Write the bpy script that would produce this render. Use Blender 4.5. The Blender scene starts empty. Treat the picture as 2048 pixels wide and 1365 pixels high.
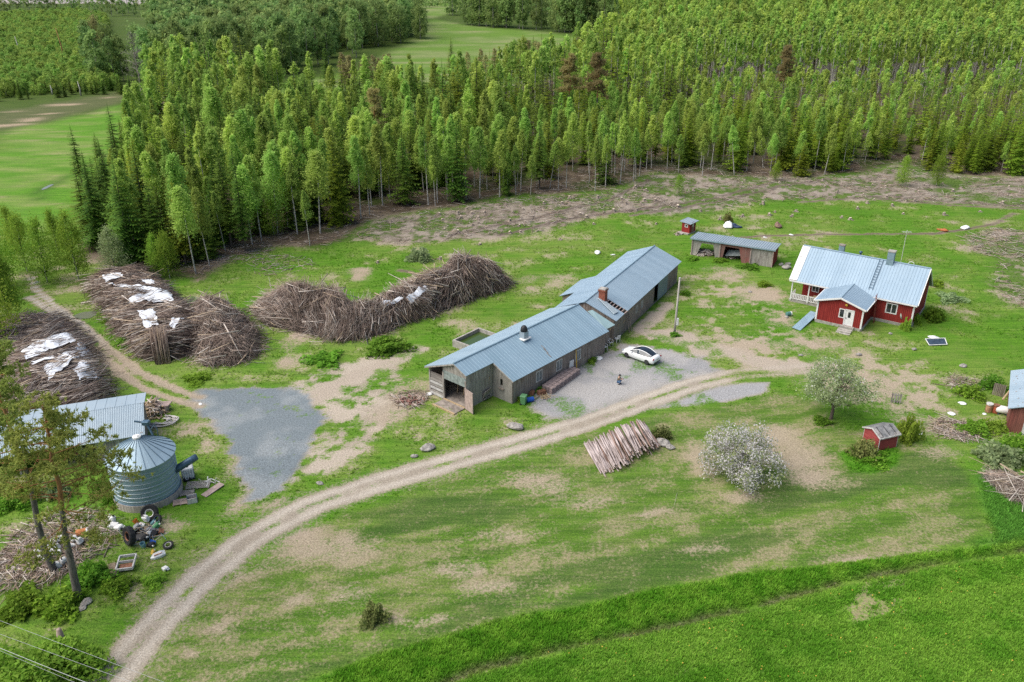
import bpy, math, random
import numpy as np
from mathutils import Vector, Matrix

random.seed(11)
RNG = np.random.default_rng(11)
SC = bpy.context.scene
COL = SC.collection
R = math.radians

# ---------------------------------------------------------------- camera (drone, 45 m above the farmyard)
F_PX, Y_HOR, IMG_W, IMG_H, CAM_H = 1720.0, -115.0, 2048.0, 1365.0, 44.93
PITCH = math.atan((IMG_H / 2 - Y_HOR) / F_PX)
CP, SP = math.cos(PITCH), math.sin(PITCH)
cam_data = bpy.data.cameras.new('camera')
cam = bpy.data.objects.new('camera', cam_data)
COL.objects.link(cam)
cam.location = (0, 0, CAM_H)
cam.rotation_euler = (math.pi / 2 - PITCH, 0, 0)
cam_data.sensor_width = 36.0
cam_data.lens = 36.0 * F_PX / IMG_W
cam_data.clip_start = 0.5
cam_data.clip_end = 9000
SC.camera = cam


def G(px, py, z=0.0):
    """survey helper: the ground point (height z) that the photograph shows at this spot"""
    u = (px - IMG_W / 2) / F_PX
    v = (IMG_H / 2 - py) / F_PX
    dx, dy, dz = u, CP + v * SP, -SP + v * CP
    t = (z - CAM_H) / dz
    return Vector((dx * t, dy * t, z))


def to_px(P):
    d = np.asarray(P, float) - np.array([0, 0, CAM_H])
    w = d[..., 1] * CP - d[..., 2] * SP
    up = d[..., 1] * SP + d[..., 2] * CP
    return IMG_W / 2 + F_PX * d[..., 0] / w, IMG_H / 2 - F_PX * up / w


# ---------------------------------------------------------------- light
SUN_DIR = Vector((-0.70, -0.12, 1.0)).normalized()
sun_el = math.asin(SUN_DIR.z)
sun_az = math.atan2(SUN_DIR.x, SUN_DIR.y)
w = bpy.data.worlds.new("World")
SC.world = w
w.use_nodes = True
nt = w.node_tree
nt.nodes.clear()
sky = nt.nodes.new('ShaderNodeTexSky')
sky.sky_type = 'NISHITA'
sky.sun_disc = False
sky.sun_elevation = sun_el
sky.sun_rotation = sun_az
sky.air_density = 1.0
sky.dust_density = 2.0
sky.ozone_density = 1.0
bg = nt.nodes.new('ShaderNodeBackground')
bg.inputs['Strength'].default_value = 0.15
wo = nt.nodes.new('ShaderNodeOutputWorld')
nt.links.new(sky.outputs[0], bg.inputs[0])
nt.links.new(bg.outputs[0], wo.inputs[0])
sd = bpy.data.lights.new('sun', 'SUN')
sd.energy = 5.0
sd.angle = R(70)
sd.color = (1.0, 0.95, 0.87)
so = bpy.data.objects.new('sun', sd)
COL.objects.link(so)
so.rotation_euler = SUN_DIR.to_track_quat('Z', 'Y').to_euler()
so.location = (0, 0, 200)
SC.view_settings.view_transform = 'Standard'
SC.view_settings.look = 'None'
SC.view_settings.exposure = 0
SC.view_settings.gamma = 1
SC.cycles.max_bounces = 6
SC.cycles.diffuse_bounces = 5
SC.cycles.transmission_bounces = 5
SC.cycles.transparent_max_bounces = 6
SC.cycles.use_denoising = False


# ---------------------------------------------------------------- materials
def _new(name):
    m = bpy.data.materials.new(name)
    m.use_nodes = True
    t = m.node_tree
    b = t.nodes['Principled BSDF']
    return m, t, b


def N(t, typ, **kw):
    n = t.nodes.new(typ)
    for k, v in kw.items():
        if k in n.inputs:
            n.inputs[k].default_value = v
        else:
            setattr(n, k, v)
    return n


def mixcol(t, fac, a, b, mode='MIX'):
    n = t.nodes.new('ShaderNodeMix')
    n.data_type = 'RGBA'
    n.blend_type = mode
    for sock, val in ((n.inputs[0], fac), (n.inputs[6], a), (n.inputs[7], b)):
        if hasattr(val, 'is_linked') or hasattr(val, 'links'):
            t.links.new(val, sock)
        elif isinstance(val, (int, float)):
            sock.default_value = val
        else:
            sock.default_value = (*val[:3], 1)
    return n.outputs[2]


def ramp(t, src, lo, hi):
    n = t.nodes.new('ShaderNodeMapRange')
    n.inputs[1].default_value = lo
    n.inputs[2].default_value = hi
    n.clamp = True
    t.links.new(src, n.inputs[0])
    return n.outputs[0]


def noise(t, scale, detail=4, rough=.6, stretch=None, co='Object'):
    tc = t.nodes.new('ShaderNodeTexCoord')
    n = t.nodes.new('ShaderNodeTexNoise')
    n.inputs['Scale'].default_value = scale
    n.inputs['Detail'].default_value = detail
    n.inputs['Roughness'].default_value = rough
    if stretch:
        mp = t.nodes.new('ShaderNodeMapping')
        mp.inputs['Scale'].default_value = stretch
        t.links.new(tc.outputs[co], mp.inputs[0])
        t.links.new(mp.outputs[0], n.inputs['Vector'])
    else:
        t.links.new(tc.outputs[co], n.inputs['Vector'])
    return n.outputs[0]


def bump(t, b, src, strength=.4, dist=.05):
    n = t.nodes.new('ShaderNodeBump')
    n.inputs['Strength'].default_value = strength
    n.inputs['Distance'].default_value = dist
    t.links.new(src, n.inputs['Height'])
    t.links.new(n.outputs[0], b.inputs['Normal'])


def plain(name, c, rough=.7, metal=0., var=.25, scale=3., c2=None, stretch=None, spec=.3, bmp=0., detail=5):
    """painted / weathered surface: two tones broken by noise"""
    m, t, b = _new(name)
    n1 = noise(t, scale, detail, .65, stretch)
    c2 = c2 or tuple(x * (1 - var * 1.6) for x in c)
    f = ramp(t, n1, .36, .66)
    col = mixcol(t, f, c2, c)
    t.links.new(col, b.inputs['Base Color'])
    b.inputs['Roughness'].default_value = rough
    b.inputs['Metallic'].default_value = metal
    b.inputs['Specular IOR Level'].default_value = spec
    if bmp:
        bump(t, b, n1, bmp)
    return m


def boards(name, ca, cb, cc=None, pitch=.16, axis=0, rough=.85, streak=1.0):
    """vertical boards: each board its own tone, streaks of weather down them. Object coordinates."""
    m, t, b = _new(name)
    tc = t.nodes.new('ShaderNodeTexCoord')
    sx = t.nodes.new('ShaderNodeSeparateXYZ')
    t.links.new(tc.outputs['Object'], sx.inputs[0])
    add = t.nodes.new('ShaderNodeMath'); add.operation = 'ADD'
    t.links.new(sx.outputs[0], add.inputs[0]); t.links.new(sx.outputs[1], add.inputs[1])
    src = add.outputs[0] if axis == 0 else sx.outputs[2]
    dv = t.nodes.new('ShaderNodeMath'); dv.operation = 'DIVIDE'; dv.inputs[1].default_value = pitch
    t.links.new(src, dv.inputs[0])
    fl = t.nodes.new('ShaderNodeMath'); fl.operation = 'FLOOR'
    t.links.new(dv.outputs[0], fl.inputs[0])
    fr = t.nodes.new('ShaderNodeMath'); fr.operation = 'FRACT'
    t.links.new(dv.outputs[0], fr.inputs[0])
    wn = t.nodes.new('ShaderNodeTexWhiteNoise'); wn.noise_dimensions = '1D'
    t.links.new(fl.outputs[0], wn.inputs['W'])
    st = noise(t, 2.2, 6, .7, (2.5, 2.5, .35) if axis == 0 else (.35, .35, 2.5))
    big = noise(t, .35, 4, .6)
    c1 = mixcol(t, wn.outputs[0], ca, cb)
    c2 = mixcol(t, ramp(t, st, .42, .66), c1, cc or tuple(x * .5 for x in ca))
    c3 = mixcol(t, ramp(t, big, .45, .7), c2, tuple(x * .62 for x in cb))
    gap = t.nodes.new('ShaderNodeMath'); gap.operation = 'LESS_THAN'; gap.inputs[1].default_value = .1
    t.links.new(fr.outputs[0], gap.inputs[0])
    c4 = mixcol(t, gap.outputs[0], c3, tuple(x * .25 for x in ca))
    t.links.new(c4, b.inputs['Base Color'])
    b.inputs['Roughness'].default_value = rough
    b.inputs['Specular IOR Level'].default_value = .2
    return m


def metal_roof(name, c, c2, rough=.42, metal=.35, rust=0.):
    m, t, b = _new(name)
    n1 = noise(t, .5, 6, .6)
    n2 = noise(t, 2.2, 5, .75, (6, .5, 1))
    col = mixcol(t, ramp(t, n1, .3, .7), c, c2)
    col = mixcol(t, ramp(t, n2, .45, .8), col, tuple(x * .82 for x in c2))
    if rust:
        n3 = noise(t, 1.3, 7, .75)
        col = mixcol(t, ramp(t, n3, .66, .74), col, (.22, .12, .07))
    tc = t.nodes.new('ShaderNodeTexCoord'); sx_ = t.nodes.new('ShaderNodeSeparateXYZ')
    t.links.new(tc.outputs['Object'], sx_.inputs[0])
    dv = t.nodes.new('ShaderNodeMath'); dv.operation = 'DIVIDE'; dv.inputs[1].default_value = 1.07
    fl = t.nodes.new('ShaderNodeMath'); fl.operation = 'FLOOR'
    t.links.new(sx_.outputs[0], dv.inputs[0]); t.links.new(dv.outputs[0], fl.inputs[0])
    wn = t.nodes.new('ShaderNodeTexWhiteNoise'); wn.noise_dimensions = '1D'
    t.links.new(fl.outputs[0], wn.inputs['W'])
    col = mixcol(t, wn.outputs[0], mixcol(t, 1.0, col, (.88, .90, .91), 'MULTIPLY'), col)
    n4 = noise(t, .9, 6, .8)
    col = mixcol(t, ramp(t, n4, .60, .80), col, tuple(x * q for x, q in zip(c, (.80, .74, .66))))
    t.links.new(col, b.inputs['Base Color'])
    rr = t.nodes.new('ShaderNodeMapRange')
    rr.inputs[3].default_value = rough - .08
    rr.inputs[4].default_value = rough + .15
    t.links.new(n2, rr.inputs[0]); t.links.new(rr.outputs[0], b.inputs['Roughness'])
    b.inputs['Metallic'].default_value = metal
    return m


def foliage(name, dark, light, tip=None, transl=.35, hue=.5):
    """leaf material: colour from the stored 'tint' attribute, plus a per-tree shift"""
    m, t, b = _new(name)
    at = t.nodes.new('ShaderNodeAttribute'); at.attribute_name = 'tint'
    sp = t.nodes.new('ShaderNodeSeparateColor')
    t.links.new(at.outputs['Color'], sp.inputs[0])
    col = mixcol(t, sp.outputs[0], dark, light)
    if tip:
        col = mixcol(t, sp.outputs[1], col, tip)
    oi = t.nodes.new('ShaderNodeObjectInfo')
    # per-tree brightness and warmth (attribute blue channel carries it in merged woods)
    ad = t.nodes.new('ShaderNodeMath'); ad.operation = 'ADD'
    t.links.new(oi.outputs['Random'], ad.inputs[0]); t.links.new(sp.outputs[2], ad.inputs[1])
    frc = t.nodes.new('ShaderNodeMath'); frc.operation = 'FRACT'
    t.links.new(ad.outputs[0], frc.inputs[0])
    mr = t.nodes.new('ShaderNodeMapRange')
    mr.inputs[3].default_value = .72; mr.inputs[4].default_value = 1.22
    t.links.new(frc.outputs[0], mr.inputs[0])
    mr2 = t.nodes.new('ShaderNodeMath'); mr2.operation = 'MULTIPLY'; mr2.inputs[1].default_value = 7.31
    t.links.new(frc.outputs[0], mr2.inputs[0])
    fr2 = t.nodes.new('ShaderNodeMath'); fr2.operation = 'FRACT'
    t.links.new(mr2.outputs[0], fr2.inputs[0])
    hs = t.nodes.new('ShaderNodeHueSaturation')
    t.links.new(col, hs.inputs['Color']); t.links.new(mr.outputs[0], hs.inputs['Value'])
    mr3 = t.nodes.new('ShaderNodeMapRange')
    mr3.inputs[3].default_value = hue - .022; mr3.inputs[4].default_value = hue + .022
    t.links.new(fr2.outputs[0], mr3.inputs[0]); t.links.new(mr3.outputs[0], hs.inputs['Hue'])
    t.links.new(hs.outputs[0], b.inputs['Base Color'])
    b.inputs['Roughness'].default_value = .75
    b.inputs['Specular IOR Level'].default_value = .15
    tr = t.nodes.new('ShaderNodeBsdfTranslucent')
    t.links.new(hs.outputs[0], tr.inputs['Color'])
    mx = t.nodes.new('ShaderNodeMixShader'); mx.inputs[0].default_value = transl
    t.links.new(b.outputs[0], mx.inputs[1]); t.links.new(tr.outputs[0], mx.inputs[2])
    t.links.new(mx.outputs[0], t.nodes['Material Output'].inputs[0])
    return m


# ---------------------------------------------------------------- mesh builder
class MB:
    def __init__(s):
        s.v, s.f, s.m = [], [], []
        s.cut = []

    def add(s, vs, fs, m=0):
        o = len(s.v)
        s.cut.append((o, len(s.f)))
        s.v += [tuple(p) for p in vs]
        s.f += [tuple(i + o for i in f) for f in fs]
        s.m += [m] * len(fs)
        return s

    def box(s, lo, hi, m=0, M=None):
        x0, y0, z0 = lo; x1, y1, z1 = hi
        vs = [(x0, y0, z0), (x1, y0, z0), (x1, y1, z0), (x0, y1, z0), (x0, y0, z1), (x1, y0, z1), (x1, y1, z1), (x0, y1, z1)]
        if M is not None:
            vs = [M @ Vector(p) for p in vs]
        return s.add(vs, [(0, 3, 2, 1), (4, 5, 6, 7), (0, 1, 5, 4), (1, 2, 6, 5), (2, 3, 7, 6), (3, 0, 4, 7)], m)

    def cbox(s, c, size, m=0, rz=0., rx=0., ry=0., bev=0.):
        M = Matrix.Translation(c) @ Matrix.Rotation(rz, 4, 'Z') @ Matrix.Rotation(rx, 4, 'X') @ Matrix.Rotation(ry, 4, 'Y')
        a, b, h = size[0] / 2, size[1] / 2, size[2] / 2
        if not bev:
            return s.box((-a, -b, -h), (a, b, h), m, M)
        rings = []
        for z, q in ((-h, bev), (-h + bev, 0), (h - bev, 0), (h, bev)):
            aa, bb = a - q, b - q
            rings.append([(-aa + bev, -bb, z), (aa - bev, -bb, z), (aa, -bb + bev, z), (aa, bb - bev, z), (aa - bev, bb, z), (-aa + bev, bb, z), (-aa, bb - bev, z), (-aa, -bb + bev, z)])
        return s.loft([[M @ Vector(p) for p in r] for r in rings], m, True)

    def loft(s, rings, m=0, cap=True, closed=True):
        n = len(rings[0]); o = len(s.v)
        vs = [p for r in rings for p in r]
        fs = []
        for k in range(len(rings) - 1):
            for i in range(n if closed else n - 1):
                j = (i + 1) % n
                fs.append((k * n + i, k * n + j, (k + 1) * n + j, (k + 1) * n + i))
        if cap:
            fs.append(tuple(reversed(range(n))))
            fs.append(tuple((len(rings) - 1) * n + i for i in range(n)))
        return s.add(vs, fs, m)

    def tube(s, pts, rad, n=6, m=0, cap=True):
        pts = [Vector(p) for p in pts]
        if not hasattr(rad, '__len__'):
            rad = [rad] * len(pts)
        rings = []
        ref = None
        for i, p in enumerate(pts):
            d = (pts[min(i + 1, len(pts) - 1)] - pts[max(i - 1, 0)])
            if d.length < 1e-9:
                d = Vector((0, 0, 1))
            d.normalize()
            if ref is None:
                ref = Vector((1, 0, 0)) if abs(d.x) < .8 else Vector((0, 1, 0))
            a = (ref - d * ref.dot(d)).normalized(); ref = a
            b = d.cross(a)
            rings.append([p + (a * math.cos(2 * math.pi * k / n) + b * math.sin(2 * math.pi * k / n)) * rad[i] for k in range(n)])
        return s.loft(rings, m, cap)

    def lathe(s, prof, n=20, c=(0, 0, 0), m=0, cap=True, M=None):
        rings = []
        for r, z in prof:
            rr = [Vector((r * math.cos(2 * math.pi * k / n), r * math.sin(2 * math.pi * k / n), z)) for k in range(n)]
            if M is not None:
                rr = [M @ p for p in rr]
            rings.append([p + Vector(c) for p in rr])
        return s.loft(rings, m, cap)

    def quad(s, a, b, c, d, m=0):
        return s.add([a, b, c, d], [(0, 1, 2, 3)], m)

    def slab(s, a, b, c, d, th, m=0):
        """four corners (counter-clockwise from above) thickened downwards along the normal"""
        a, b, c, d = map(Vector, (a, b, c, d))
        n = (b - a).cross(d - a).normalized() * th
        lo = [p - n for p in (a, b, c, d)]
        return s.add([*lo, a, b, c, d], [(0, 3, 2, 1), (4, 5, 6, 7), (0, 1, 5, 4), (1, 2, 6, 5), (2, 3, 7, 6), (3, 0, 4, 7)], m)

    def each(s, name, mats, parent=None, **k):
        """every added shape becomes an object of its own"""
        out = []
        for i, (v0, f0) in enumerate(s.cut):
            v1, f1 = s.cut[i + 1] if i + 1 < len(s.cut) else (len(s.v), len(s.f))
            b = MB(); b.add(s.v[v0:v1], [tuple(q - v0 for q in f) for f in s.f[f0:f1]])
            b.m = s.m[f0:f1]
            out.append(b.build(name, mats, parent, **k))
        return out

    def build(s, name, mats, parent=None, smooth=False, bevel=0.):
        me = bpy.data.meshes.new(name)
        me.from_pydata([tuple(p) for p in s.v], [], s.f)
        if not isinstance(mats, (list, tuple)):
            mats = [mats]
        for m in mats:
            me.materials.append(m)
        if len(mats) > 1:
            me.polygons.foreach_set('material_index', s.m)
        if smooth:
            me.polygons.foreach_set('use_smooth', [True] * len(me.polygons))
        me.update()
        o = bpy.data.objects.new(name, me)
        COL.objects.link(o)
        if parent is not None:
            o.parent = parent
        if bevel:
            bm = o.modifiers.new('bevel', 'BEVEL'); bm.width = bevel; bm.segments = 2; bm.limit_method = 'ANGLE'
        return o


def np_mesh(name, V, Fc, mats, parent=None, tint=None, mi=None, kind=None, smooth=False):
    """big triangle/quad mesh straight from arrays. Fc: (n,3) or (n,4)"""
    me = bpy.data.meshes.new(name)
    k = Fc.shape[1]
    me.vertices.add(len(V)); me.vertices.foreach_set('co', np.ascontiguousarray(V, np.float32).ravel())
    me.loops.add(Fc.size); me.loops.foreach_set('vertex_index', np.ascontiguousarray(Fc, np.int32).ravel())
    me.polygons.add(len(Fc)); me.polygons.foreach_set('loop_start', np.arange(0, Fc.size, k, dtype=np.int32))
    if mi is not None:
        me.polygons.foreach_set('material_index', np.ascontiguousarray(mi, np.int32))
    if smooth:
        me.polygons.foreach_set('use_smooth', np.ones(len(Fc), bool))
    for m in (mats if isinstance(mats, (list, tuple)) else [mats]):
        me.materials.append(m)
    if tint is not None:
        a = me.attributes.new('tint', 'FLOAT_COLOR', 'POINT')
        c = np.ones((len(V), 4), np.float32); c[:, :3] = tint
        a.data.foreach_set('color', c.ravel())
    me.update(calc_edges=True)
    me.validate()
    o = bpy.data.objects.new(name, me)
    COL.objects.link(o)
    if parent is not None:
        o.parent = parent
    if kind:
        o['kind'] = kind
    return o


def thing(name, label, cat, loc=(0, 0, 0), rz=0., group=None, scale=1.):
    o = bpy.data.objects.new(name, None)
    COL.objects.link(o)
    o.empty_display_size = .3
    o.location = loc; o.rotation_euler = (0, 0, rz); o.scale = (scale,) * 3
    o['label'] = label; o['category'] = cat
    if group: o['group'] = group
    return o


def tag(o, label, cat, group=None):
    o['label'] = label; o['category'] = cat
    if group: o['group'] = group
    return o


def dup(root, loc=None, rz=None, label=None, group=None, scale=None):
    r = root.copy(); COL.objects.link(r)
    if loc is not None: r.location = loc
    if rz is not None: r.rotation_euler = (0, 0, rz)
    if scale is not None: r.scale = (scale,) * 3 if not hasattr(scale, '__len__') else scale
    if label: r['label'] = label
    if group: r['group'] = group
    for ch in list(root.children):
        c = ch.copy(); COL.objects.link(c); c.parent = r
        for g in ch.children:
            d = g.copy(); COL.objects.link(d); d.parent = c
    return r


# ---------------------------------------------------------------- noise and shapes for the terrain
def vnoise(x, y, seed=0):
    xi = np.floor(x).astype(np.int64); yi = np.floor(y).astype(np.int64)
    fx = x - xi; fy = y - yi
    fx = fx * fx * (3 - 2 * fx); fy = fy * fy * (3 - 2 * fy)

    def h(a, b):
        n = (a * 374761393 + b * 668265263 + seed * 974711) & 0x7fffffff
        n = ((n ^ (n >> 13)) * 1274126177) & 0x7fffffff
        n = n ^ (n >> 16)
        return (n & 0xffff) / 65535.0
    return (h(xi, yi) * (1 - fx) + h(xi + 1, yi) * fx) * (1 - fy) + (h(xi, yi + 1) * (1 - fx) + h(xi + 1, yi + 1) * fx) * fy


def fbm(x, y, sc, seed=0, oct=4):
    a, s, tot = 1., 0., 0.
    x = np.asarray(x, float) / sc; y = np.asarray(y, float) / sc
    for k in range(oct):
        s = s + a * vnoise(x + 17.3 * k, y - 9.1 * k, seed + k); tot += a
        a *= .55; x = x * 2.03; y = y * 2.03
    return s / tot


def pg(*pts):
    """survey polygon/line on the ground from photo positions"""
    return np.array([G(x, y)[:2] for x, y in pts])


def seg_dist(X, Y, line, closed=False):
    d = np.full(np.shape(X), 1e9)
    n = len(line)
    for i in range(n if closed else n - 1):
        a = line[i]; b = line[(i + 1) % n]
        ex, ey = b - a
        L = ex * ex + ey * ey + 1e-12
        t = np.clip(((X - a[0]) * ex + (Y - a[1]) * ey) / L, 0, 1)
        d = np.minimum(d, np.hypot(X - a[0] - t * ex, Y - a[1] - t * ey))
    return d


def inside(X, Y, poly):
    c = np.zeros(np.shape(X), bool)
    n = len(poly); j = n - 1
    for i in range(n):
        xi, yi = poly[i]; xj, yj = poly[j]
        c ^= ((yi > Y) != (yj > Y)) & (X < (xj - xi) * (Y - yi) / (yj - yi + 1e-12) + xi)
        j = i
    return c


def sdf(X, Y, poly):
    d = seg_dist(X, Y, poly, True)
    return np.where(inside(X, Y, poly), d, -d)


def sm(x, a, b):
    t = np.clip((x - a) / (b - a), 0, 1)
    return t * t * (3 - 2 * t)
# ================================================================ TERRAIN
L_ROAD = pg((120, 1480), (215, 1365), (300, 1262), (400, 1158), (500, 1078), (620, 1012), (760, 965), (900, 925), (1040, 886), (1180, 845), (1290, 803), (1390, 768), (1480, 748), (1560, 742), (1620, 738))
L_TRACK_A = pg((62, 552), (75, 582), (110, 612), (170, 655), (222, 700), (275, 742), (335, 772), (400, 795))
L_TRACK_B = pg((58, 595), (100, 622), (150, 658), (192, 700), (240, 746), (292, 780), (350, 800), (400, 812))
L_TRACK_F = pg((95, 375), (75, 400)), pg((60, 390), (100, 372), (160, 335), (230, 300))
L_PATH = pg((1420, 712), (1370, 690), (1310, 672), (1285, 655), (1310, 630), (1335, 612))
L_DIRT1 = pg((1330, 668), (1400, 690), (1470, 710), (1540, 728), (1640, 738))
L_DIRT2 = pg((620, 800), (700, 760), (760, 735), (830, 700))
P_PAD = pg((395, 778), (480, 774), (560, 776), (605, 776), (618, 792), (628, 815), (662, 835), (640, 862), (610, 900), (590, 942), (572, 978), (520, 1002), (496, 1005), (490, 985), (472, 940), (455, 895), (440, 868), (405, 832), (380, 800))
P_YARD = pg((1050, 800), (1130, 752), (1205, 712), (1245, 690), (1330, 698), (1410, 718), (1445, 742), (1390, 765), (1330, 796), (1250, 822), (1165, 846), (1085, 838))
P_YARD2 = pg((1230, 838), (1330, 806), (1440, 772), (1540, 764), (1535, 786), (1480, 800), (1390, 812), (1300, 818))
P_DIRT_PAD = pg((575, 770), (640, 738), (740, 716), (830, 690), (842, 702), (800, 735), (805, 780), (800, 830), (760, 870), (735, 905), (690, 930), (640, 952), (585, 965), (610, 900), (640, 862), (662, 835), (628, 812))
P_LAWN = pg((255, 1380), (340, 1275), (440, 1178), (560, 1092), (700, 1022), (900, 952), (1050, 905), (1200, 862), (1330, 826), (1480, 806), (1560, 785), (1640, 800), (1690, 860), (1800, 872), (1880, 905), (1935, 945), (1962, 1010), (1982, 1070), (1935, 1098), (1700, 1124), (1500, 1148), (1300, 1180), (1150, 1214), (1000, 1240), (850, 1285), (720, 1322), (570, 1385))
P_STRIP = pg((570, 1385), (720, 1322), (850, 1285), (1000, 1240), (1150, 1214), (1300, 1180), (1500, 1148), (1700, 1124), (1935, 1098), (2120, 1080), (2120, 1092), (1880, 1126), (1750, 1151), (1600, 1187), (1450, 1226), (1190, 1282), (1100, 1302), (930, 1347), (830, 1392))
L_DITCH = pg((2120, 1090), (1880, 1126), (1750, 1151), (1600, 1187), (1450, 1226), (1190, 1282), (1100, 1302), (930, 1347), (830, 1392))
P_CROP = pg((830, 1392), (930, 1347), (1100, 1302), (1190, 1282), (1450, 1226), (1600, 1187), (1750, 1151), (1880, 1126), (2120, 1090), (2500, 1060), (2500, 1700), (700, 1700))
P_ISLE = pg((1672, 908), (1700, 893), (1730, 885), (1795, 892), (1806, 912), (1790, 935), (1740, 948), (1695, 940))
P_RIGHT = pg((1935, 945), (1990, 935), (2100, 960), (2200, 1060), (2120, 1080), (1940, 1098), (1982, 1070), (1962, 1010))
FOREST_EDGE = [(160, 470), (170, 510), (230, 540), (330, 548), (400, 560), (455, 520), (545, 492), (640, 495), (690, 478), (740, 440), (830, 424), (930, 412), (1000, 395), (1100, 388), (1200, 383), (1260, 368), (1300, 344), (1360, 352), (1480, 354), (1545, 358), (1640, 352), (1730, 345), (1800, 326), (1850, 342), (1950, 352), (2060, 350), (2400, 350)]
P_FOREST = pg(*FOREST_EDGE, (2700, -40), (2100, -70), (1250, -70), (1235, 20), (1215, 105), (1120, 150), (960, 205), (800, 232), (640, 240), (520, 215), (440, 175), (330, 190), (310, 235), (280, 300), (250, 350), (220, 400), (180, 460))
P_CLEAR = pg((700, 478), (745, 445), (830, 428), (930, 416), (1000, 399), (1100, 392), (1200, 387), (1262, 372), (1300, 350), (1640, 356), (1730, 349), (1800, 330), (1950, 356), (2200, 352), (2200, 425), (2048, 418), (1900, 408), (1750, 402), (1600, 400), (1500, 405), (1420, 425), (1330, 432), (1230, 425), (1130, 452), (1050, 470), (960, 478), (880, 482), (800, 490))
P_CLEAR2 = pg((1930, 470), (2000, 455), (2100, 470), (2100, 620), (2020, 610), (1985, 570), (2000, 520), (1940, 500))
P_LFIELD = pg((-300, 420), (0, 300), (0, 262), (120, 240), (245, 208), (300, 250), (210, 330), (165, 390), (110, 450), (60, 520), (0, 560), (-300, 700))
P_REED = pg((-150, 262), (0, 225), (120, 205), (270, 178), (268, 198), (120, 238), (0, 262), (-150, 300))
P_TFIELD = pg((575, -25), (575, 5), (700, 25), (850, 30), (835, 76), (760, 112), (690, 145), (540, 172), (500, 205), (640, 240), (900, 215), (1120, 150), (1230, 85), (1100, 66), (930, 50), (868, 38), (940, 14), (1000, -25))
P_PLOUGH = pg((-700, -85), (500, -85), (578, -30), (572, 4), (480, 15), (350, 9), (-700, 2))
RUTS = [pg((1250, 425), (1420, 398), (1560, 362), (1640, 352)), pg((1262, 432), (1440, 404), (1575, 370), (1660, 358)), pg((1600, 405), (1780, 392), (1900, 405), (2080, 414)), pg((1760, 398), (1900, 411), (2080, 420)),
        pg((900, 470), (1050, 440), (1220, 400), (1300, 360)), pg((1000, 470), (1130, 440), (1300, 415)), pg((1480, 474), (1600, 470), (1720, 468), (1880, 468), (1990, 448), (2025, 428)), pg((800, 540), (860, 560), (905, 545))]
P_DRY = pg((1350, 560), (1480, 555), (1600, 615), (1640, 690), (1740, 700), (1880, 730), (1930, 830), (1800, 860), (1660, 770), (1500, 720), (1380, 660))
# bare spots: photo place, half sizes in photo pixels, strength
SPOTS = [(640, 1100, 120, 42, .5), (600, 1062, 70, 20, .45), (430, 1255, 45, 22, .4), (475, 1150, 50, 28, .35), (1540, 882, 95, 42, .55), (1650, 962, 85, 22, .4), (1600, 925, 60, 42, .4), (1085, 968, 70, 22, .4), (1405, 925, 40, 42, .5), (1180, 1000, 70, 18, .3), (1490, 992, 60, 18, .4), (1700, 1116, 80, 8, .4),
         (1720, 768, 130, 45, .55), (1850, 850, 70, 28, .4), (1520, 588, 75, 22, .55), (1455, 545, 45, 18, .45), (1640, 690, 75, 16, .5), (1560, 640, 40, 18, .35), (1500, 690, 60, 20, .35), (590, 680, 26, 45, .4), (580, 725, 45, 16, .5), (720, 542, 32, 10, .7), (715, 556, 30, 7, .6), (1120, 555, 60, 10, .4), (1050, 560, 30, 12, .3),
         (850, 780, 60, 30, .5), (780, 835, 45, 35, .4), (560, 1012, 60, 30, .6), (480, 1010, 40, 45, .5), (1880, 908, 60, 18, .35), (2010, 955, 40, 28, .6), (300, 1060, 60, 30, .35), (120, 1080, 130, 55, .55), (60, 1130, 80, 50, .5), (340, 1045, 40, 20, .4), (470, 920, 20, 50, .4), (380, 850, 40, 12, .35), (1960, 850, 60, 20, .35), (1300, 1030, 60, 8, .25), (700, 1190, 70, 26, .25), (900, 1140, 80, 20, .2), (1010, 1060, 60, 16, .25), (590, 1200, 50, 16, .3), (380, 1310, 30, 20, .4), (1420, 1105, 80, 8, .3), (1145, 760, 90, 12, .3), (1000, 1180, 90, 14, .25), (820, 1240, 120, 10, .3)]
SPOTS_W = []
for _px, _py, _rx, _ry, _s in SPOTS:
    c = G(_px, _py); a = (G(_px + _rx, _py) - c).length; b_ = (G(_px, _py - _ry) - G(_px, _py + _ry)).length / 2
    SPOTS_W.append((c.x, c.y, a, b_, _s))


def C3(c): return np.array(c, float)


def lerp(a, b, t): return a + (b - a) * t[..., None]


def height(X, Y):
    X = np.asarray(X, float); Y = np.asarray(Y, float)
    z = (fbm(X, Y, 14, 3, 3) - .5) * .18
    z = z * sm(np.hypot(X - 8, (Y - 96)), 10, 22)
    st = sm(sdf(X, Y, P_STRIP), -.3, .8)
    z = z + st * (.06 + .30 * (fbm(X, Y, 1.4, 8, 3) - .4))
    z = z - .15 * np.exp(-(seg_dist(X, Y, L_DITCH) / .5) ** 2)
    z = z + sm(sdf(X, Y, P_CROP), .2, 1.2) * (.12 + .12 * (fbm(X, Y, 1.1, 9, 3) - .5))
    z = z + sm(sdf(X, Y, P_CLEAR), 0, 3) * (fbm(X, Y, 2.2, 12, 3) - .5) * .35
    rd = seg_dist(X, Y, L_ROAD)
    z = np.where(rd < 3.2, z * sm(rd, 1.8, 3.2), z)
    for L in (L_TRACK_A, L_TRACK_B):
        z = z - .10 * np.exp(-(seg_dist(X, Y, L) / .4) ** 2)
    return z


def hz(x, y): return float(height(np.array([x]), np.array([y]))[0])


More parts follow.
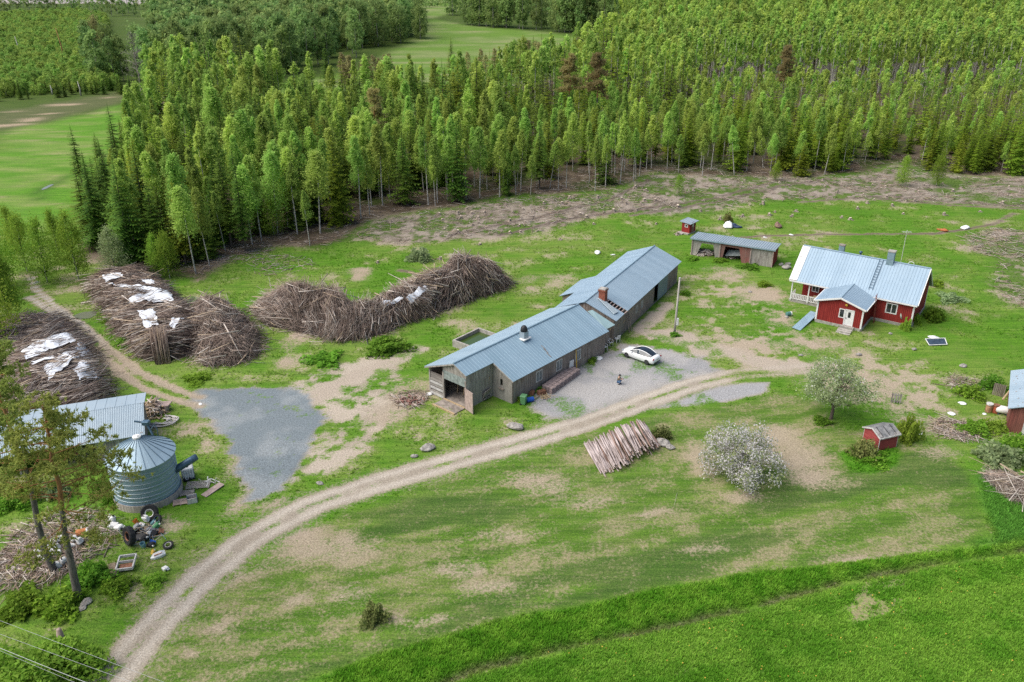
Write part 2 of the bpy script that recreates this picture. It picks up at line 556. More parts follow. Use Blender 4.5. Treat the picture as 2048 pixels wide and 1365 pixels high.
def ground_fields(X, Y):
    """vegetation colour, soil colour, bareness (0..1) and tall-grass density for points on the ground"""
    wx = X + (fbm(X, Y, 2.2, 31, 3) - .5) * 2.0; wy = Y + (fbm(X, Y, 2.2, 47, 3) - .5) * 2.0
    n8 = fbm(X, Y, 9, 1, 4); n3 = fbm(X, Y, 3.0, 2, 4); n1 = fbm(X, Y, .9, 5, 3)
    veg = lerp(C3((.080, .188, .016)), C3((.145, .220, .042)), sm(n8 * .45 + n3 * .35 + n1 * .2, .36, .62))
    soil = lerp(C3((.30, .235, .165)), C3((.36, .29, .225)), sm(n3, .4, .65))
    bare = .10 + .55 * sm(n8 * .35 + n3 * .65, .44, .82)
    tall = .75 * sm(n3, .3, .6)

    def over(f, v=None, s=None, b=None, t=None):
        nonlocal veg, soil, bare, tall
        if v is not None: veg = veg + (v - veg) * f[..., None]
        if s is not None: soil = soil + (s - soil) * f[..., None]
        if b is not None: bare = bare + (b - bare) * f
        if t is not None: tall = tall + (t - tall) * f
    # far land: soft woodland green
    over(sm(Y, 190, 260), C3((.06, .10, .02)), None, .2, .2)
    f = sm(sdf(wx, wy, P_LFIELD), -1, 3)
    st = fbm(X * .35 + Y * 1.2, Y * .4 - X * .15, 5, 21, 4)
    over(f, lerp(C3((.095, .225, .022)), C3((.17, .245, .06)), sm(st * .6 + n3 * .4, .40, .64)), C3((.27, .25, .13)), .12 + .40 * sm(st * .5 + n3 * .3 + n1 * .2, .50, .68), .5)
    f = sm(sdf(wx, wy, P_REED), -2, 2)
    over(f, C3((.10, .115, .05)), C3((.36, .28, .2)), .15 + .65 * sm(fbm(X, Y, 9, 23, 3) * .6 + n3 * .4, .52, .66), .6)
    f = sm(sdf(X, Y, P_TFIELD), -4, 6)
    st = fbm(X * .3, Y, 9, 24, 4)
    over(f, lerp(C3((.115, .205, .036)), C3((.19, .235, .09)), sm(st, .4, .65)), C3((.3, .27, .15)), .08 + .4 * sm(st, .6, .72), .1)
    f = sm(sdf(X, Y, P_PLOUGH), -4, 6)
    over(f, C3((.3, .27, .25)), C3((.34, .31, .30)), .95, 0.)
    # forest floor and felled clearing
    f = sm(sdf(wx, wy, P_FOREST), -2.5, 2.5)
    over(f, C3((.045, .07, .015)), lerp(C3((.08, .06, .042)), C3((.14, .11, .08)), sm(n3, .4, .62)), .35 + .5 * sm(n8, .35, .55), .15)
    for P, k in ((P_CLEAR, 1.), (P_CLEAR2, .8)):
        f = sm(sdf(wx, wy, P), -2.5, 2.5) * k
        over(f, C3((.085, .14, .03)), lerp(C3((.15, .12, .095)), C3((.28, .24, .20)), sm(n1 * .5 + n3 * .5, .38, .62)), .18 + .64 * sm(n8 * .3 + n3 * .4 + n1 * .3, .38, .60), .35)
    # green band in front of the clearing and round the house stays lush
    for L in RUTS:
        d = seg_dist(wx * .5 + X * .5, wy * .5 + Y * .5, L)
        over(np.exp(-(d / .55) ** 2) * .9, None, C3((.10, .08, .065)), .95, 0.)
    # mown lawn
    f = sm(sdf(wx * .3 + X * .7, wy * .3 + Y * .7, P_LAWN), -.5, .9)
    u = X * .94 + Y * .33; v = -X * .33 + Y * .94
    st = fbm(u * .12, v, .9, 61, 4); st2 = .5 + .5 * np.sin(v * 2 * np.pi / 2.6 + 2.2 * fbm(u, v, 14, 66, 2))
    g = lerp(C3((.078, .158, .020)), C3((.130, .185, .045)), sm(st * .5 + n3 * .5, .36, .64))
    g = g * (0.93 + .12 * st2)[..., None]
    over(f, g, C3((.27, .235, .14)), .22 + .26 * sm(st * .5 + n3 * .3 + n1 * .2, .36, .66) + .10 * sm(n8, .4, .7), .05)
    dk = sm(fbm(u * .25, v, 4, 77, 3), .52, .66) * f
    over(dk * .6, C3((.055, .10, .026)), None, .15, .08)
    # strip of lush plants, ditch and the young crop
    f = sm(sdf(wx * .25 + X * .75, wy * .25 + Y * .75, P_STRIP), -.3, .5)
    over(f, lerp(C3((.07, .185, .014)), C3((.125, .245, .028)), sm(n1, .35, .65)), None, .03, 1.)
    f = sm(sdf(X, Y, P_CROP), -.1, .9)
    over(f, lerp(C3((.080, .195, .018)), C3((.140, .255, .036)), sm(n3 * .35 + n1 * .3 + .35 * fbm(u * .15, v, 1.3, 87, 3), .38, .60)), C3((.28, .24, .14)), .03 + .5 * sm(fbm(u * .3, v, 2.5, 83, 3), .68, .8), .8)
    d = seg_dist(wx * .3 + X * .7, wy * .3 + Y * .7, L_DITCH)
    over(np.exp(-(d / .35) ** 2) * sm(n3, .35, .6), C3((.10, .125, .045)), C3((.25, .2, .14)), .34, .5)
    f = sm(sdf(wx * .4 + X * .6, wy * .4 + Y * .6, P_ISLE), -.2, .4)
    over(f, C3((.07, .19, .014)), None, .05, 1.)
    f = sm(sdf(wx, wy, P_RIGHT), -.4, .8)
    over(f, C3((.075, .19, .03)), None, .08, .9)
    f = sm(sdf(wx, wy, P_DRY), -3, 4)
    over(f * .8, None, C3((.35, .295, .215)), .16 + .60 * sm(n3 * .55 + n1 * .45, .42, .64), .45)
    # dirt aprons
    f = sm(sdf(wx, wy, P_DIRT_PAD), -.8, .8)
    over(f, None, lerp(C3((.32, .275, .215)), C3((.40, .345, .28)), sm(n3, .4, .6)), .24 + .62 * sm(n8 * .2 + n3 * .45 + n1 * .35, .38, .58), .3)
    for L, wd in ((L_PATH, 1.0), (L_DIRT1, 1.7), (L_DIRT2, 1.3)):
        d = seg_dist(wx, wy, L)
        over(sm(-d, -wd - .6, -wd + .5), None, C3((.37, .315, .255)), .42 + .45 * sm(n3, .36, .56), .05)
    for cx_, cy_, ra, rb, s_ in SPOTS_W:
        q = np.hypot((wx - cx_) / ra, (wy - cy_) / rb) + (n3 - .5) * 1.1 + (n1 - .5) * .9
        k = sm(-q + (n1 - .5) * .8, -1.35, -.05)
        bare = np.clip(bare + k * s_ * 1.0, 0, 1); tall = tall * (1 - .8 * k)
        soil = soil + (C3((.345, .285, .215)) - soil) * (k * .7)[..., None]
    bare = bare + (n1 - .5) * .35 * (bare > .12)
    # gravel
    f = sm(sdf(wx * .6 + X * .4, wy * .6 + Y * .4, P_YARD) + (n1 - .5) * 1.6, -1.1, .9)
    over(f, None, lerp(C3((.27, .27, .275)), C3((.34, .33, .32)), sm(n3, .4, .65)), .45 + .52 * sm(n8 * .2 + n3 * .5 + n1 * .3, .36, .50), .12)
    f = sm(sdf(wx * .4 + X * .6, wy * .4 + Y * .6, P_YARD2), -.5, .6)
    over(f, None, C3((.30, .30, .305)), .4 + .6 * sm(n3, .3, .48), .08)
    f = sm(sdf(wx * .5 + X * .5, wy * .5 + Y * .5, P_PAD) + (n1 - .5) * 1.6, -.5, .5)
    over(f, None, lerp(C3((.165, .195, .212)), C3((.225, .25, .262)), sm(n3, .4, .65)), .97 - .45 * sm(fbm(X, Y, 1.1, 91, 4), .60, .78), 0.)
    # roads
    d = seg_dist(wx * .12 + X * .88, wy * .12 + Y * .88, L_ROAD)
    fade = 1 - sm(X, 19, 27)
    verge = sm(-d + (n1 - .5) * .9, -2.9, -1.6) * fade * (1 - .8 * sm(X, 2, 8))
    over(verge, None, C3((.30, .255, .195)), .46, .15)
    f = sm(-d + (n1 - .5) * .6, -1.75, -1.15) * (.35 + .65 * fade)
    over(f, None, lerp(C3((.29, .25, .20)), C3((.37, .325, .265)), sm(n3 * .5 + n1 * .5, .4, .6)), 1. - .52 * sm(n3, .36, .58) * sm(-d, -.5, -.1) - .2 * sm(n1, .5, .7), 0.)
    tr = np.exp(-((d - .85) / .34) ** 2)
    over(tr * f * (.6 + .4 * n3), None, C3((.45, .405, .345)), 1., 0.)
    for L in (L_TRACK_A, L_TRACK_B):
        d = seg_dist(wx * .3 + X * .7, wy * .3 + Y * .7, L)
        over(sm(-d + (n1 - .5) * .4, -.80, -.25), None, C3((.32, .265, .20)), .93, .05)
        over(np.exp(-(d / .26) ** 2) * sm(Y, 92, 104), None, C3((.42, .40, .37)), 1., 0.)
    for L in L_TRACK_F:
        d = seg_dist(X, Y, L)
        over(np.exp(-(d / 1.1) ** 2) * .7, C3((.045, .11, .015)), C3((.12, .10, .08)), .35, .2)
    return veg, soil, np.clip(bare, 0, 1), tall


def ground_material(name):
    m, t, b = _new(name)
    def att(n):
        a = t.nodes.new('ShaderNodeAttribute'); a.attribute_name = n
        return a
    veg, soil = att('veg').outputs['Color'], att('soil').outputs['Color']
    bare = att('bare').outputs['Fac']
    nf = noise(t, 3.4, 5, .8)
    nm = noise(t, 1.1, 3, .65)
    nv = noise(t, 8., 2, .7)
    a1 = t.nodes.new('ShaderNodeMath'); a1.operation = 'MULTIPLY_ADD'
    t.links.new(nf, a1.inputs[0]); a1.inputs[1].default_value = 2.0
    a1.inputs[2].default_value = -1.0
    a2 = t.nodes.new('ShaderNodeMath'); a2.operation = 'ADD'
    t.links.new(a1.outputs[0], a2.inputs[0]); t.links.new(bare, a2.inputs[1])
    f = ramp(t, a2.outputs[0], .33, .70)
    # vegetation texture: clumps and dry straw
    vlight = mixcol(t, 1.0, veg, (1.45, 1.4, 1.3), 'MULTIPLY')
    vdark = mixcol(t, 1.0, veg, (.55, .58, .6), 'MULTIPLY')
    v1 = mixcol(t, ramp(t, nv, .32, .68), vdark, vlight)
    v2 = mixcol(t, ramp(t, nm, .55, .8), v1, mixcol(t, .38, veg, (.19, .18, .07)))
    # mowing and drill streaks: long thin tone changes along the field
    tc = t.nodes.new('ShaderNodeTexCoord'); mp = t.nodes.new('ShaderNodeMapping')
    mp.inputs['Rotation'].default_value = (0, 0, -.34); mp.inputs['Scale'].default_value = (.10, 1.9, 1)
    t.links.new(tc.outputs['Object'], mp.inputs[0])
    ns = t.nodes.new('ShaderNodeTexNoise'); ns.inputs['Scale'].default_value = 1.0; ns.inputs['Detail'].default_value = 4; ns.inputs['Roughness'].default_value = .7
    t.links.new(mp.outputs[0], ns.inputs['Vector'])
    v2 = mixcol(t, ramp(t, ns.outputs[0], .40, .62), mixcol(t, 1.0, v2, (.74, .80, .78), 'MULTIPLY'), mixcol(t, 1.0, v2, (1.16, 1.10, 1.12), 'MULTIPLY'))
    slight = mixcol(t, 1.0, soil, (1.25, 1.25, 1.25), 'MULTIPLY')
    sdark = mixcol(t, 1.0, soil, (.68, .66, .64), 'MULTIPLY')
    n5 = noise(t, 6.5, 3, .8)
    s1 = mixcol(t, ramp(t, n5, .36, .64), sdark, slight)
    col = mixcol(t, f, v2, s1)
    t.links.new(col, b.inputs['Base Color'])
    b.inputs['Roughness'].default_value = .95
    b.inputs['Specular IOR Level'].default_value = .08
    bump(t, b, nf, .5, .12)
    return m


M_GROUND = ground_material('ground')
_a = [-60 + .38 * i for i in range(int(135 / .38) + 1)]
def grow(x, step, lim, k):
    out = []
    while abs(x) < lim:
        step *= k; x += step if x > 0 else -step
        out.append(x)
    return out
xs = np.array(sorted(grow(_a[0], .5, 3500, 1.07) + _a + grow(_a[-1], .5, 3500, 1.07)))
_b = [36 + .38 * i for i in range(int(104 / .38) + 1)]
_lo = [36 - 1.2 ** i for i in range(0, 34)]
ys = np.array(sorted(_lo + _b + grow(_b[-1], .4, 6500, 1.022)))
GX, GY = np.meshgrid(xs, ys)


def ground_sheet(name, mask=None, lift=0., subset=None):
    X, Y = GX.ravel(), GY.ravel()
    Z = height(X, Y)
    nx, ny = len(xs), len(ys)
    idx = np.arange(nx * ny).reshape(ny, nx)
    Q = np.stack([idx[:-1, :-1], idx[:-1, 1:], idx[1:, 1:], idx[1:, :-1]], -1).reshape(-1, 4)
    veg, soil, bare, tall = GF
    V = np.stack([X, Y, Z + lift], 1)
    if mask is not None:
        Q = Q[mask[Q].mean(1) > 0]
        used = np.unique(Q); re = np.full(nx * ny, -1); re[used] = np.arange(len(used)); Q = re[Q]
        V, veg, soil, bare = V[used], veg[used], soil[used], bare[used]
    o = np_mesh(name, V, Q, M_GROUND, kind='structure', smooth=True)
    for nme, c in (('veg', veg), ('soil', soil)):
        a = o.data.attributes.new(nme, 'FLOAT_COLOR', 'POINT')
        cc = np.ones((len(V), 4), np.float32); cc[:, :3] = c
        a.data.foreach_set('color', cc.ravel())
    a = o.data.attributes.new('bare', 'FLOAT', 'POINT'); a.data.foreach_set('value', bare.astype(np.float32))
    return o


GF = ground_fields(GX.ravel(), GY.ravel())
ground_sheet('ground')
_X, _Y = GX.ravel(), GY.ravel()
_w = (fbm(_X, _Y, 1.5, 131, 3) - .5) * 1.2
_mroad = (1.7 - seg_dist(_X, _Y, L_ROAD) + _w * .3) - 9 * sm(_X, 24, 27)
ground_sheet('gravel_road', _mroad, .008)
_mpad = np.where(_mroad > -.6, -1, sdf(_X, _Y, P_PAD) + _w * .4)
ground_sheet('gravel_pad', _mpad, .006)
_myard = np.where(_mroad > -.2, -1, np.maximum(sdf(_X, _Y, P_YARD) + _w * .6, sdf(_X, _Y, P_YARD2) + _w * .4))
ground_sheet('gravel_yard', _myard, .006)
_mtrk = np.where((_mpad > -.5) | (_mroad > -.6), -1, .62 - np.minimum(seg_dist(_X, _Y, L_TRACK_A), seg_dist(_X, _Y, L_TRACK_B)) + _w * .3)
ground_sheet('farm_track', _mtrk, .006)
_mcrop = sdf(_X, _Y, P_CROP) - .1
ground_sheet('crop_field', _mcrop, .006)

# puddle standing in the farm track
mw, tw, bw = _new('puddle_water')
bw.inputs['Base Color'].default_value = (.16, .17, .12, 1); bw.inputs['Roughness'].default_value = .06
for (px, py, rx, ry) in ((172, 632, 20, 7), (72, 566, 4, 12), (95, 375, 5, 5)):
    c = G(px, py); a = (G(px + rx, py) - c).length; b_ = (G(px, py - ry) - G(px, py + ry)).length / 2
    mb = MB(); n = 22
    ring = []
    for k in range(n):
        q = 1 + .35 * (vnoise(np.array([k * .7 + px]), np.array([3.])).item() - .5)
        ring.append((c.x + a * q * math.cos(2 * math.pi * k / n), c.y + b_ * q * math.sin(2 * math.pi * k / n), hz(c.x, c.y) + .03))
    mb.add(ring, [tuple(range(n))])
    o = mb.build('puddle', mw); o['kind'] = 'structure'
# ================================================================ FOLIAGE SHAPES (arrays: verts, tris, tint)
def unit(v): return v / (np.linalg.norm(v, axis=-1, keepdims=True) + 1e-9)


def leaf_tris(C, size, rng, flat=0.):
    """one small triangle at each point, random facing (flat>0 pulls them level)"""
    n = len(C)
    a = unit(rng.normal(size=(n, 3)) * np.array([1, 1, 1 - flat])); b = unit(np.cross(a, rng.normal(size=(n, 3)) + np.array([0, 0, flat * 2])))
    s = (size * rng.uniform(.6, 1.3, n))[:, None]
    V = np.stack([C + a * s * .62, C - a * s * .4 + b * s * .48, C - a * s * .4 - b * s * .48], 1).reshape(-1, 3)
    return V, np.arange(3 * n).reshape(-1, 3)


def tube_np(pts, rad, n=5):
    pts = np.array(pts, float); k = len(pts)
    V = []
    for i in range(k):
        d = unit(pts[min(i + 1, k - 1)] - pts[max(i - 1, 0)])
        ref = np.array([1., 0, 0]) if abs(d[0]) < .8 else np.array([0, 1., 0])
        a = unit(ref - d * (ref @ d)); b = np.cross(d, a)
        V.append([pts[i] + (a * math.cos(2 * math.pi * j / n) + b * math.sin(2 * math.pi * j / n)) * rad[i] for j in range(n)])
    V = np.array(V).reshape(-1, 3); T = []
    for i in range(k - 1):
        for j in range(n):
            a0, a1 = i * n + j, i * n + (j + 1) % n
            T += [(a0, a1, a1 + n), (a0, a1 + n, a0 + n)]
    return V, np.array(T)


class Arr:
    """collects arrays of triangles"""
    def __init__(s): s.V, s.T, s.C, s.n = [], [], [], 0
    def add(s, V, T, c):
        V = np.asarray(V, float)
        s.V.append(V); s.T.append(np.asarray(T) + s.n); s.n += len(V)
        c = np.asarray(c, float)
        s.C.append(np.broadcast_to(c, (len(V), 3)) if c.ndim == 1 else c)
    def get(s): return np.concatenate(s.V), np.concatenate(s.T), np.concatenate(s.C)


def spruce_crown(seed, H, Rm, lod=0, base=.10, thin=0.):
    rng = np.random.default_rng(seed)
    A = Arr()
    z = H * base
    V, T, C = [], [], []
    o = 0
    step = (.40, .62, 1.1)[lod]; nst = (4, 3, 2)[lod]
    lop = rng.uniform(.8, 1.2, 8)
    while z < H - .15:
        t = (z - H * base) / (H * (1 - base))
        L0 = Rm * (1 - t) ** .82 * (.62 + .38 * min(1, t * 6 + .25)) + .10
        nb = max(4, int((8.5, 7, 5)[lod] * (.55 + .6 * (1 - t)) + rng.uniform(-1, 1)))
        ph0 = rng.uniform(0, 6.28)
        for b in range(nb):
            if rng.random() < thin: continue
            ph = ph0 + 2 * math.pi * (b + rng.uniform(-.35, .35)) / nb
            L = L0 * rng.uniform(.62, 1.18) * lop[int(ph / 6.28 * 8) % 8]
            d = np.array([math.cos(ph), math.sin(ph), 0]); sd_ = np.array([-d[1], d[0], 0])
            zb = z + rng.uniform(-.5, .5) * step
            up = .25 * (t - .35)
            dro = L * (.28 - up) * rng.uniform(.7, 1.3)
            P = [np.array([0, 0, zb]) + d * L * q + np.array([0, 0, -dro * (q ** 1.2) + .16 * L * max(0, q - .7) * 2]) for q in np.linspace(.08, 1, nst + 1)]
            wd = L * .30 + .12
            g = rng.uniform(.0, .35)
            for k in range(nst):
                q = (k + .5) / nst
                ww = wd * (1 - .55 * q) * rng.uniform(.8, 1.25)
                for sgn in (1, -1):
                    tip = (P[k] + P[k + 1]) / 2 + sd_ * sgn * ww + d * ww * .55 + np.array([0, 0, -.34 * ww])
                    V += [P[k], P[k + 1], tip]; T.append((o, o + 1, o + 2)); o += 3
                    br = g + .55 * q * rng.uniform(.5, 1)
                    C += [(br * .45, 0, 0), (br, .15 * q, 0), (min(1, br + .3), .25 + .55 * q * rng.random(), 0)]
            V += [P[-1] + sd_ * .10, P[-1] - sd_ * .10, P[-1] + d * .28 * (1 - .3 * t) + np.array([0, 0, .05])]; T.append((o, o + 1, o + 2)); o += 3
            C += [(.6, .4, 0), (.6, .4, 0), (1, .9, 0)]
        z += step * rng.uniform(.8, 1.15) * (1 - .35 * t)
    A.add(np.array(V), np.array(T), np.array(C))
    tv, tt = tube_np([(0, 0, H * .9), (0, 0, H * 1.03)], [.05, .015], 4)
    A.add(tv, tt, (.8, .5, 0))
    return A.get()


def trunk_arr(H, r0, bend=0., seed=0, n=6, top=.92):
    rng = np.random.default_rng(seed)
    a = rng.uniform(0, 6.28)
    pts = [(bend * math.cos(a) * math.sin(q * 2.4) * q, bend * math.sin(a) * math.sin(q * 2.4) * q, -.25 + (H * top + .25) * q) for q in (0, .05, .25, .5, .75, 1)]
    return tube_np(pts, [r0 * 1.35, r0, r0 * .85, r0 * .62, r0 * .38, r0 * .1], n), pts


def birch_crown(seed, H, Rm, lod=0, base=.38, leaf=.34, dens=1., bare_=0., shape=1.0):
    """hanging twigs in clumps round a thin stem: airy, uneven crown"""
    rng = np.random.default_rng(seed)
    A = Arr()
    ncl = int((74, 52, 24)[lod] * dens); nl = (52, 34, 22)[lod]
    leaf = leaf * (.62, .84, 1.3)[lod]
    for i in range(ncl):
        q = rng.random() ** .85
        z = H * (base + (1 - base) * q)
        prof = (1 - q) ** .62 * min(1, .35 + q * 3.2) * 1.15 * shape + .05
        rr = Rm * prof * math.sqrt(rng.uniform(.05, 1)); ph = rng.uniform(0, 6.28)
        c = np.array([rr * math.cos(ph), rr * math.sin(ph), z - .16 * rr])
        if lod == 0:
            tv, tt = tube_np([(0, 0, max(.5, c[2] - .55 * rr - .3)), c * .55 + np.array([0, 0, c[2] * .45 - .1]), c], [.035, .02, .008], 3)
            A.add(tv, tt, (.02, 0, 0))
        P = c + rng.normal(size=(nl, 3)) * np.array([.50, .50, .75]) * (Rm * .40) * (1.1 - .6 * q) + np.array([0, 0, -.1])
        if bare_: P = P[rng.random(nl) > bare_]
        V, T = leaf_tris(P, leaf, rng)
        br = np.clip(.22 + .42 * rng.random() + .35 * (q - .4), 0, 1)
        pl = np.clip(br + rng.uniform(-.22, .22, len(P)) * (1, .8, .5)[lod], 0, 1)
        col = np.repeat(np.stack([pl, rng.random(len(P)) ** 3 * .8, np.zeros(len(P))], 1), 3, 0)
        A.add(V, T, col)
    return A.get()


def broad_crown(seed, H, Rm, lod=1, base=.2, leaf=.5):
    rng = np.random.default_rng(seed)
    A = Arr()
    ncl = (90, 60, 30)[lod]; nl = (40, 26, 16)[lod]
    for i in range(ncl):
        q = rng.random()
        z = H * (base + (1 - base) * q)
        prof = math.sin(math.pi * (.12 + .84 * q) ** .85) ** .6
        rr = Rm * prof * math.sqrt(rng.uniform(.3, 1)); ph = rng.uniform(0, 6.28)
        c = np.array([rr * math.cos(ph), rr * math.sin(ph), z])
        P = c + rng.normal(size=(nl, 3)) * np.array([.5, .5, .45]) * (Rm * .33)
        V, T = leaf_tris(P, leaf * (1, 1.2, 1.8)[lod], rng)
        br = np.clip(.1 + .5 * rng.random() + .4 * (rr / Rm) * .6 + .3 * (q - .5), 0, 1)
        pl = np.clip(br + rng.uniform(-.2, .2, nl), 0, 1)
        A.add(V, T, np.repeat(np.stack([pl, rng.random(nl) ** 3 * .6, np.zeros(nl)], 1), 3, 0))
    return A.get()


def bush_arr(seed, Rx, Hh, n=700, leaf=.2, hollow=.35):
    rng = np.random.default_rng(seed)
    d = unit(rng.normal(size=(n, 3))); d[:, 2] = np.abs(d[:, 2])
    lob = 1 + .35 * np.sin(3 * np.arctan2(d[:, 1], d[:, 0]) + seed) * (1 - d[:, 2]) + .22 * np.sin(7 * d[:, 0] + 5 * d[:, 1] + seed)
    r = rng.uniform(hollow, 1, n) ** .6 * lob
    P = d * r[:, None] * np.array([Rx, Rx, Hh])
    V, T = leaf_tris(P, leaf, rng)
    cl = vnoise(P[:, 0] * 2.2 / max(Rx, .3) + 50, P[:, 1] * 2.2 / max(Rx, .3) + P[:, 2] * 3, seed)
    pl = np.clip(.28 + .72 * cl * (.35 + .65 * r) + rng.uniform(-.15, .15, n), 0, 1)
    return V, T, np.repeat(np.stack([pl, rng.random(n) ** 3 * .8, np.zeros(n)], 1), 3, 0)


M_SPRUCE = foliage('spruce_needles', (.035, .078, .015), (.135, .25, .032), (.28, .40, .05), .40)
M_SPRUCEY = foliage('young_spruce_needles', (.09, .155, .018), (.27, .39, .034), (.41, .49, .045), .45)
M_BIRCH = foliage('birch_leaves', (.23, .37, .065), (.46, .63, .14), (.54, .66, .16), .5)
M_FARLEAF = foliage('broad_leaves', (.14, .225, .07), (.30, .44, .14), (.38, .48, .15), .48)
M_THICK = foliage('thicket_leaves', (.15, .26, .05), (.33, .48, .10), (.4, .52, .12), .48)
M_YOUNG = foliage('spring_leaves', (.13, .25, .025), (.33, .51, .06), (.42, .55, .09), .5)
M_BARE = foliage('budding_twigs', (.19, .17, .09), (.40, .38, .16), (.48, .43, .16), .4)
M_PINE = foliage('pine_needles', (.12, .165, .04), (.31, .38, .09), (.42, .46, .12), .48)
M_PINEBROWN = foliage('brown_pine_needles', (.28, .26, .09), (.48, .43, .18), (.5, .42, .18), .45)
M_BUSH = foliage('bush_leaves', (.06, .14, .014), (.19, .36, .03), (.27, .42, .05), .45)
M_DRYBUSH = foliage('dry_bush_leaves', (.10, .11, .035), (.25, .28, .08), (.33, .31, .12), .4)
M_GREYBUSH = foliage('willow_leaves', (.14, .20, .09), (.31, .41, .19), (.38, .46, .24), .45)
M_BARK = plain('conifer_bark', (.14, .11, .085), .9, scale=2, stretch=(3, 3, .6))
M_PBARK_LO = plain('grey_pine_bark', (.20, .175, .155), .9, scale=3, stretch=(3, 3, .8), c2=(.07, .06, .055))
M_PBARK_HI = plain('orange_pine_bark', (.40, .20, .085), .85, scale=3, stretch=(3, 3, .8), c2=(.22, .10, .045))
M_WBARK = plain('birch_bark', (.66, .63, .58), .7, scale=2.2, stretch=(1, 1, 2.2), c2=(.16, .14, .12))
M_GBARK = plain('grey_bark', (.36, .33, .29), .85, scale=3, stretch=(2, 2, .6))


def mk_tree(name, crown, trunk, mc, mt, label, cat, group):
    """prototype: Empty > trunk, crown"""
    t = thing(name, label, cat, group=group)
    (V, T) = trunk
    np_mesh('trunk', V, T, mt, t, smooth=True)
    np_mesh('crown', crown[0], crown[1], mc, t, tint=crown[2])
    return t


# prototypes as mesh data only; they are moved to real places when first used
class Species:
    def __init__(s, name, cat, mc, mt, specs, build, tr):
        s.name, s.cat, s.mc, s.mt = name, cat, mc, mt
        s.hi = [build(i, *sp, 0) for i, sp in enumerate(specs)]
        s.mid = [build(i, *sp, 1) for i, sp in enumerate(specs)]
        s.lo = [build(i, *sp, 2) for i, sp in enumerate(specs)]
        s.tr = [tr(i, *sp) for i, sp in enumerate(specs)]
        s.specs = specs
        s.proto = {}

    def place(s, k, x, y, z, scale, rz, label, group, lean=None, sxy=1.):
        if k not in s.proto:
            o = mk_tree(s.name, s.hi[k], s.tr[k], s.mc, s.mt, label, s.cat, group)
            s.proto[k] = o
            o.location = (x, y, z); o.rotation_euler = (0, 0, rz)
        else:
            o = dup(s.proto[k], (x, y, z), rz, label, group)
        o.scale = (scale * sxy, scale * sxy, scale)
        if lean: o.rotation_euler = (lean[0], lean[1], rz)
        return o


def spr(i, H, Rm, base, thin, lod): return spruce_crown(100 + i, H, Rm, lod, base, thin)
def bir(i, H, Rm, base, dens, lod): return birch_crown(200 + i, H, Rm, lod, base, .34, dens)


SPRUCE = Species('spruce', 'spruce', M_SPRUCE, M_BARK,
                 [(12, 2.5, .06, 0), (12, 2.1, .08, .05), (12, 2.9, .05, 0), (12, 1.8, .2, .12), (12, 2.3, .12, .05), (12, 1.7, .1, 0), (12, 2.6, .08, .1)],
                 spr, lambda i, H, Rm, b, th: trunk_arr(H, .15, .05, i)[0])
SPRUCEY = Species.__new__(Species)
SPRUCEY.__dict__.update(SPRUCE.__dict__); SPRUCEY.mc = M_SPRUCEY; SPRUCEY.proto = {}
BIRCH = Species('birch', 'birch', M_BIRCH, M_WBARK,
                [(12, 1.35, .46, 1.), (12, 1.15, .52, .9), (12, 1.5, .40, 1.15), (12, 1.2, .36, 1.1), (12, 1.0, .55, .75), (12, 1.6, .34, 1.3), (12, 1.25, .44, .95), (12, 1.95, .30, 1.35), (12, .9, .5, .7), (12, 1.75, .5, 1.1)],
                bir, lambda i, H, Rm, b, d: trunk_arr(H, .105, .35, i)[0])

# ---------------------------------------------------------------- where the wood stands
rng = np.random.default_rng(77)


def scatter(poly, sp, jit=.42, rng=rng, ymax=None):
    """jittered grid of stems inside a ground polygon; spacing grows with distance"""
    out = []
    y = poly[:, 1].min()
    top = min(poly[:, 1].max(), ymax or 1e9)
    while y < top:
        s = sp(y)
        x0, x1 = poly[:, 0].min(), poly[:, 0].max()
        lim = .64 * y + 14
        x = max(x0, -lim) + rng.uniform(0, s)
        while x < min(x1, lim):
            out.append((x + rng.uniform(-jit, jit) * s, y + rng.uniform(-jit, jit) * s)); x += s
        y += s * .92
    P = np.array(out)
    return P[inside(P[:, 0], P[:, 1], poly)]


POS = scatter(P_FOREST, lambda y: 3.4 if y < 190 else (3.8 if y < 260 else (4.5 if y < 420 else 6.2)), ymax=760)
POS = POS[(POS[:, 1] > 60)]
PX, PY = to_px(np.stack([POS[:, 0], POS[:, 1], 0 * POS[:, 0]], 1))
edge = -seg_dist(POS[:, 0], POS[:, 1], pg(*FOREST_EDGE))
thin = rng.random(len(POS))
keep = np.ones(len(POS), bool)
keep &= ~((edge > -2.5) & (thin < .25))
keep &= ~((fbm(POS[:, 0], POS[:, 1], 11, 301, 2) > .60) & (thin < .6) & (POS[:, 1] < 250))
keep &= ~((rng.random(len(POS)) < .12) & (POS[:, 1] < 250))
POS, PX, PY, edge = POS[keep], PX[keep], PY[keep], edge[keep]
NZ = fbm(POS[:, 0], POS[:, 1], 18, 401, 3)
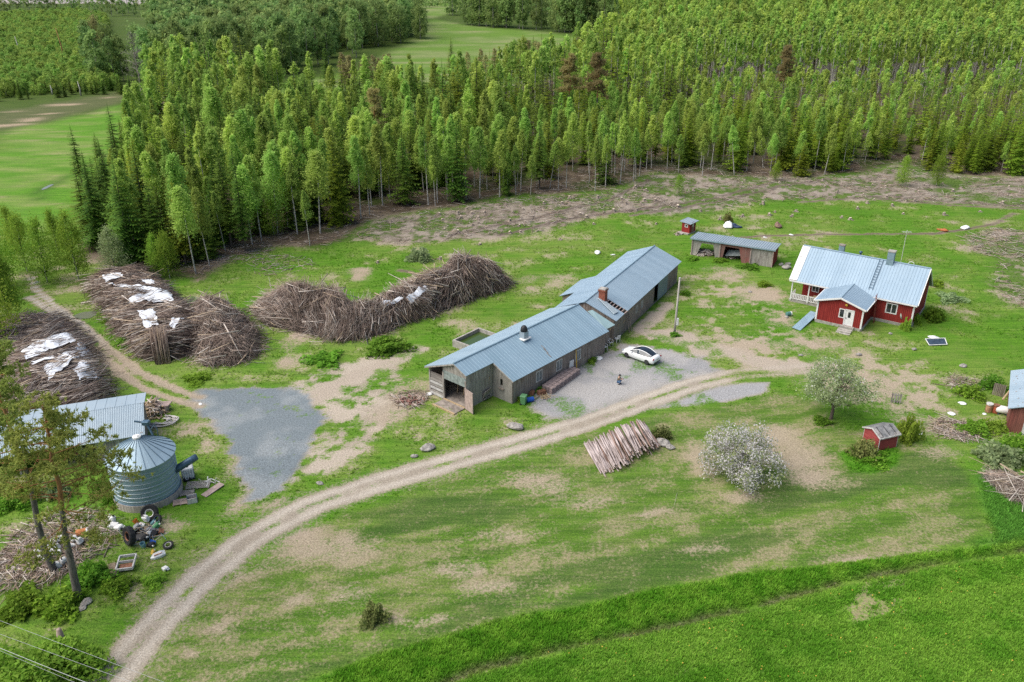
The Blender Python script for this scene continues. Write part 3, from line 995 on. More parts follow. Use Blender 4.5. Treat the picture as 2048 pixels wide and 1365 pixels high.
# share of spruce and height of the stand, read off the photograph
pS = np.where(PX < 520, .52, np.where(PX < 900, .42, np.where(PX < 1300, .42, .46)))
pS = np.where((PX > 1250) & (PY < 225), .08, pS)
pS = np.where((PX > 1450) & (PY > 225) & (PY < 335), .60, pS)
pS = np.where((PX > 1750) & (PY > 225), .72, pS)
pS = np.where((edge > -5) & (PX > 640) & (PX < 1750), .12, pS)
pS = np.where((edge > -8) & (PX < 520), .64, pS)
pS = np.clip(pS + (NZ - .5) * 1.3, .03, .95)
isS = rng.random(len(POS)) < pS
Hs = np.where(PX < 560, 14.2, np.where(PX < 1000, 12.6, np.where(PY < 225, 15.5, 10.6)))
Hs = np.where((PX > 1700) & (PY > 225), 9.8, Hs)
Hs = np.where((edge > -5) & (PX < 560), 13.5, Hs)
hh = Hs * rng.uniform(.66, 1.2, len(POS)) * (.92 + .2 * NZ)
hh = np.where((PX < 1000) & (PY < 262), hh * 1.18, hh)
hh = np.where((PX > 1380) & (PY > 188) & (PY < 232), hh * .62, hh)
TALL = (PX > 1380) & (PY > 138) & (PY <= 188)
hh = np.where(TALL, rng.uniform(15.5, 18.5, len(POS)), hh)
isS &= ~TALL
far = np.hypot(POS[:, 0], POS[:, 1])


def wood(mask, SPX, limit, name, label, cat):
    idx = np.where(mask)[0]
    # the largest in the photograph stand as trees of their own
    vis = np.abs(PX[idx] - 1024) < 1060
    order = idx[vis][np.argsort(far[idx[vis]])]
    ind = order[:limit]
    rest = np.array(sorted(set(idx) - set(ind)))
    return ind, rest


def zone(px, py, e):
    a = 'the brush piles' if px < 560 else ('the clearing' if px < 1280 else ('the stump field behind the woodshed' if px < 1700 else 'the stump field behind the red house'))
    return a


def merge(rest, SPX, name, label, cat, group):
    A = Arr(); mi = []
    for j in rest:
        k = int(rng.integers(len(SPX.specs))); H0 = SPX.specs[k][0]
        if TALL[j] and SPX is BIRCH: k = 8
        s = hh[j] / H0; rz = rng.uniform(0, 6.28)
        cR, sR = math.cos(rz), math.sin(rz)
        lodm = SPX.mid if far[j] < 250 else SPX.lo
        z0 = 0
        tvar = rng.random()
        for (V, T, C, m) in ((*lodm[k], 1), (*SPX.tr[k], None, 0)):
            if m == 0 and (far[j] > 480 and rng.random() < .5): continue
            W = np.stack([V[:, 0] * cR - V[:, 1] * sR, V[:, 0] * sR + V[:, 1] * cR, V[:, 2]], 1) * s
            W[:, :2] *= 1.05 if far[j] < 330 else 1.15
            W += np.array([POS[j, 0], POS[j, 1], z0])
            if C is None and TALL[j]: W[:, :2] = POS[j] + (W[:, :2] - POS[j]) * 1.7
            if C is None: c = np.zeros(3)
            else: c = C.copy(); c[:, 2] = tvar
            A.add(W, T, c); mi.append(np.full(len(T), m))
    V, T, C = A.get()
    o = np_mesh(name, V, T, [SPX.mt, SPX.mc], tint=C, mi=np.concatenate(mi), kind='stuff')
    o['label'] = label; o['category'] = cat
    return o


young = (PX > 1380) | ((PX > 900) & (rng.random(len(POS)) < .4)) | (rng.random(len(POS)) < .15)
iS, rS = wood(isS, SPRUCE, 285, 'spruce', '', '')
iB, rB = wood(~isS, BIRCH, 270, 'birch', '', '')
front_b = [j for j in iB if edge[j] > -4.5 and PX[j] > 600]
front_b.sort(key=lambda j: PX[j])
ORD = ['first', 'second', 'third', 'fourth', 'fifth', 'sixth', 'seventh', 'eighth', 'ninth', 'tenth', 'eleventh', 'twelfth']
LMK = [(640, 'above the middle brush pile'), (800, 'left of the largest brush pile peak'), (930, 'above the largest brush pile peak'), (1060, 'between the brush piles and the barn'), (1220, 'above the far barn wing'), (1360, 'above the far barn gable'), (1470, 'above the red outhouse'), (1600, 'above the woodshed'), (1740, 'above the red house'), (1880, 'above the right end of the red house'), (2100, 'at the right edge of the photo')]
def landmark(px):
    for a, b in LMK:
        if px < a: return b
    return LMK[-1][1]


cnt = {}
for j in iB:
    k = int(rng.integers(len(BIRCH.specs)))
    s = hh[j] / 12
    if j in front_b:
        lm = landmark(PX[j]); cnt[lm] = cnt.get(lm, 0)
        lab = 'white trunked birch on the forest edge ' + lm
        grp = 'white birch trunks along the forest edge ' + lm
        if edge[j] > -3: k = (0, 1, 4, 6)[k % 4]
    else:
        depth = 'just behind the forest edge' if edge[j] > -14 else 'deep among the trees'
        side = 'brush pile side' if PX[j] < 640 else ('barn side' if PX[j] < 1280 else 'red house side')
        lab = 'light green birch %s on the %s of the forest' % (depth, side)
        grp = 'birches %s, %s' % (depth, side)
    lk = 5 if rng.random() < .05 else 1
    lean = (rng.normal() * .02 * lk, rng.normal() * .03 * lk)
    BIRCH.place(k, POS[j, 0], POS[j, 1], hz(POS[j, 0], POS[j, 1]), s, rng.uniform(0, 6.28), lab, grp, lean, rng.uniform(.9, 1.2))
for j in iS:
    k = int(rng.integers(len(SPRUCE.specs)))
    s = hh[j] / 12
    depth = 'on the forest edge' if edge[j] > -4.5 else ('just behind the forest edge' if edge[j] > -14 else 'deep among the trees')
    if edge[j] > -4.5:
        lm = 'beside the farm track' if PX[j] < 250 else ('above the tarped brush pile' if PX[j] < 470 else landmark(PX[j]))
        lab = ('yellowish' if young[j] else 'dark') + ' pointed spruce on the forest edge ' + lm
        grp = ('yellowish' if young[j] else 'dark') + ' spruces on the forest edge ' + lm
    else:
        side = 'farm track side' if PX[j] < 400 else ('brush pile side' if PX[j] < 900 else ('barn side' if PX[j] < 1400 else 'red house side'))
        lab = '%s spruce %s on the %s of the forest' % ('yellowish green' if young[j] else 'dark green', depth, side)
        grp = ('yellowish' if young[j] else 'dark') + ' spruces %s, %s' % (depth, side)
    (SPRUCEY if young[j] else SPRUCE).place(k, POS[j, 0], POS[j, 1], hz(POS[j, 0], POS[j, 1]), s, rng.uniform(0, 6.28), lab, grp, None, rng.uniform(.85, 1.15))
merge([j for j in rS if not young[j]], SPRUCE, 'spruce_forest', 'dark spruces standing further back in the forest', 'forest', None)
merge([j for j in rS if young[j]], SPRUCEY, 'young_spruce_forest', 'yellowish young spruces standing further back in the forest', 'forest', None)
merge(rB, BIRCH, 'birch_forest', 'tall birch wood on the slope furthest back behind the farm', 'forest', None)
print('trees', len(iS), len(rS), len(iB), len(rB))
# ================================================================ BUILDINGS
M_ROOF_A = metal_roof('blue_grey_roof_metal', (.235, .345, .42), (.27, .375, .45), .5, .15)
M_ROOF_B = metal_roof('pale_blue_roof_metal', (.27, .365, .44), (.30, .39, .46), .5, .15)
M_ROOF_H = metal_roof('light_house_roof_metal', (.225, .315, .40), (.26, .35, .43), .45, .2)
M_ROOF_W = metal_roof('galvanised_roof', (.33, .40, .45), (.38, .44, .48), .45, .25)
M_ROOF_M = metal_roof('old_galvanised_sheet', (.33, .41, .47), (.39, .46, .51), .5, .2, rust=.1)
M_PATCH = metal_roof('translucent_roof_sheet', (.27, .40, .42), (.33, .45, .46), .35, .1)
M_GREYW = boards('weathered_grey_boards', (.36, .33, .30), (.48, .445, .40), (.17, .14, .12), .17)
M_BROWNW = boards('dark_brown_boards', (.25, .20, .17), (.39, .335, .29), (.12, .085, .065), .17)
M_GREYH = boards('horizontal_grey_planks', (.24, .21, .19), (.36, .33, .30), (.10, .08, .07), .22, axis=2)
M_REDW = boards('red_boards', (.30, .035, .030), (.35, .045, .037), (.22, .025, .024), .22)
M_REDG = boards('red_worn_boards', (.30, .075, .065), (.33, .20, .17), (.20, .11, .09), .18)
M_REDH = boards('red_horizontal_cladding', (.33, .055, .055), (.40, .085, .08), (.22, .04, .04), .14, axis=2)
M_WHITE = plain('white_paint', (.78, .77, .75), .6, var=.12, scale=4)
M_WHITE2 = plain('dirty_white', (.62, .60, .57), .7, var=.25, scale=3)
M_CONC = plain('concrete', (.42, .39, .35), .9, var=.25, scale=2.5, bmp=.2)
M_CONCD = plain('stained_concrete', (.34, .29, .25), .9, var=.35, scale=2)
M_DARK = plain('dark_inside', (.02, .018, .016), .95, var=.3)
M_GLASS = plain('window_glass', (.035, .045, .06), .08, var=.5, scale=1.5, spec=.8)
M_GLASSL = plain('dusty_glass', (.20, .25, .26), .2, var=.4, scale=2, spec=.6)
M_BRICK = plain('red_brick', (.36, .12, .075), .9, var=.35, scale=9, bmp=.2)
M_WOODN = plain('new_timber', (.50, .37, .22), .8, var=.25, scale=4, stretch=(1, 1, .3))
M_WOODP = plain('pinkish_planks', (.47, .36, .32), .85, var=.25, scale=3)
M_BLACK = plain('black_plastic', (.025, .025, .028), .45, var=.2)
M_STEEL = plain('dark_blue_steel', (.10, .17, .24), .45, .4, var=.25, scale=3)
M_YELLOW = plain('yellow_paint', (.62, .40, .06), .6, var=.2)
M_GREENPAN = plain('pale_green_panel', (.33, .38, .36), .7, var=.35, scale=2.5)
M_SLIDE = boards('grey_green_door_boards', (.24, .30, .29), (.30, .36, .35), (.18, .22, .22), .2)


class Frame:
    """local axes of a building: u along, v to the right of u, z up; children use (u, -v, z)"""
    def __init__(s, x, y, th):
        s.o = Vector((x, y, 0)); s.th = th
        s.U = Vector((math.cos(th), math.sin(th), 0)); s.V = Vector((math.sin(th), -math.cos(th), 0))

    def P(s, u, v, z): return Vector((u, -v, z))

    def uv(s, px, py, z=0.):
        d = G(px, py, z) - s.o
        return d.dot(s.U), d.dot(s.V)

    def on_v(s, px, py, v):
        """(u, z) where the sight line meets the wall plane at v"""
        a = Vector((0, 0, CAM_H)); d = G(px, py, 0) - a
        t = (v - (a - s.o).dot(s.V)) / d.dot(s.V)
        q = a + d * t
        return (q - s.o).dot(s.U), q.z

    def on_u(s, px, py, u):
        a = Vector((0, 0, CAM_H)); d = G(px, py, 0) - a
        t = (u - (a - s.o).dot(s.U)) / d.dot(s.U)
        q = a + d * t
        return (q - s.o).dot(s.V), q.z


def uvz(pts): return [Vector((u, -v, z)) for u, v, z in pts]


def panel(mb, a, b, zb, zt, th=.12, m=0):
    """upright wall piece from a to b (u,v); zb, zt = (at a, at b)"""
    (u0, v0), (u1, v1) = a, b
    d = Vector((u1 - u0, v1 - v0)); L = d.length
    if L < 1e-4: return
    n = Vector((-d.y, d.x)) / L * th / 2
    def q(u, v, z, s): return Vector((u + n.x * s, -(v + n.y * s), z))
    zb = zb if hasattr(zb, '__len__') else (zb, zb); zt = zt if hasattr(zt, '__len__') else (zt, zt)
    vs = [q(u0, v0, zb[0], -1), q(u1, v1, zb[1], -1), q(u1, v1, zb[1], 1), q(u0, v0, zb[0], 1), q(u0, v0, zt[0], -1), q(u1, v1, zt[1], -1), q(u1, v1, zt[1], 1), q(u0, v0, zt[0], 1)]
    mb.add(vs, [(0, 3, 2, 1), (4, 5, 6, 7), (0, 1, 5, 4), (1, 2, 6, 5), (2, 3, 7, 6), (3, 0, 4, 7)], m)


def wall(mb, a, b, z0, zt, ops=(), th=.12, m=0):
    """wall a->b with openings (s0, s1, zlow, zhigh) measured along it"""
    a = Vector(a); b = Vector(b); L = (b - a).length; d = (b - a) / L
    zt = zt if hasattr(zt, '__len__') else (zt, zt)
    top = lambda s: zt[0] + (zt[1] - zt[0]) * s / L
    at = lambda s: tuple(a + d * s)
    s = 0
    for (s0, s1, zl, zh) in sorted(ops):
        panel(mb, at(s), at(s0), z0, (top(s), top(s0)), th, m)
        if zl > z0 + .01: panel(mb, at(s0), at(s1), z0, zl, th, m)
        if zh < min(top(s0), top(s1)) - .01: panel(mb, at(s0), at(s1), zh, (top(s0), top(s1)), th, m)
        s = s1
    panel(mb, at(s), at(L), z0, (top(s), top(L)), th, m)


def roof(mb, A, B, C, D, rib=.4, th=.06, m=0, rw=.035, rh=.028, every=None):
    """ribbed metal slope: A-B eave, D-C ridge, ribs run eave to ridge"""
    A, B, C, D = map(Vector, (A, B, C, D))
    mb.slab(A, B, C, D, th, m)
    n = (B - A).cross(D - A).normalized()
    if n.z < 0: n = -n
    L = (B - A).length; k = max(2, int(L / rib))
    for i in range(k + 1):
        t = i / k; t = min(max(t, .002), .998)
        e0 = A.lerp(B, t); e1 = D.lerp(C, t)
        s = (B - A).normalized() * rw
        f = n * rh
        p = n * .002
        vs = [e0 - s + p, e0 + s + p, e0 + s * .5 + f, e0 - s * .5 + f, e1 - s + p, e1 + s + p, e1 + s * .5 + f, e1 - s * .5 + f]
        mb.add(vs, [(0, 1, 2, 3), (5, 4, 7, 6), (0, 3, 7, 4), (3, 2, 6, 7), (2, 1, 5, 6)], m)


def prism(mb, poly, v, th, m=0):
    """polygon in (u, z) on the wall plane v, given thickness"""
    a = [Vector((u, -v, z)) for u, z in poly]; b_ = [Vector((u, -(v - th), z)) for u, z in poly]
    n = len(a); o = len(mb.v)
    mb.add(a + b_, [tuple(range(n)), tuple(reversed(range(n, 2 * n)))] + [(i, i + n, (i + 1) % n + n, (i + 1) % n) for i in range(n)], m)


def window_v(parent, u0, u1, z0, z1, v, frame_m, pane_m, fw=.1, mull=1, depth=.08, name='window'):
    """window on a wall facing +v: frame mesh with a pane child"""
    mb = MB()
    f = lambda a, b, c, d: mb.box((min(a, b), -(v + depth), c), (max(a, b), -(v - depth), d))
    f(u0, u0 + fw, z0, z1); f(u1 - fw, u1, z0, z1); f(u0 + fw, u1 - fw, z1 - fw, z1); f(u0 + fw, u1 - fw, z0, z0 + fw)
    for k in range(mull):
        c = u0 + (u1 - u0) * (k + 1) / (mull + 1)
        f(c - fw * .35, c + fw * .35, z0 + fw, z1 - fw)
    o = mb.build(name, frame_m, parent)
    p = MB(); p.box((u0 + fw * .6, -(v + depth * .8), z0 + fw * .6), (u1 - fw * .6, -(v - .015), z1 - fw * .6))
    p.build('pane', pane_m, o)
    return o


# ---------------------------------------------------------------- the long barn, two wings at an angle
FN = Frame(-6.1, 80.33, .85)
barn = thing('barn', 'long weathered board barn of two angled wings under blue metal roofs', 'barn', FN.o, FN.th)
P3 = lambda u, v, z: Vector((u, -v, z))
wl, hl, hr, sl, wr1, un, wr2, LN = 4.49, 3.31, 5.1, .47, 1.82, 4.17, 4.65, 21.46
sL = (hr - hl) / wl
zr = lambda v: hr - sl * v
zl_ = lambda v: hr + sL * v     # v negative
rf = MB()
RZ = .10
roof(rf, P3(0, wr1, zr(wr1)), P3(un, wr1, zr(wr1)), P3(un, 0, hr), P3(0, 0, hr), .42)
roof(rf, P3(un, wr2, zr(wr2)), P3(LN, wr2, zr(wr2)), P3(LN, 0, hr), P3(un, 0, hr), .42)
rf.build('roof', M_ROOF_A, barn)
rf = MB(); roof(rf, P3(LN, -wl, hl), P3(0, -wl, hl), P3(0, 0, hr), P3(LN, 0, hr), .42)
rf.build('roof', M_ROOF_B, barn)  # left slope paler: its brighter sky reflection is put into the metal colour
rc = MB(); rc.tube([P3(-.03, 0, hr + .02), P3(LN + .03, 0, hr + .02)], .11, 8); rc.build('ridge_cap', M_STEEL if False else M_ROOF_A, barn)
fa = MB()   # barge boards and fascia
for (a, b) in ((P3(-.04, -wl, hl - .12), P3(-.04, 0, hr - .12)), (P3(-.04, 0, hr - .12), P3(-.04, wr1, zr(wr1) - .12)), (P3(un - .04, wr1, zr(wr1) - .12), P3(un - .04, wr2, zr(wr2) - .12))):
    d = (b - a); nrm = Vector((0, 0, .16))
    fa.add([a - nrm * .5, b - nrm * .5, b + nrm * .3, a + nrm * .3, a - nrm * .5 + P3(.05, 0, 0), b - nrm * .5 + P3(.05, 0, 0), b + nrm * .3 + P3(.05, 0, 0), a + nrm * .3 + P3(.05, 0, 0)], [(0, 1, 2, 3), (7, 6, 5, 4), (0, 4, 5, 1), (1, 5, 6, 2), (2, 6, 7, 3), (3, 7, 4, 0)])
fa.build('barge_board', M_GREYW, barn)
uf, vb, vw = .4, -4.05, 4.22
wins = []
for (px, py) in ((1077.5, 752), (1117.5, 729), (1155, 711)):
    u, z = FN.on_v(px, py, vw); wins.append(u)
ops = [(u - .55 - (un + .3), u + .55 - (un + .3), 1.0, 2.35) for u in wins]
w1 = MB()
wall(w1, (un + .3, vw), (LN - .2, vw), -.3, zr(vw) - .08, ops)
wall(w1, (LN - .2, vw), (LN - .2, 0), -.3, (zr(vw) - .08, hr - .1)); wall(w1, (LN - .2, 0), (LN - .2, vb), -.3, (hr - .1, zl_(vb) - .08))
wall(w1, (LN - .2, vb), (uf, vb), -.3, zl_(vb) - .08)
w1.build('wall', M_BROWNW, barn)
w2 = MB()
v1 = 1.42
wall(w2, (uf, v1), (un + .3, v1), -.3, zr(v1) - .08)
wall(w2, (un + .3, v1), (un + .3, vw), -.3, (zr(v1) - .08, zr(vw) - .08), [(1.15, 1.5, 1.7, 2.5)])
w2.build('wall', M_GREYW, barn)
w3 = MB()    # front gable: horizontal planks left, doorway, panel above
wall(w3, (uf, -1.85), (uf, vb), -.3, (2.75, 2.75))
w3.build('gable_wall', M_GREYH, barn)
w3 = MB()
wall(w3, (uf + .02, v1), (uf + .02, 0), 3.55, (zr(v1) - .08, hr - .1)); wall(w3, (uf + .02, 0), (uf + .02, -2.0), 3.55, (hr - .1, zl_(-2.) - .08))
w3.build('gable_wall', M_GREYW, barn)
pz = MB(); panel(pz, (uf - .05, -2.0), (uf - .05, v1), 2.6, 3.6, .06); pz.build('lintel_panel', M_GREENPAN, barn)
po = MB()
for v in (vb, -1.95, v1 - .05): po.cbox(P3(uf - .02, v, 1.55), (.2, .2, 3.6))
for z in (.5, 1.3, 1.95): po.box((uf - .10, 2.0, z - .12), (uf - .06, 4.0, z + .10))
po.each('door_post', M_GREYW, barn)
wp = MB()
for z in (.25, .95, 1.62): wp.box((uf - .14, 2.05, z - .12), (uf - .105, 3.95, z + .14))
wp.each('whitewashed_plank', M_WHITE2, barn)
fl_ = MB(); fl_.box((uf - .1, -v1 + .1, .0), (14, 3.9, .14)); fl_.build('floor', M_CONCD, barn)
ins = MB(); panel(ins, (9, vb + .2), (9, v1), .0, 3.4); ins.build('dark_interior_panel', M_DARK, barn)  # near-black panel: the shade inside the doorway painted as a surface
brc = MB()
for k in range(14):
    v = -1.8 + .23 * k; uu = 2.2 + (k % 4) * 1.2
    brc.tube([P3(uu, v, .15), P3(uu + .5, v + random.uniform(-.5, .5), 2.6)], .05, 5)
brc.each('inner_brace', M_WOODN, barn)
rp = MB(); rp.cbox(P3(uf - .85, -.35, .07), (1.7, 3.2, .12)); rp.build('ramp', M_CONCD, barn)
tb = MB(); tb.cbox(P3(uf - 1.75, -.35, .1), (.16, 3.3, .16)); tb.cbox(P3(uf - .15, -.35, .16), (.16, 3.2, .12)); tb.each('threshold_beam', M_WOODN, barn)
h0 = FN.uv(923, 809); h1 = FN.uv(938.3, 820)
dr = MB(); panel(dr, (uf - .15, v1 - .1), (uf - .15 + (h1[0] - h0[0]) * 1.0, v1 - .1 + (h1[1] - h0[1])), .12, 2.55, .08)
dr.build('door', M_WOODP, barn)
for u in wins:
    window_v(barn, u - .55, u + .55, 1.0, 2.35, vw, M_WHITE2, M_GLASSL, .12, 1)
# notch window hole with a shelf
sh = MB(); u_, z_ = un + .3, 1.6
sh.cbox(P3(un + .2, v1 + 1.35, 1.35), (.25, .75, .18)); sh.build('window_shelf', M_BROWNW, barn)
# roof vent
u, v = FN.uv(1048, 672, 5.0)
vt = MB(); vt.cbox(P3(u, v, zr(abs(v)) + .05), (1.25, 1.15, .1)); vt.build('vent_collar', M_WHITE, barn)
vt = MB(); vt.cbox(P3(u, v, 5.2), (.75, .7, .75)); o = vt.build('roof_vent', M_ROOF_W, barn)
vc = MB(); vc.lathe([(.02, .66), (.2, .62), (.34, .45), (.40, .2), (.42, 0)], 14, P3(u, v, 5.6)); vc.build('vent_cowl', M_BLACK, o, smooth=True)
# two dark scars on the roof
sc_ = MB()
for (px, py) in ((1087, 694), (1092, 697), (1098, 701)):
    u, v = FN.uv(px, py, 3.9); sc_.cbox(P3(u, v, zr(v) + .055), (.08, .75, .02), 0, rz=0, rx=math.atan(sl))
sc_.each('torn_strip', M_BROWNW, barn)

# ---- far wing
FF = Frame(9.0, 97.97, 1.07)
far_e = Matrix.Translation(FF.o - FN.o)


def to_barn(o):
    """child of the barn, but built in the far wing's own axes"""
    if isinstance(o, list):
        return [to_barn(q) for q in o]
    d = FF.o - FN.o
    c, s = math.cos(-FN.th), math.sin(-FN.th)
    o.location = (d.x * c - d.y * s, d.x * s + d.y * c, 0)
    o.rotation_euler = (0, 0, FF.th - FN.th)
    return o


fwl, fhl, fhr, fwr, fhe, LF, l0, l1, lw, lh = 4.14, 3.22, 4.82, 4.23, 3.12, 24.54, 6.11, 12.98, 6.44, 2.19
fs = (fhr - fhe) / fwr; fsl = (fhr - fhl) / fwl
g0, g1 = 2.55, 3.65     # strip where the sheets are missing
rf = MB()
roof(rf, P3(0, fwr, fhe), P3(g0, fwr, fhe), P3(g0, 0, fhr), P3(0, 0, fhr), .36)
roof(rf, P3(g1, fwr, fhe), P3(LF, fwr, fhe), P3(LF, 0, fhr), P3(g1, 0, fhr), .36)
vm = 1.55; zm = fhr - fs * vm
roof(rf, P3(g0, vm, zm), P3(g1, vm, zm), P3(g1, 0, fhr), P3(g0, 0, fhr), .36)
to_barn(rf.build('roof', M_ROOF_B, barn))
rf = MB(); roof(rf, P3(LF, -fwl, fhl), P3(0, -fwl, fhl), P3(0, 0, fhr), P3(LF, 0, fhr), .36)
roof(rf, P3(l1, -lw, lh), P3(l0, -lw, lh), P3(l0, -fwl + .35, fhl + .1), P3(l1, -fwl + .35, fhl + .1), .36)
to_barn(rf.build('roof', M_ROOF_H, barn))
rc = MB(); rc.tube([P3(-.03, 0, fhr + .02), P3(LF + .03, 0, fhr + .02)], .1, 8); to_barn(rc.build('ridge_cap', M_ROOF_A, barn))
bt = MB()
for k in range(7):
    v = vm + .15 + k * (fwr - vm - .2) / 6; z = fhr - fs * v
    bt.cbox(P3((g0 + g1) / 2, v, z - .03), (g1 - g0 + .2, .12, .05), 0, rx=math.atan(fs))
to_barn(bt.each('roof_batten', M_WOODP, barn))
dk = MB(); dk.slab(P3(g0, fwr - .1, fhe - .2), P3(g1, fwr - .1, fhe - .2), P3(g1, vm, zm - .25), P3(g0, vm, zm - .25), .04); to_barn(dk.build('dark_roof_hollow', M_DARK, barn))  # near-black sheet painting the dark hollow below the missing roof sheets
ls = MB(); a = P3(.9, 3.5, fhr - fs * 3.5 + .16); b = P3(1.9, 3.65, fhr - fs * 3.65 + .14); c = P3(2.75, .9, fhr - fs * .9 + .14); d = P3(2.15, .75, fhr - fs * .75 + .16)
roof(ls, a, b, c, d, .2, .03, 0, .04, .07); to_barn(ls.build('loose_roof_sheet', M_ROOF_W, barn))
fv, fb = 3.8, -3.75
us0, us1 = FF.on_v(1313.5, 585, fv)[0], FF.on_v(1331.5, 575, fv)[0]
ud = us0 - (us1 - us0) * .32
wv = [FF.on_v(px, py, fv)[0] for px, py in ((1272, 622), (1283, 612))]
w1 = MB()
ops = [(ud, us0 + .6, .1, 2.75)] + [(u - .35, u + .35, 1.2, 2.2) for u in wv]
wall(w1, (.3, fv), (LF - .35, fv), -.3, fhe + fs * .43 - .09, [(a - .3, b - .3, c, d) for a, b, c, d in ops])
wall(w1, (LF - .35, fv), (LF - .35, 0), -.3, (fhe + fs * .43 - .09, fhr - .1)); wall(w1, (LF - .35, 0), (LF - .35, fb), -.3, (fhr - .1, fhl + fsl * .4 - .09))
wall(w1, (LF - .35, fb), (.3, fb), -.3, fhl + fsl * .4 - .09)
wall(w1, (.3, fb), (.3, 0), -.3, (fhl + fsl * .4 - .09, fhr - .1)); wall(w1, (.3, 0), (.3, fv), -.3, (fhr - .1, fhe + fs * .43 - .09))
wall(w1, (l0 + .3, fb), (l0 + .3, -lw + .4), -.3, (fhl - .05, lh - .02)); wall(w1, (l1 - .3, fb), (l1 - .3, -lw + .4), -.3, (fhl - .05, lh - .02)); wall(w1, (l0 + .3, -lw + .4), (l1 - .3, -lw + .4), -.3, lh)
to_barn(w1.build('wall', M_BROWNW, barn))
for u in wv: to_barn(window_v(barn, u - .35, u + .35, 1.2, 2.2, fv, M_WHITE2, M_GLASSL, .08, 0))
sdm = MB(); sdm.box((us0, -(fv + .2), .15), (us1, -(fv + .12), 2.9)); to_barn(sdm.build('sliding_door', M_SLIDE, barn))
dki = MB(); dki.box((ud - .5, -(fv - .9), 0), (us1, -(fv - .8), 2.9)); to_barn(dki.build('dark_interior_panel', M_DARK, barn))  # near-black panel painting the shade behind the sliding door opening
ch = MB()
u, v = FF.uv(1206, 592, 4.9)
ch.cbox(P3(u, v, 4.85), (.85, .85, 1.9)); ch.cbox(P3(u, v, 5.72), (1.02, 1.02, .16)); o = to_barn(ch.build('chimney', M_BRICK, barn))
cc = MB(); cc.cbox(P3(u, v, 5.86), (.9, .95, .1)); cc.tube([P3(u - .5, v + .45, 5.95), P3(u + .5, v + .3, 5.95)], .05, 5); cc.build('chimney_cap', M_CONC, o)
# lower link roof and dark boarded link between the wings
lk = MB()
A = FN.uv(1212, 659, 2.55); B = FN.uv(1230, 648, 2.9); C = FN.uv(1184.5, 619.5, 4.1); D = FN.uv(1175, 622, 4.0)
roof(lk, P3(*A, 2.55), P3(*B, 2.75), P3(*C, 4.05), P3(*D, 3.95), .4); lk.build('link_roof', M_PATCH, barn)
lw_ = MB(); a = FN.uv(1221, 685); b = FN.uv(1236, 676)
wall(lw_, (LN - .2, 3.6), (LN + 2.2, 3.2), -.2, 2.6); lw_.build('wall', M_BROWNW, barn)
sh = MB()   # loose yellow and white boards nailed to the wall near the link
for px, py, w_, m in ((1237, 650, .5, 0), (1237, 661, .3, 0), (1221, 659, .25, 0), (1259, 640, .35, 0), (1248, 643, .7, 0), (1265, 617, .2, 0), (1306, 587, .22, 0)):
    u, z = FF.on_v(px, py, fv + .1); sh.cbox(P3(u, fv + .1, z), (w_, .05, .14), 0, ry=-.15)
to_barn(sh.each('pale_board', M_WOODN, barn))
lp = MB()
for px, py in ((1252, 658), (1256, 653)):
    u, z = FF.on_v(px, py, fv + .2); lp.tube([P3(u - .1, fv + .75, .02), P3(u + .1, fv + .12, 2.3)], .07, 4)
to_barn(lp.each('leaning_plank', M_BROWNW, barn))

# ---------------------------------------------------------------- red house
FH = Frame(41.1, 112.86, -.61)
house = thing('house', 'red wooden house with white trim, light metal roof and entrance annex', 'house', FH.o, FH.th)
LH, eH, hH, wH, heH, pv, p0, p1, ph, pr = 15.43, .91, 6.93, 4.41, 3.26, 8.87, 4.42, 10.07, 3.12, 4.0
sH = (hH - heH) / wH
zH = lambda v: hH - sH * abs(v)
rf = MB()
roof(rf, P3(0, wH, heH), P3(LH, wH, heH), P3(LH, 0, hH), P3(0, 0, hH), .38, .08)
roof(rf, P3(LH, -wH, heH), P3(0, -wH, heH), P3(0, 0, hH), P3(LH, 0, hH), .38, .08)
rfo = rf.build('roof', M_ROOF_H, house)
rc = MB(); rc.tube([P3(-eH, 0, hH + .03), P3(LH + .04, 0, hH + .03)], .1, 8); rc.build('ridge_cap', M_ROOF_H, house)
vg = MB(); vgd = MB()
for sgn in (1, -1):
    for k in range(12):
        a = wH * k / 12; b = wH * (k + .86) / 12
        p = [P3(-eH, sgn * b, zH(b) + .03), P3(-.06, sgn * b, zH(b) + .03), P3(-.06, sgn * a, zH(a) + .03), P3(-eH, sgn * a, zH(a) + .03)]
        vg.slab(*(p if sgn > 0 else [p[3], p[2], p[1], p[0]]), .05)
    p = [P3(-eH, sgn * wH, heH - .03), P3(-.06, sgn * wH, heH - .03), P3(-.06, 0, hH - .03), P3(-eH, 0, hH - .03)]
    vgd.slab(*(p if sgn > 0 else [p[3], p[2], p[1], p[0]]), .05)
vg.build('verge_board', M_WHITE, house); vgd.build('verge_underlay', M_GREYH, house)
tr = MB()
def trim(a, b, w=.18, t=.05, off=(0, 0, 0)):
    a = Vector(a); b = Vector(b); d = (b - a).normalized()
    up = Vector((0, 0, 1)); s = d.cross(up)
    s = s.normalized() * t if s.length > .1 else Vector((t, 0, 0))
    n = s.cross(d).normalized() * w
    if n.z < 0: n = -n
    tr.add([a - s, b - s, b + s, a + s, a - s - n, b - s - n, b + s - n, a + s - n], [(0, 1, 2, 3), (7, 6, 5, 4), (0, 4, 5, 1), (1, 5, 6, 2), (2, 6, 7, 3), (3, 7, 4, 0)])
for s_ in (1, -1):
    trim(P3(LH + .06, s_ * wH, heH + .02), P3(LH + .06, 0, hH + .02)); trim(P3(-eH - .06, s_ * wH, heH + .02), P3(-eH - .06, 0, hH + .02))
    trim(P3(-eH, s_ * (wH + .06), heH - .02), P3(LH, s_ * (wH + .06), heH - .02), .16)
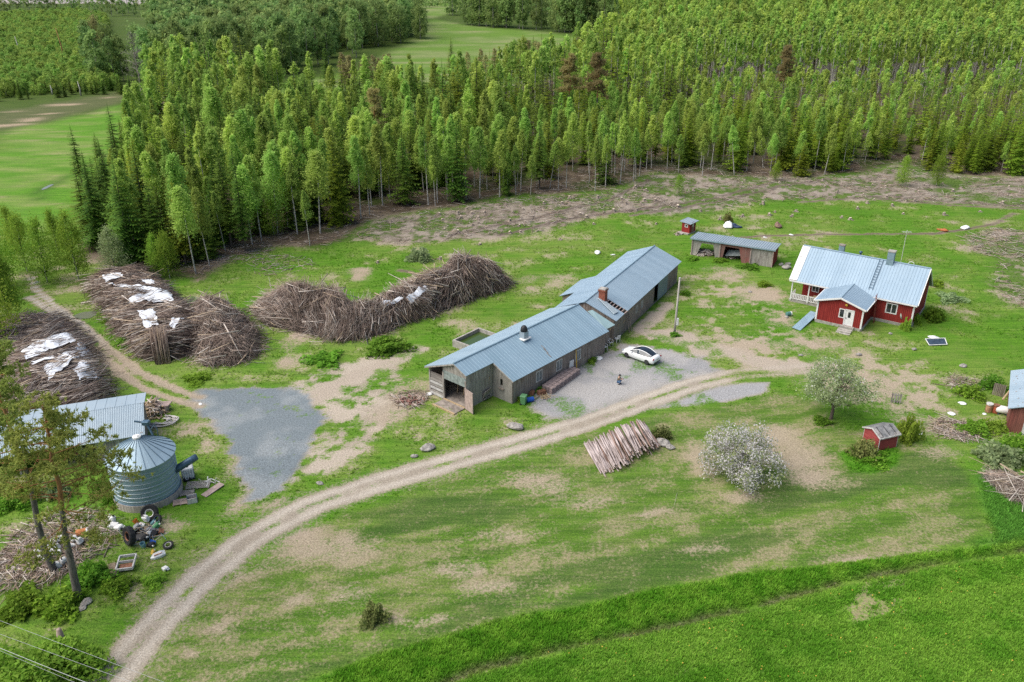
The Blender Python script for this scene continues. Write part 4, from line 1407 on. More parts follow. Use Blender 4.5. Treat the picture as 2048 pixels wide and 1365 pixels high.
trim(P3(.0, wH, heH + .1), P3(.0, 0, hH + .1), .07, .05)
tr.build('barge_board', M_WHITE, house)
ve = 3.95; vi = 1.9; ul = .35; ur = LH - .4; uv_ = 4.3
fo = MB()
for a, b in (((uv_, ve), (ur, ve)), ((ur, ve), (ur, -ve)), ((ur, -ve), (ul, -ve)), ((ul, -ve), (ul, vi)), ((ul, vi), (uv_, vi)), ((uv_, vi), (uv_, ve)), ((p0 - .1 + .1, ve), (p0 + .0, pv)), ((p0, pv), (p1, pv)), ((p1, pv), (p1, ve))):
    panel(fo, a, b, -.4, .36, .3)
fo.box((-eH + .1, -ve, -.3), (uv_, -vi, .38)); fo.build('foundation', M_CONC, house)
wn0 = FH.on_v(1560 + 1325 / 6.203, 470 + 840 / 6.203, ve); wn1 = FH.on_v(1560 + 1470 / 6.203, 470 + 985 / 6.203, ve)
wu0, wu1 = wn0[0], FH.on_v(1560 + 1462 / 6.203, 470 + 900 / 6.203, ve)[0]
wz0, wz1 = 1.35, 2.75
wm = MB()
wall(wm, (uv_, ve), (ur, ve), .36, zH(ve) - .1, [(wu0 - uv_ + .02, wu1 - uv_ - .02, wz0 + .02, wz1 - .02)])
for s_ in (1, -1):
    vv = ve if s_ > 0 else -ve
wall(wm, (ur, ve), (ur, 0), .36, (zH(ve) - .1, hH - .12)); wall(wm, (ur, 0), (ur, -ve), .36, (hH - .12, zH(ve) - .1))
wall(wm, (ur, -ve), (ul, -ve), .36, zH(ve) - .1)
wall(wm, (ul, -ve), (ul, 0), .36, (zH(ve) - .1, hH - .12)); wall(wm, (ul, 0), (ul, vi), .36, (hH - .12, zH(vi) - .1))
panel(wm, (ul, vi), (ul, ve + .1), (zH(vi) - 1.9, zH(ve) - .25), (zH(vi) - .1, zH(ve) - .12), .1)
wall(wm, (ul, vi), (uv_, vi), .36, zH(vi) - .12, [(1.2, 2.2, 1.3, 2.6)]); wall(wm, (uv_, vi), (uv_, ve), .36, zH(ve) - .1)
k = p1 + .25
while k < ur - .15:
    if not (wu0 - .12 < k < wu1 + .12): wm.box((k - .02, -(ve + .085), .4), (k + .02, -(ve + .058), 3.2))
    k += .235
wm.build('wall', M_REDW, house)
window_v(house, wu0, wu1, wz0, wz1, ve, M_WHITE, M_GLASS, .13, 1, .1)
window_v(house, ul + 1.2, ul + 2.2, 1.3, 2.6, vi, M_WHITE, M_GLASS, .1, 1, .08)
# annex
du0, dz1 = FH.on_v(1560 + 820 / 6.203, 470 + 915 / 6.203, pv); du1 = FH.on_v(1560 + 928 / 6.203, 470 + 940 / 6.203, pv)[0]
au0 = FH.on_v(1560 + 745 / 6.203, 470 + 900 / 6.203, pv)[0]
uc = (p0 + p1) / 2
dz0, dz1 = .42, 2.55
wm = MB()
wall(wm, (p0, pv), (uc, pv), .36, (ph - .05, pr - .1), [(au0 - p0, min(du0, uc) - p0, 1.3, 2.55)] if du0 < uc else [(au0 - p0, uc - p0 - .01, 1.3, 2.55)])
wall(wm, (uc, pv), (p1, pv), .36, (pr - .1, ph - .05), [(max(du0, uc + .01) - uc, du1 - uc, dz0, dz1)])
wall(wm, (p1, pv), (p1, ve), .36, ph - .05); wall(wm, (p0, ve), (p0, pv), .36, ph - .05)
bb = wm   # raised batten strips
k = p0 + .15
while k < p1 - .1:
    if not (au0 - .12 < k < du1 + .12):
        t_ = ph - .08 + (pr - ph) * (1 - abs(k - uc) / (uc - p0))
        bb.box((k - .02, -(pv + .085), .4), (k + .02, -(pv + .058), t_))
    k += .235
k = ve + .3
while k < pv - .1:
    bb.box((p1 + .058, -k - .02, .4), (p1 + .085, -k + .02, ph - .1)); k += .235
bb.build('wall', M_REDW, house)
window_v(house, au0, du0 - .04, 1.3, 2.55, pv, M_WHITE, M_GLASS, .11, 0, .1)
d = MB(); d.box((du0 + .06, -(pv + .05), dz0), (du1 - .06, -(pv - .05), dz1 - .1)); do = d.build('door', M_WHITE, house)
d = MB(); d.box((du0 + .38, -(pv + .065), 1.5), (du1 - .38, -(pv - .02), 2.25)); d.build('pane', M_GLASS, do)
d = MB(); d.cbox(P3(du0 + .18, pv + .1, 1.42), (.16, .06, .05)); d.build('handle', M_BLACK, do)
d = MB()
d.box((du0 - .06, -(pv + .1), dz0), (du0 + .06, -(pv - .08), dz1)); d.box((du1 - .06, -(pv + .1), dz0), (du1 + .06, -(pv - .08), dz1)); d.box((du0 - .06, -(pv + .1), dz1 - .1), (du1 + .06, -(pv - .08), dz1 + .05)); d.build('door_frame', M_WHITE, house)
d = MB(); uu, zz = FH.on_v(1560 + 832 / 6.203, 470 + 868 / 6.203, pv); d.cbox(P3(uu, pv + .15, zz), (.3, .22, .3), bev=.05); d.build('lamp', M_YELLOW, house)
tr = MB()
for (u, v) in ((p0, pv), (p1, pv), (ur, ve), (ur, -ve), (uv_ - .02, ve)):
    tr.cbox(P3(u, v, (3.1 + .3) / 2), (.2, .2, 2.8 if v != pv else 2.75))
tr.each('corner_board', M_WHITE, house)
rf = MB(); vf = pv + .45; eo = .42; sA = (pr - ph) / (uc - p0); zE = ph - sA * eo + .1; pR = pr + .1
vE = (hH - zE) / sH + .0; vRg = (hH - pR) / sH
roof(rf, P3(p0 - eo, min(vE, wH + .1), zE), P3(p0 - eo, vf, zE), P3(uc, vf, pR), P3(uc, vRg, pR), .4, .08)
roof(rf, P3(p1 + eo, vf, zE), P3(p1 + eo, min(vE, wH + .1), zE), P3(uc, vRg, pR), P3(uc, vf, pR), .4, .08)
rf.build('annex_roof', M_ROOF_H, house)
tr = MB(); trim(P3(p0 - eo, vf + .04, zE + .02), P3(uc, vf + .04, pR + .02), .2); trim(P3(uc, vf + .04, pR + .02), P3(p1 + eo, vf + .04, zE + .02), .2)
trim(P3(p1 + eo + .05, vf, zE), P3(p1 + eo + .05, wH + .3, zE), .14); trim(P3(p0 - eo - .05, vf, zE), P3(p0 - eo - .05, wH + .3, zE), .14); tr.build('annex_fascia', M_WHITE, house)
rl_ = MB(); rl_.tube([P3(uc, vRg + .1, pR + .03), P3(uc, vf, pR + .03)], .06, 6); rl_.build('ridge_cap', M_ROOF_A, house)
st = MB()
cu = (du0 + du1) / 2
for k in range(4):
    st.box((cu - .85, -(pv + .5 + .42 * k + (.42 if k else 0)), -.2), (cu + .85, -(pv + .06 if k == 0 else pv + .5 + .42 * k), .40 - .11 * k))
st.build('steps', M_CONC, house)
# veranda posts and railing
pm = MB()
for u in (-eH + .35, 1.75, 4.05): pm.cbox(P3(u, ve + .05, 1.75), (.15, .15, 2.9))
pm.each('veranda_post', M_WHITE, house)
rm = MB(); rm.box((-eH + .4, -(ve + .09), 1.2), (4.0, -(ve + .01), 1.28)); rm.box((-eH + .4, -(ve + .08), .5), (4.0, -(ve + .02), .57))
for k in range(20):
    u = -eH + .5 + k * .228; rm.box((u - .045, -(ve + .06), .57), (u + .045, -(ve + .03), 1.2))
for k in range(8):
    v = vi + .2 + k * .24; rm.box((-eH + .32, -v - .04, .5), (-eH + .36, -v + .04, 1.25))
rm.build('railing', M_WHITE, house)
vj = MB(); vj.cbox(P3(1.6, 3.4, 1.0), (1.2, .5, .1), rz=.2); vj.cbox(P3(1.6, 3.3, .7), (.1, .3, .6)); vj.cbox(P3(2.5, 3.3, 1.0), (.5, .5, .6), bev=.08); vj.build('veranda_bench', M_WOODN, house)
# chimneys, vent, ladders
u, _ = FH.uv(1560 + 1362 / 6.203, 470 + 335 / 6.203, 7.0)
c_ = MB(); c_.cbox(P3(u, .1, 7.35), (.85, .8, 1.9)); o = c_.build('chimney', plain('chimney_plate', (.27, .38, .43), .5, .2), house)
c_ = MB(); c_.cbox(P3(u, .1, 8.36), (.95, .9, .14)); c_.build('chimney_cap', M_CONC, o)
u, _ = FH.uv(1560 + 755 / 6.203, 470 + 205 / 6.203, 7.0)
c_ = MB(); c_.cbox(P3(u, -.5, 7.0), (.7, .6, 1.5)); o = c_.build('chimney', plain('chimney_plate_small', (.25, .36, .40), .5, .2), house)
c_ = MB(); c_.cbox(P3(u, -.5, 7.8), (.8, .7, .12)); c_.build('chimney_cap', M_CONCD, o)
u, _ = FH.uv(1560 + 1000 / 6.203, 470 + 245 / 6.203, 7.0)
c_ = MB(); c_.lathe([(.13, -.6), (.13, .35), (.24, .36), (.2, .55), (.02, .62)], 10, P3(u, -.25, 6.9)); c_.build('roof_vent', M_STEEL, house, smooth=True)
u, _ = FH.uv(1560 + 1630 / 6.203, 470 + 365 / 6.203, 7.0)
c_ = MB(); c_.tube([P3(u - .35, -.05, 6.9), P3(u - .3, -.05, 7.25), P3(u, -.05, 7.38), P3(u + .3, -.05, 7.25), P3(u + .35, -.05, 6.9)], .04, 6); c_.build('roof_bracket', M_WHITE, house)
ua, va = FH.uv(1560 + 1118 / 6.203, 470 + 692 / 6.203, 3.9); ub, vb_ = FH.uv(1560 + 1255 / 6.203, 470 + 312 / 6.203, 6.9)
um = (ua + ub) / 2
ld = MB()
for s_ in (-.24, .24): ld.tube([P3(um + s_, .12, zH(.12) + .17), P3(um + s_, 3.75, zH(3.75) + .17)], .035, 5)
for k in range(11):
    v = .35 + k * .32; ld.tube([P3(um - .24, v, zH(v) + .17), P3(um + .24, v, zH(v) + .17)], .03, 5)
ld.build('roof_ladder', M_STEEL, house)
ld = MB(); lv = 5.0
for s_ in (-.25, .25): ld.tube([P3(p1 + .75, lv + s_, -.05), P3(p1 + .42, lv + s_, 3.9)], .035, 5)
for k in range(12):
    t_ = .05 + k * .08; ld.tube([P3(p1 + .75 - .33 * t_, lv - .25, -.05 + 3.95 * t_), P3(p1 + .75 - .33 * t_, lv + .25, -.05 + 3.95 * t_)], .025, 5)
ld.build('wall_ladder', plain('rusty_red_ladder', (.30, .08, .06), .7), house)

# ---------------------------------------------------------------- woodshed
FW = Frame(27.95, 129.18, -.47)
shed = thing('woodshed', 'open fronted grey and red woodshed with a low galvanised roof', 'shed', FW.o, FW.th)
Lw, Dw, hfw, hbw = 13.19, 4.59, 2.89, 2.55
rf = MB(); roof(rf, P3(0, 0, hfw), P3(Lw, 0, hfw), P3(Lw, -Dw, hbw), P3(0, -Dw, hbw), .36, .07, rh=.06)
rf.build('roof', M_ROOF_W, shed)
fasc = MB(); fasc.box((0, -.02, hfw - .22), (Lw, .02, hfw - .08)); fasc.build('fascia', M_ROOF_A, shed)
cw = lambda a, b: (1340 + a / 8.533, 420 + b / 8.533)
vS = -.4
def WP(*pts): return [FW.on_v(*cw(a, b), vS) for a, b in pts]
tz = hfw - .12
o1 = WP((545, 570), (742, 600), (770, 835), (440, 800)); o2 = WP((948, 625), (1185, 668), (1222, 880), (885, 800))
o1 = [o1[0], o1[1], (o1[2][0], 0), (o1[3][0], 0)]; o2 = [o2[0], o2[1], (o2[2][0], 0), (o2[3][0], 0)]
ue = Lw - .35
wg = MB()
prism(wg, [(.25, -.2), (o1[3][0], -.2), (o1[0][0], o1[0][1]), (o1[0][0], tz), (.25, tz)], vS, .08)
prism(wg, [(o1[0][0], o1[0][1]), (o1[1][0], o1[1][1]), (o1[1][0], tz), (o1[0][0], tz)], vS, .08)
mid = (o1[1][0] + o2[0][0]) / 2
prism(wg, [(o1[2][0], -.2), (mid + .25, -.2), (mid + .1, tz), (o1[1][0], tz), (o1[1][0], o1[1][1])], vS, .08)
wg.build('front_wall', M_GREYW, shed)
wg = MB()
prism(wg, [(mid + .25, -.2), (o2[3][0], -.2), (o2[0][0], o2[0][1]), (o2[0][0], tz), (mid + .1, tz)], vS, .08)
prism(wg, [(o2[0][0], o2[0][1]), (o2[1][0], o2[1][1]), (o2[1][0], tz), (o2[0][0], tz)], vS, .08)
us = o2[2][0] + 1.15
prism(wg, [(o2[2][0], -.2), (us, -.2), (us, tz), (o2[1][0], tz), (o2[1][0], o2[1][1])], vS, .08)
wg.build('front_wall', M_REDG, shed)
wg = MB(); prism(wg, [(us, -.2), (ue, -.2), (ue, tz), (us, tz)], vS, .08); wg.build('front_wall', M_GREYW, shed)
wg = MB(); panel(wg, (ue, vS), (ue, -Dw + .35), -.2, (tz, hbw - .1)); panel(wg, (mid + .2, -Dw + .35), (ue, -Dw + .35), -.2, hbw - .1); wg.build('side_wall', M_REDW, shed)
wg = MB(); panel(wg, (.3, vS), (.3, -Dw + .35), -.2, (tz, hbw - .1)); panel(wg, (mid + .2, vS - .1), (mid + .2, -Dw + .4), -.2, (tz, hbw - .1)); panel(wg, (us, vS - .1), (us, -Dw + .4), -.2, (tz, hbw - .1))
panel(wg, (.3, -Dw + .35), (mid, -Dw + .35), hbw - .5, hbw - .1); wg.build('partition', M_GREYW, shed)
wg = MB()
for u in (.3, mid + .15, us + .1, ue): wg.cbox(P3(u, vS + .08, 1.3), (.14, .1, 2.9))
wg.each('corner_post', M_WOODP, shed)
pn = MB(); a, b = FW.uv(1340 + 1080 / 8.533, 420 + 800 / 8.533)
pn.slab(P3(o2[3][0] + .3, -1.0, .45), P3(o2[2][0] - .1, -1.0, .9), P3(o2[2][0] - .1, -2.0, 1.5), P3(o2[3][0] + .6, -2.0, 1.2), .06); pn.build('stored_panel', plain('grey_sheet', (.34, .38, .37), .6), shed)
# firewood inside, one loose heap
def stick_heap(name, cx, cy, rx, ry, hgt, n, mats, rmin=.05, rmax=.1, ln=(.5, 1.1), seed=1, parent=None):
    rr = random.Random(seed); mb = MB()
    for i in range(n):
        a = rr.uniform(0, 6.28); q = math.sqrt(rr.random())
        x, y = cx + rx * q * math.cos(a), cy + ry * q * math.sin(a); z = hgt * (1 - q * q) * rr.uniform(.2, 1) + .05
        t = rr.uniform(0, 6.28); l = rr.uniform(*ln) / 2; s = rr.uniform(-.35, .35) * l
        mb.tube([(x - l * math.cos(t), y - l * math.sin(t), max(.03, z - s)), (x + l * math.cos(t), y + l * math.sin(t), max(.03, z + s))], rr.uniform(rmin, rmax), 5, rr.randrange(len(mats)))
    return mb.build(name, mats, parent)
M_STICK1 = plain('grey_brown_stick', (.42, .325, .27), .9, var=.3, scale=3)
M_STICK2 = plain('dark_stick', (.22, .155, .125), .9, var=.3, scale=3)
M_STICK3 = plain('pale_stick', (.58, .51, .45), .85, var=.2, scale=3)
M_STICK4 = plain('tan_stick', (.48, .37, .26), .85, var=.25, scale=3)
p_ = G(*cw(610, 790))
tag(stick_heap('firewood_heap', p_.x, p_.y + .9, 2.0, 1.0, .75, 130, [M_STICK1, M_STICK2, M_STICK3], seed=3), 'heap of grey firewood in the open left bay of the woodshed', 'firewood')
p_ = G(*cw(1050, 840))
tag(stick_heap('firewood_heap', p_.x, p_.y + .9, 1.5, .7, .6, 60, [M_STICK1, M_STICK2, M_STICK3], seed=4), 'heap of scrap wood under the grey panel in the woodshed', 'firewood')

# ---------------------------------------------------------------- outhouse
cA, cB, cC = G(1363.2, 466), G(1378, 469.5), G(1390, 465.5)
th_ = math.atan2((cB - cA).y, (cB - cA).x)
FO = Frame(cA.x, cA.y, th_)
ou = thing('outhouse', 'small red outhouse with a flat metal roof behind the woodshed', 'outhouse', FO.o, th_)
W_, D_ = (cB - cA).length, 1.9
zt_ = FO.on_v(1378, 447, 0)[1]
ow = MB(); panel(ow, (0, 0), (W_, 0), .25, (zt_ + .1, zt_ - .1)); panel(ow, (W_, 0), (W_, -D_), .25, (zt_ - .1, zt_ - .05)); panel(ow, (0, 0), (0, -D_), .25, (zt_ + .1, zt_ + .1)); panel(ow, (0, -D_), (W_, -D_), .25, zt_); ow.build('wall', M_REDW, ou)
ow = MB(); roof(ow, P3(-.35, .35, zt_ + .16), P3(W_ + .35, .35, zt_ - .02), P3(W_ + .35, -D_ - .45, zt_ + .05), P3(-.35, -D_ - .45, zt_ + .22), .4, .08); ow.build('roof', M_ROOF_W, ou)
window_v(ou, W_ * .38, W_ * .78, 1.15, 1.65, .05, M_WHITE, M_GLASS, .09, 0, .05)
ow = MB(); ow.box((W_ + .07, .5, .35), (W_ + .11, 1.3, 2.0)); o = ow.build('door', M_REDG, ou)
ow = MB(); ow.box((W_ + .11, .75, 1.2), (W_ + .14, 1.0, 1.85)); ow.build('door_panel', M_WHITE, o)
ow = MB(); ow.box((-.3, -.5, -.3), (W_ + .1, D_, .25)); ow.cbox((.1, -.6, -.05), (1.2, 1.0, .5)); ow.build('stone_base', M_CONC, ou)

# ---------------------------------------------------------------- small red hut
FU = Frame(35.07, 72.36, .36)
hut = thing('playhouse', 'tiny red hut with white corner boards and patched felt roof', 'hut', FU.o, FU.th)
Lh, wh, hrh, heh = 2.55, 1.25, 2.05, 1.5
M_FELT = plain('worn_roof_felt', (.10, .105, .11), .9, var=.4, scale=2.5, c2=(.26, .255, .25))
sU = (hrh - heh) / wh
hw = MB(); a0, a1, b1 = .18, Lh - .2, wh - .22
zt2 = heh + sU * .22 - .06
panel(hw, (a0, b1), (a1, b1), -.1, zt2); panel(hw, (a0, -b1), (a1, -b1), -.1, zt2)
for u in (a0, a1):
    panel(hw, (u, -b1), (u, 0), -.1, (zt2, hrh - .06)); panel(hw, (u, 0), (u, b1), -.1, (hrh - .06, zt2))
hw.build('wall', M_REDH, hut)
hw = MB(); hw.slab(P3(0, wh, heh), P3(Lh, wh, heh), P3(Lh, 0, hrh), P3(0, 0, hrh), .06); hw.slab(P3(Lh, -wh, heh), P3(0, -wh, heh), P3(0, 0, hrh), P3(Lh, 0, hrh), .06); hw.build('roof', M_FELT, hut)
hw = MB()
for k in range(3):
    u = .45 + .8 * k; hw.box((u - .02, -wh + .05, 0), (u + .02, -.02, .02), 0, Matrix.Translation((0, 0, hrh + .015)) @ Matrix.Rotation(math.atan(sU), 4, 'X'))
hw.each('roof_seam', M_DARK, hut)
hw = MB()
for (a, b) in ((P3(-.03, wh, heh), P3(-.03, 0, hrh)), (P3(-.03, 0, hrh), P3(-.03, -wh, heh))):
    hw.add([a + Vector((0, 0, .03)), b + Vector((0, 0, .03)), b - Vector((0, 0, .12)), a - Vector((0, 0, .12)), a + Vector((.05, 0, .03)), b + Vector((.05, 0, .03)), b + Vector((.05, 0, -.12)), a + Vector((.05, 0, -.12))], [(0, 1, 2, 3), (7, 6, 5, 4), (0, 4, 5, 1), (1, 5, 6, 2), (2, 6, 7, 3), (3, 7, 4, 0)])
hw.box((0, -wh - .02, heh - .1), (Lh, -wh + .03, heh + .02)); hw.build('barge_board', M_WHITE2, hut)
hw = MB()
for u, v in ((a0, b1), (a0, -b1), (a1, b1)): hw.cbox(P3(u, v, .72), (.11, .11, 1.6))
hw.each('corner_board', M_WHITE2, hut)
hw = MB(); hw.slab(P3(.1, wh * .9, heh + sU * .1 * wh + .02), P3(.5, wh * .9, heh + sU * .1 * wh + .02), P3(.35, .1, hrh - .02), P3(.05, .1, hrh - .02), .01); hw.slab(P3(1.6, wh * 1.02, heh + .01), P3(Lh, wh * 1.02, heh + .01), P3(Lh, wh * .7, heh + sU * .3 * wh + .02), P3(1.9, wh * .75, heh + sU * .25 * wh + .02), .01); hw.each('roof_patch', plain('pale_felt_patch', (.40, .38, .36), .9, var=.4, scale=6), hut)

# ---------------------------------------------------------------- shed at the right edge
q0 = G(2015.8, 817.1, 2.7)
FR = Frame(q0.x, q0.y, 1.06)
rs = thing('shed', 'dark red board shed with pale blue metal roof beside two rusty drums', 'shed', FR.o, FR.th)
rf = MB(); Lr = 9.5
roof(rf, P3(Lr, 0, 2.7), P3(0, 0, 2.7), P3(0, 3.4, 4.1), P3(Lr, 3.4, 4.1), .5, .07, rw=.03, rh=.03); roof(rf, P3(0, 6.8, 2.7), P3(Lr, 6.8, 2.7), P3(Lr, 3.4, 4.1), P3(0, 3.4, 4.1), .5, .07, rw=.03, rh=.03)
M_SPOT = metal_roof('spotted_roof', (.32, .41, .48), (.36, .44, .50), .5, .15)
sp_ = rf; rr = random.Random(5)
for k in range(34):
    u, v = rr.uniform(.2, Lr - .2), rr.uniform(.15, 3.2); sp_.cbox(P3(u, v, 2.7 + v * 1.4 / 3.4 + .012), (rr.uniform(.06, .2), rr.uniform(.06, .16), .015), 1, rx=-math.atan(.41))
rf.build('roof', [M_SPOT, M_BROWNW], rs)
rw_ = MB(); panel(rw_, (.35, .4), (.35, 3.4), -.2, (2.75, 3.95)); panel(rw_, (.35, 3.4), (.35, 6.4), -.2, (3.95, 2.75)); panel(rw_, (.35, .4), (Lr - .3, .4), -.2, 2.75); panel(rw_, (Lr - .3, .4), (Lr - .3, 6.4), -.2, 2.8); panel(rw_, (.35, 6.4), (Lr - .3, 6.4), -.2, 2.7)
rw_.build('wall', boards('brown_red_boards', (.22, .07, .055), (.29, .12, .09), (.13, .05, .04), .16), rs)
d = MB(); d.box((.22, -3.1, .0), (.28, -1.7, 2.0)); d.build('door', M_WHITE2, rs)
fn = MB()
for k in range(7): fn.cbox(P3(8.2 + .02 * k, -.15 - .17 * k, .7), (.05, .13, 1.5))
fn.build('screen_fence', M_BROWNW, rs)

# ---------------------------------------------------------------- machine shed, lower left
e0, e1 = G(290, 870, 2.2), G(0, 918, 2.2)
thm = math.atan2((e0 - e1).y, (e0 - e1).x)
FM = Frame(e0.x, e0.y, thm)      # u runs left to right, 0 at the right end; v towards the camera
ms = thing('machine_shed', 'low machine shed with corrugated silver roof beside the silo', 'shed', FM.o, thm)
rdg = FM.uv(290, 805, 3.5); bk = FM.uv(292, 787, 3.3)
LM = -21.
rf = MB(); roof(rf, P3(LM, 0, 2.2), P3(0, 0, 2.2), P3(0, rdg[1], 3.5), P3(LM, rdg[1], 3.5), .16, .05, rw=.045, rh=.05); rf.build('roof', M_ROOF_M, ms)
rf = MB(); roof(rf, P3(.15, bk[1] - .3, 3.25), P3(LM, bk[1] - .3, 3.25), P3(LM, rdg[1] + .05, 3.53), P3(.1, rdg[1] + .05, 3.53), .9, .05, rw=.03, rh=.03); rf.build('roof', M_ROOF_M, ms)
mw_ = MB(); panel(mw_, (LM + .3, bk[1]), (-.3, bk[1]), -.2, 3.2); panel(mw_, (LM + .3, -.3), (LM + .3, bk[1]), -.2, (2.2, 3.2)); panel(mw_, (-4.5, -.35), (-.3, -.35), -.2, 2.2)
mw_.build('wall', M_GREYW, ms)
po = MB()
for k in range(8): po.cbox(P3(-.3 - k * 2.7, -.35, 1.1), (.18, .18, 2.5))
po.cbox(P3(-.3, rdg[1], 1.7), (.18, .18, 3.6)); po.each('post', M_GREYW, ms)
dk = MB(); panel(dk, (-.25, bk[1]), (-.25, -.3), -.1, (3.2, 2.15)); dk.build('end_wall', M_BROWNW, ms)

# ---------------------------------------------------------------- silo
M_SILO = metal_roof('silo_steel', (.20, .31, .345), (.27, .375, .41), .42, .25)
M_SILOR = metal_roof('silo_cone_steel', (.28, .39, .47), (.33, .43, .50), .42, .22)
M_HOOP = plain('silo_hoop', (.50, .56, .58), .4, .5, var=.1)
sx, sy = -32.65, 64.35
silo = thing('grain_silo', 'round corrugated steel grain silo with blue ribbed cone roof', 'silo', (sx, sy, 0))
mb = MB(); mb.lathe([(2.95, -.3), (2.92, .65)], 48); mb.build('base', boards('silo_base_planks', (.42, .37, .32), (.52, .46, .40), (.27, .23, .2), .2), silo)
prof = []
for k in range(37):
    z = .6 + 3.6 * k / 36; prof.append((2.76 + .03 * math.sin(k * math.pi / 1.5), z))
mb = MB(); mb.lathe(prof, 56); mb.build('wall', M_SILO, silo, smooth=True)
mb = MB()
for z in (.66, .98, 1.38, 1.8, 2.25, 2.7, 3.2, 3.7): mb.lathe([(2.78, z - .02), (2.81, z - .01), (2.81, z + .015), (2.78, z + .02)], 56)
mb.each('hoop', M_HOOP, silo, smooth=True)
mb = MB(); mb.lathe([(2.8, .50), (2.86, .52), (2.86, .66), (2.8, .68)], 56); mb.build('bottom_ring', M_STEEL, silo)
mb = MB(); mb.lathe([(2.95, 4.17), (2.97, 4.22), (.32, 5.82)], 56); mb.build('cone_roof', M_SILOR, silo)
mb = MB()
for k in range(22):
    a = 2 * math.pi * k / 22 + .1
    mb.tube([(2.96 * math.cos(a), 2.96 * math.sin(a), 4.25), (.33 * math.cos(a), .33 * math.sin(a), 5.85)], [.035, .02], 5)
mb.each('roof_rib', M_STEEL, silo)
mb = MB(); mb.lathe([(.36, 5.78), (.36, 5.98), (.22, 6.05), (.02, 6.06)], 18); mb.tube([(.15, -.1, 6.0), (.15, -.1, 6.14)], .07, 8); mb.build('filler_cap', M_WHITE, silo)
ca = G(354, 938, 2.3) - Vector((sx, sy, 0)); cb = G(393, 914, 2.6) - Vector((sx, sy, 0))
mb = MB(); mb.tube([ca.lerp(cb, -.15), ca.lerp(cb, .7), cb], [.33, .33, .3], 10); mb.cbox(tuple(ca.lerp(cb, .45) + Vector((0, 0, -.1))), (.3, .3, .5)); mb.build('outlet_duct', M_STEEL, silo, smooth=True)
a1_ = G(305, 869, 2.6) - Vector((sx, sy, 0)); a2_ = G(292, 846, 3.6) - Vector((sx, sy, 0)); a3_ = G(268, 843, 3.9) - Vector((sx, sy, 0))
mb = MB(); mb.tube([(a1_.x, a1_.y, 0), a1_, a2_], [.1, .1, .1], 8); mb.tube([a2_, a3_], .09, 8); mb.cbox(tuple(a2_), (.7, .5, .45), bev=.06); mb.tube([a1_ + Vector((.3, .2, -2)), a1_ + Vector((.45, .2, .4)), a1_ + Vector((.25, .3, .9)), a1_ + Vector((-.1, .2, .5))], .05, 6); mb.build('auger', M_STEEL, silo)

# ---------------------------------------------------------------- concrete slurry basin with green water
q = [G(904.7, 680.4, .9), G(957.4, 655.3, .9), G(986, 668.5, .9)]
thb = math.atan2((q[1] - q[0]).y, (q[1] - q[0]).x)
FB = Frame(q[0].x, q[0].y, thb)
lb = (q[1] - q[0]).length; db = 4.6
ba = thing('basin', 'concrete basin of green water behind the barn', 'basin', FB.o, thb)
mb = MB(); t_ = .22
mb.box((0, 0 - t_, -.2), (lb, 0, .9)); mb.box((0, -db, -.2), (lb, -db + t_, .9)); mb.box((0, -db + t_, -.2), (t_, -t_, .9)); mb.box((lb - t_, -db + t_, -.2), (lb, -t_, .9)); mb.build('wall', M_CONC, ba)
mwt, tw_, bw_ = _new('green_water'); bw_.inputs['Base Color'].default_value = (.05, .085, .02, 1); bw_.inputs['Roughness'].default_value = .08
mb = MB(); mb.box((t_, -db + t_, -.1), (lb - t_, -t_, .45)); mb.build('water', mwt, ba)
# ================================================================ BRUSH PILES, LOGS, STUMPS
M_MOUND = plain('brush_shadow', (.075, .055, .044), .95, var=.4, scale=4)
M_CUT = plain('cut_wood_end', (.52, .40, .27), .85, var=.2, scale=6)
M_TARP = plain('white_tarpaulin', (.74, .76, .79), .55, var=.10, scale=2.5, c2=(.62, .65, .70))


class Pile:
    def __init__(s, spine, pw=2.2, box=1.0):
        """spine: (x, y, half width, height)"""
        S = np.array(spine, float); t = np.linspace(0, len(S) - 1, 40)
        s.S = np.stack([np.interp(t, np.arange(len(S)), S[:, k]) for k in range(4)], 1); s.pw = pw; s.box = box

    def h(s, X, Y, rough=1.):
        X = np.asarray(X, float); Y = np.asarray(Y, float)
        z = np.zeros(X.shape)
        nz = fbm(X, Y, 2.0, 55, 3) - .5
        for x, y, w_, hh_ in s.S:
            d = np.hypot(X - x, Y - y) / (w_ * (1 + .35 * nz * rough))
            z = np.maximum(z, hh_ * np.clip(1 - d ** s.pw, 0, 1) ** s.box)
        return .93 * z * (1 + rough * (.50 * nz + .42 * (fbm(X, Y, .8, 56, 2) - .5)))

    def bounds(s):
        w_ = s.S[:, 2].max() * 1.3
        return s.S[:, 0].min() - w_, s.S[:, 0].max() + w_, s.S[:, 1].min() - w_, s.S[:, 1].max() + w_

    def on(s, px, py):
        z = 1.5
        for _ in range(12):
            q = G(px, py, z); z = .5 * z + .5 * float(s.h(q.x, q.y))
        q = G(px, py, z); return q


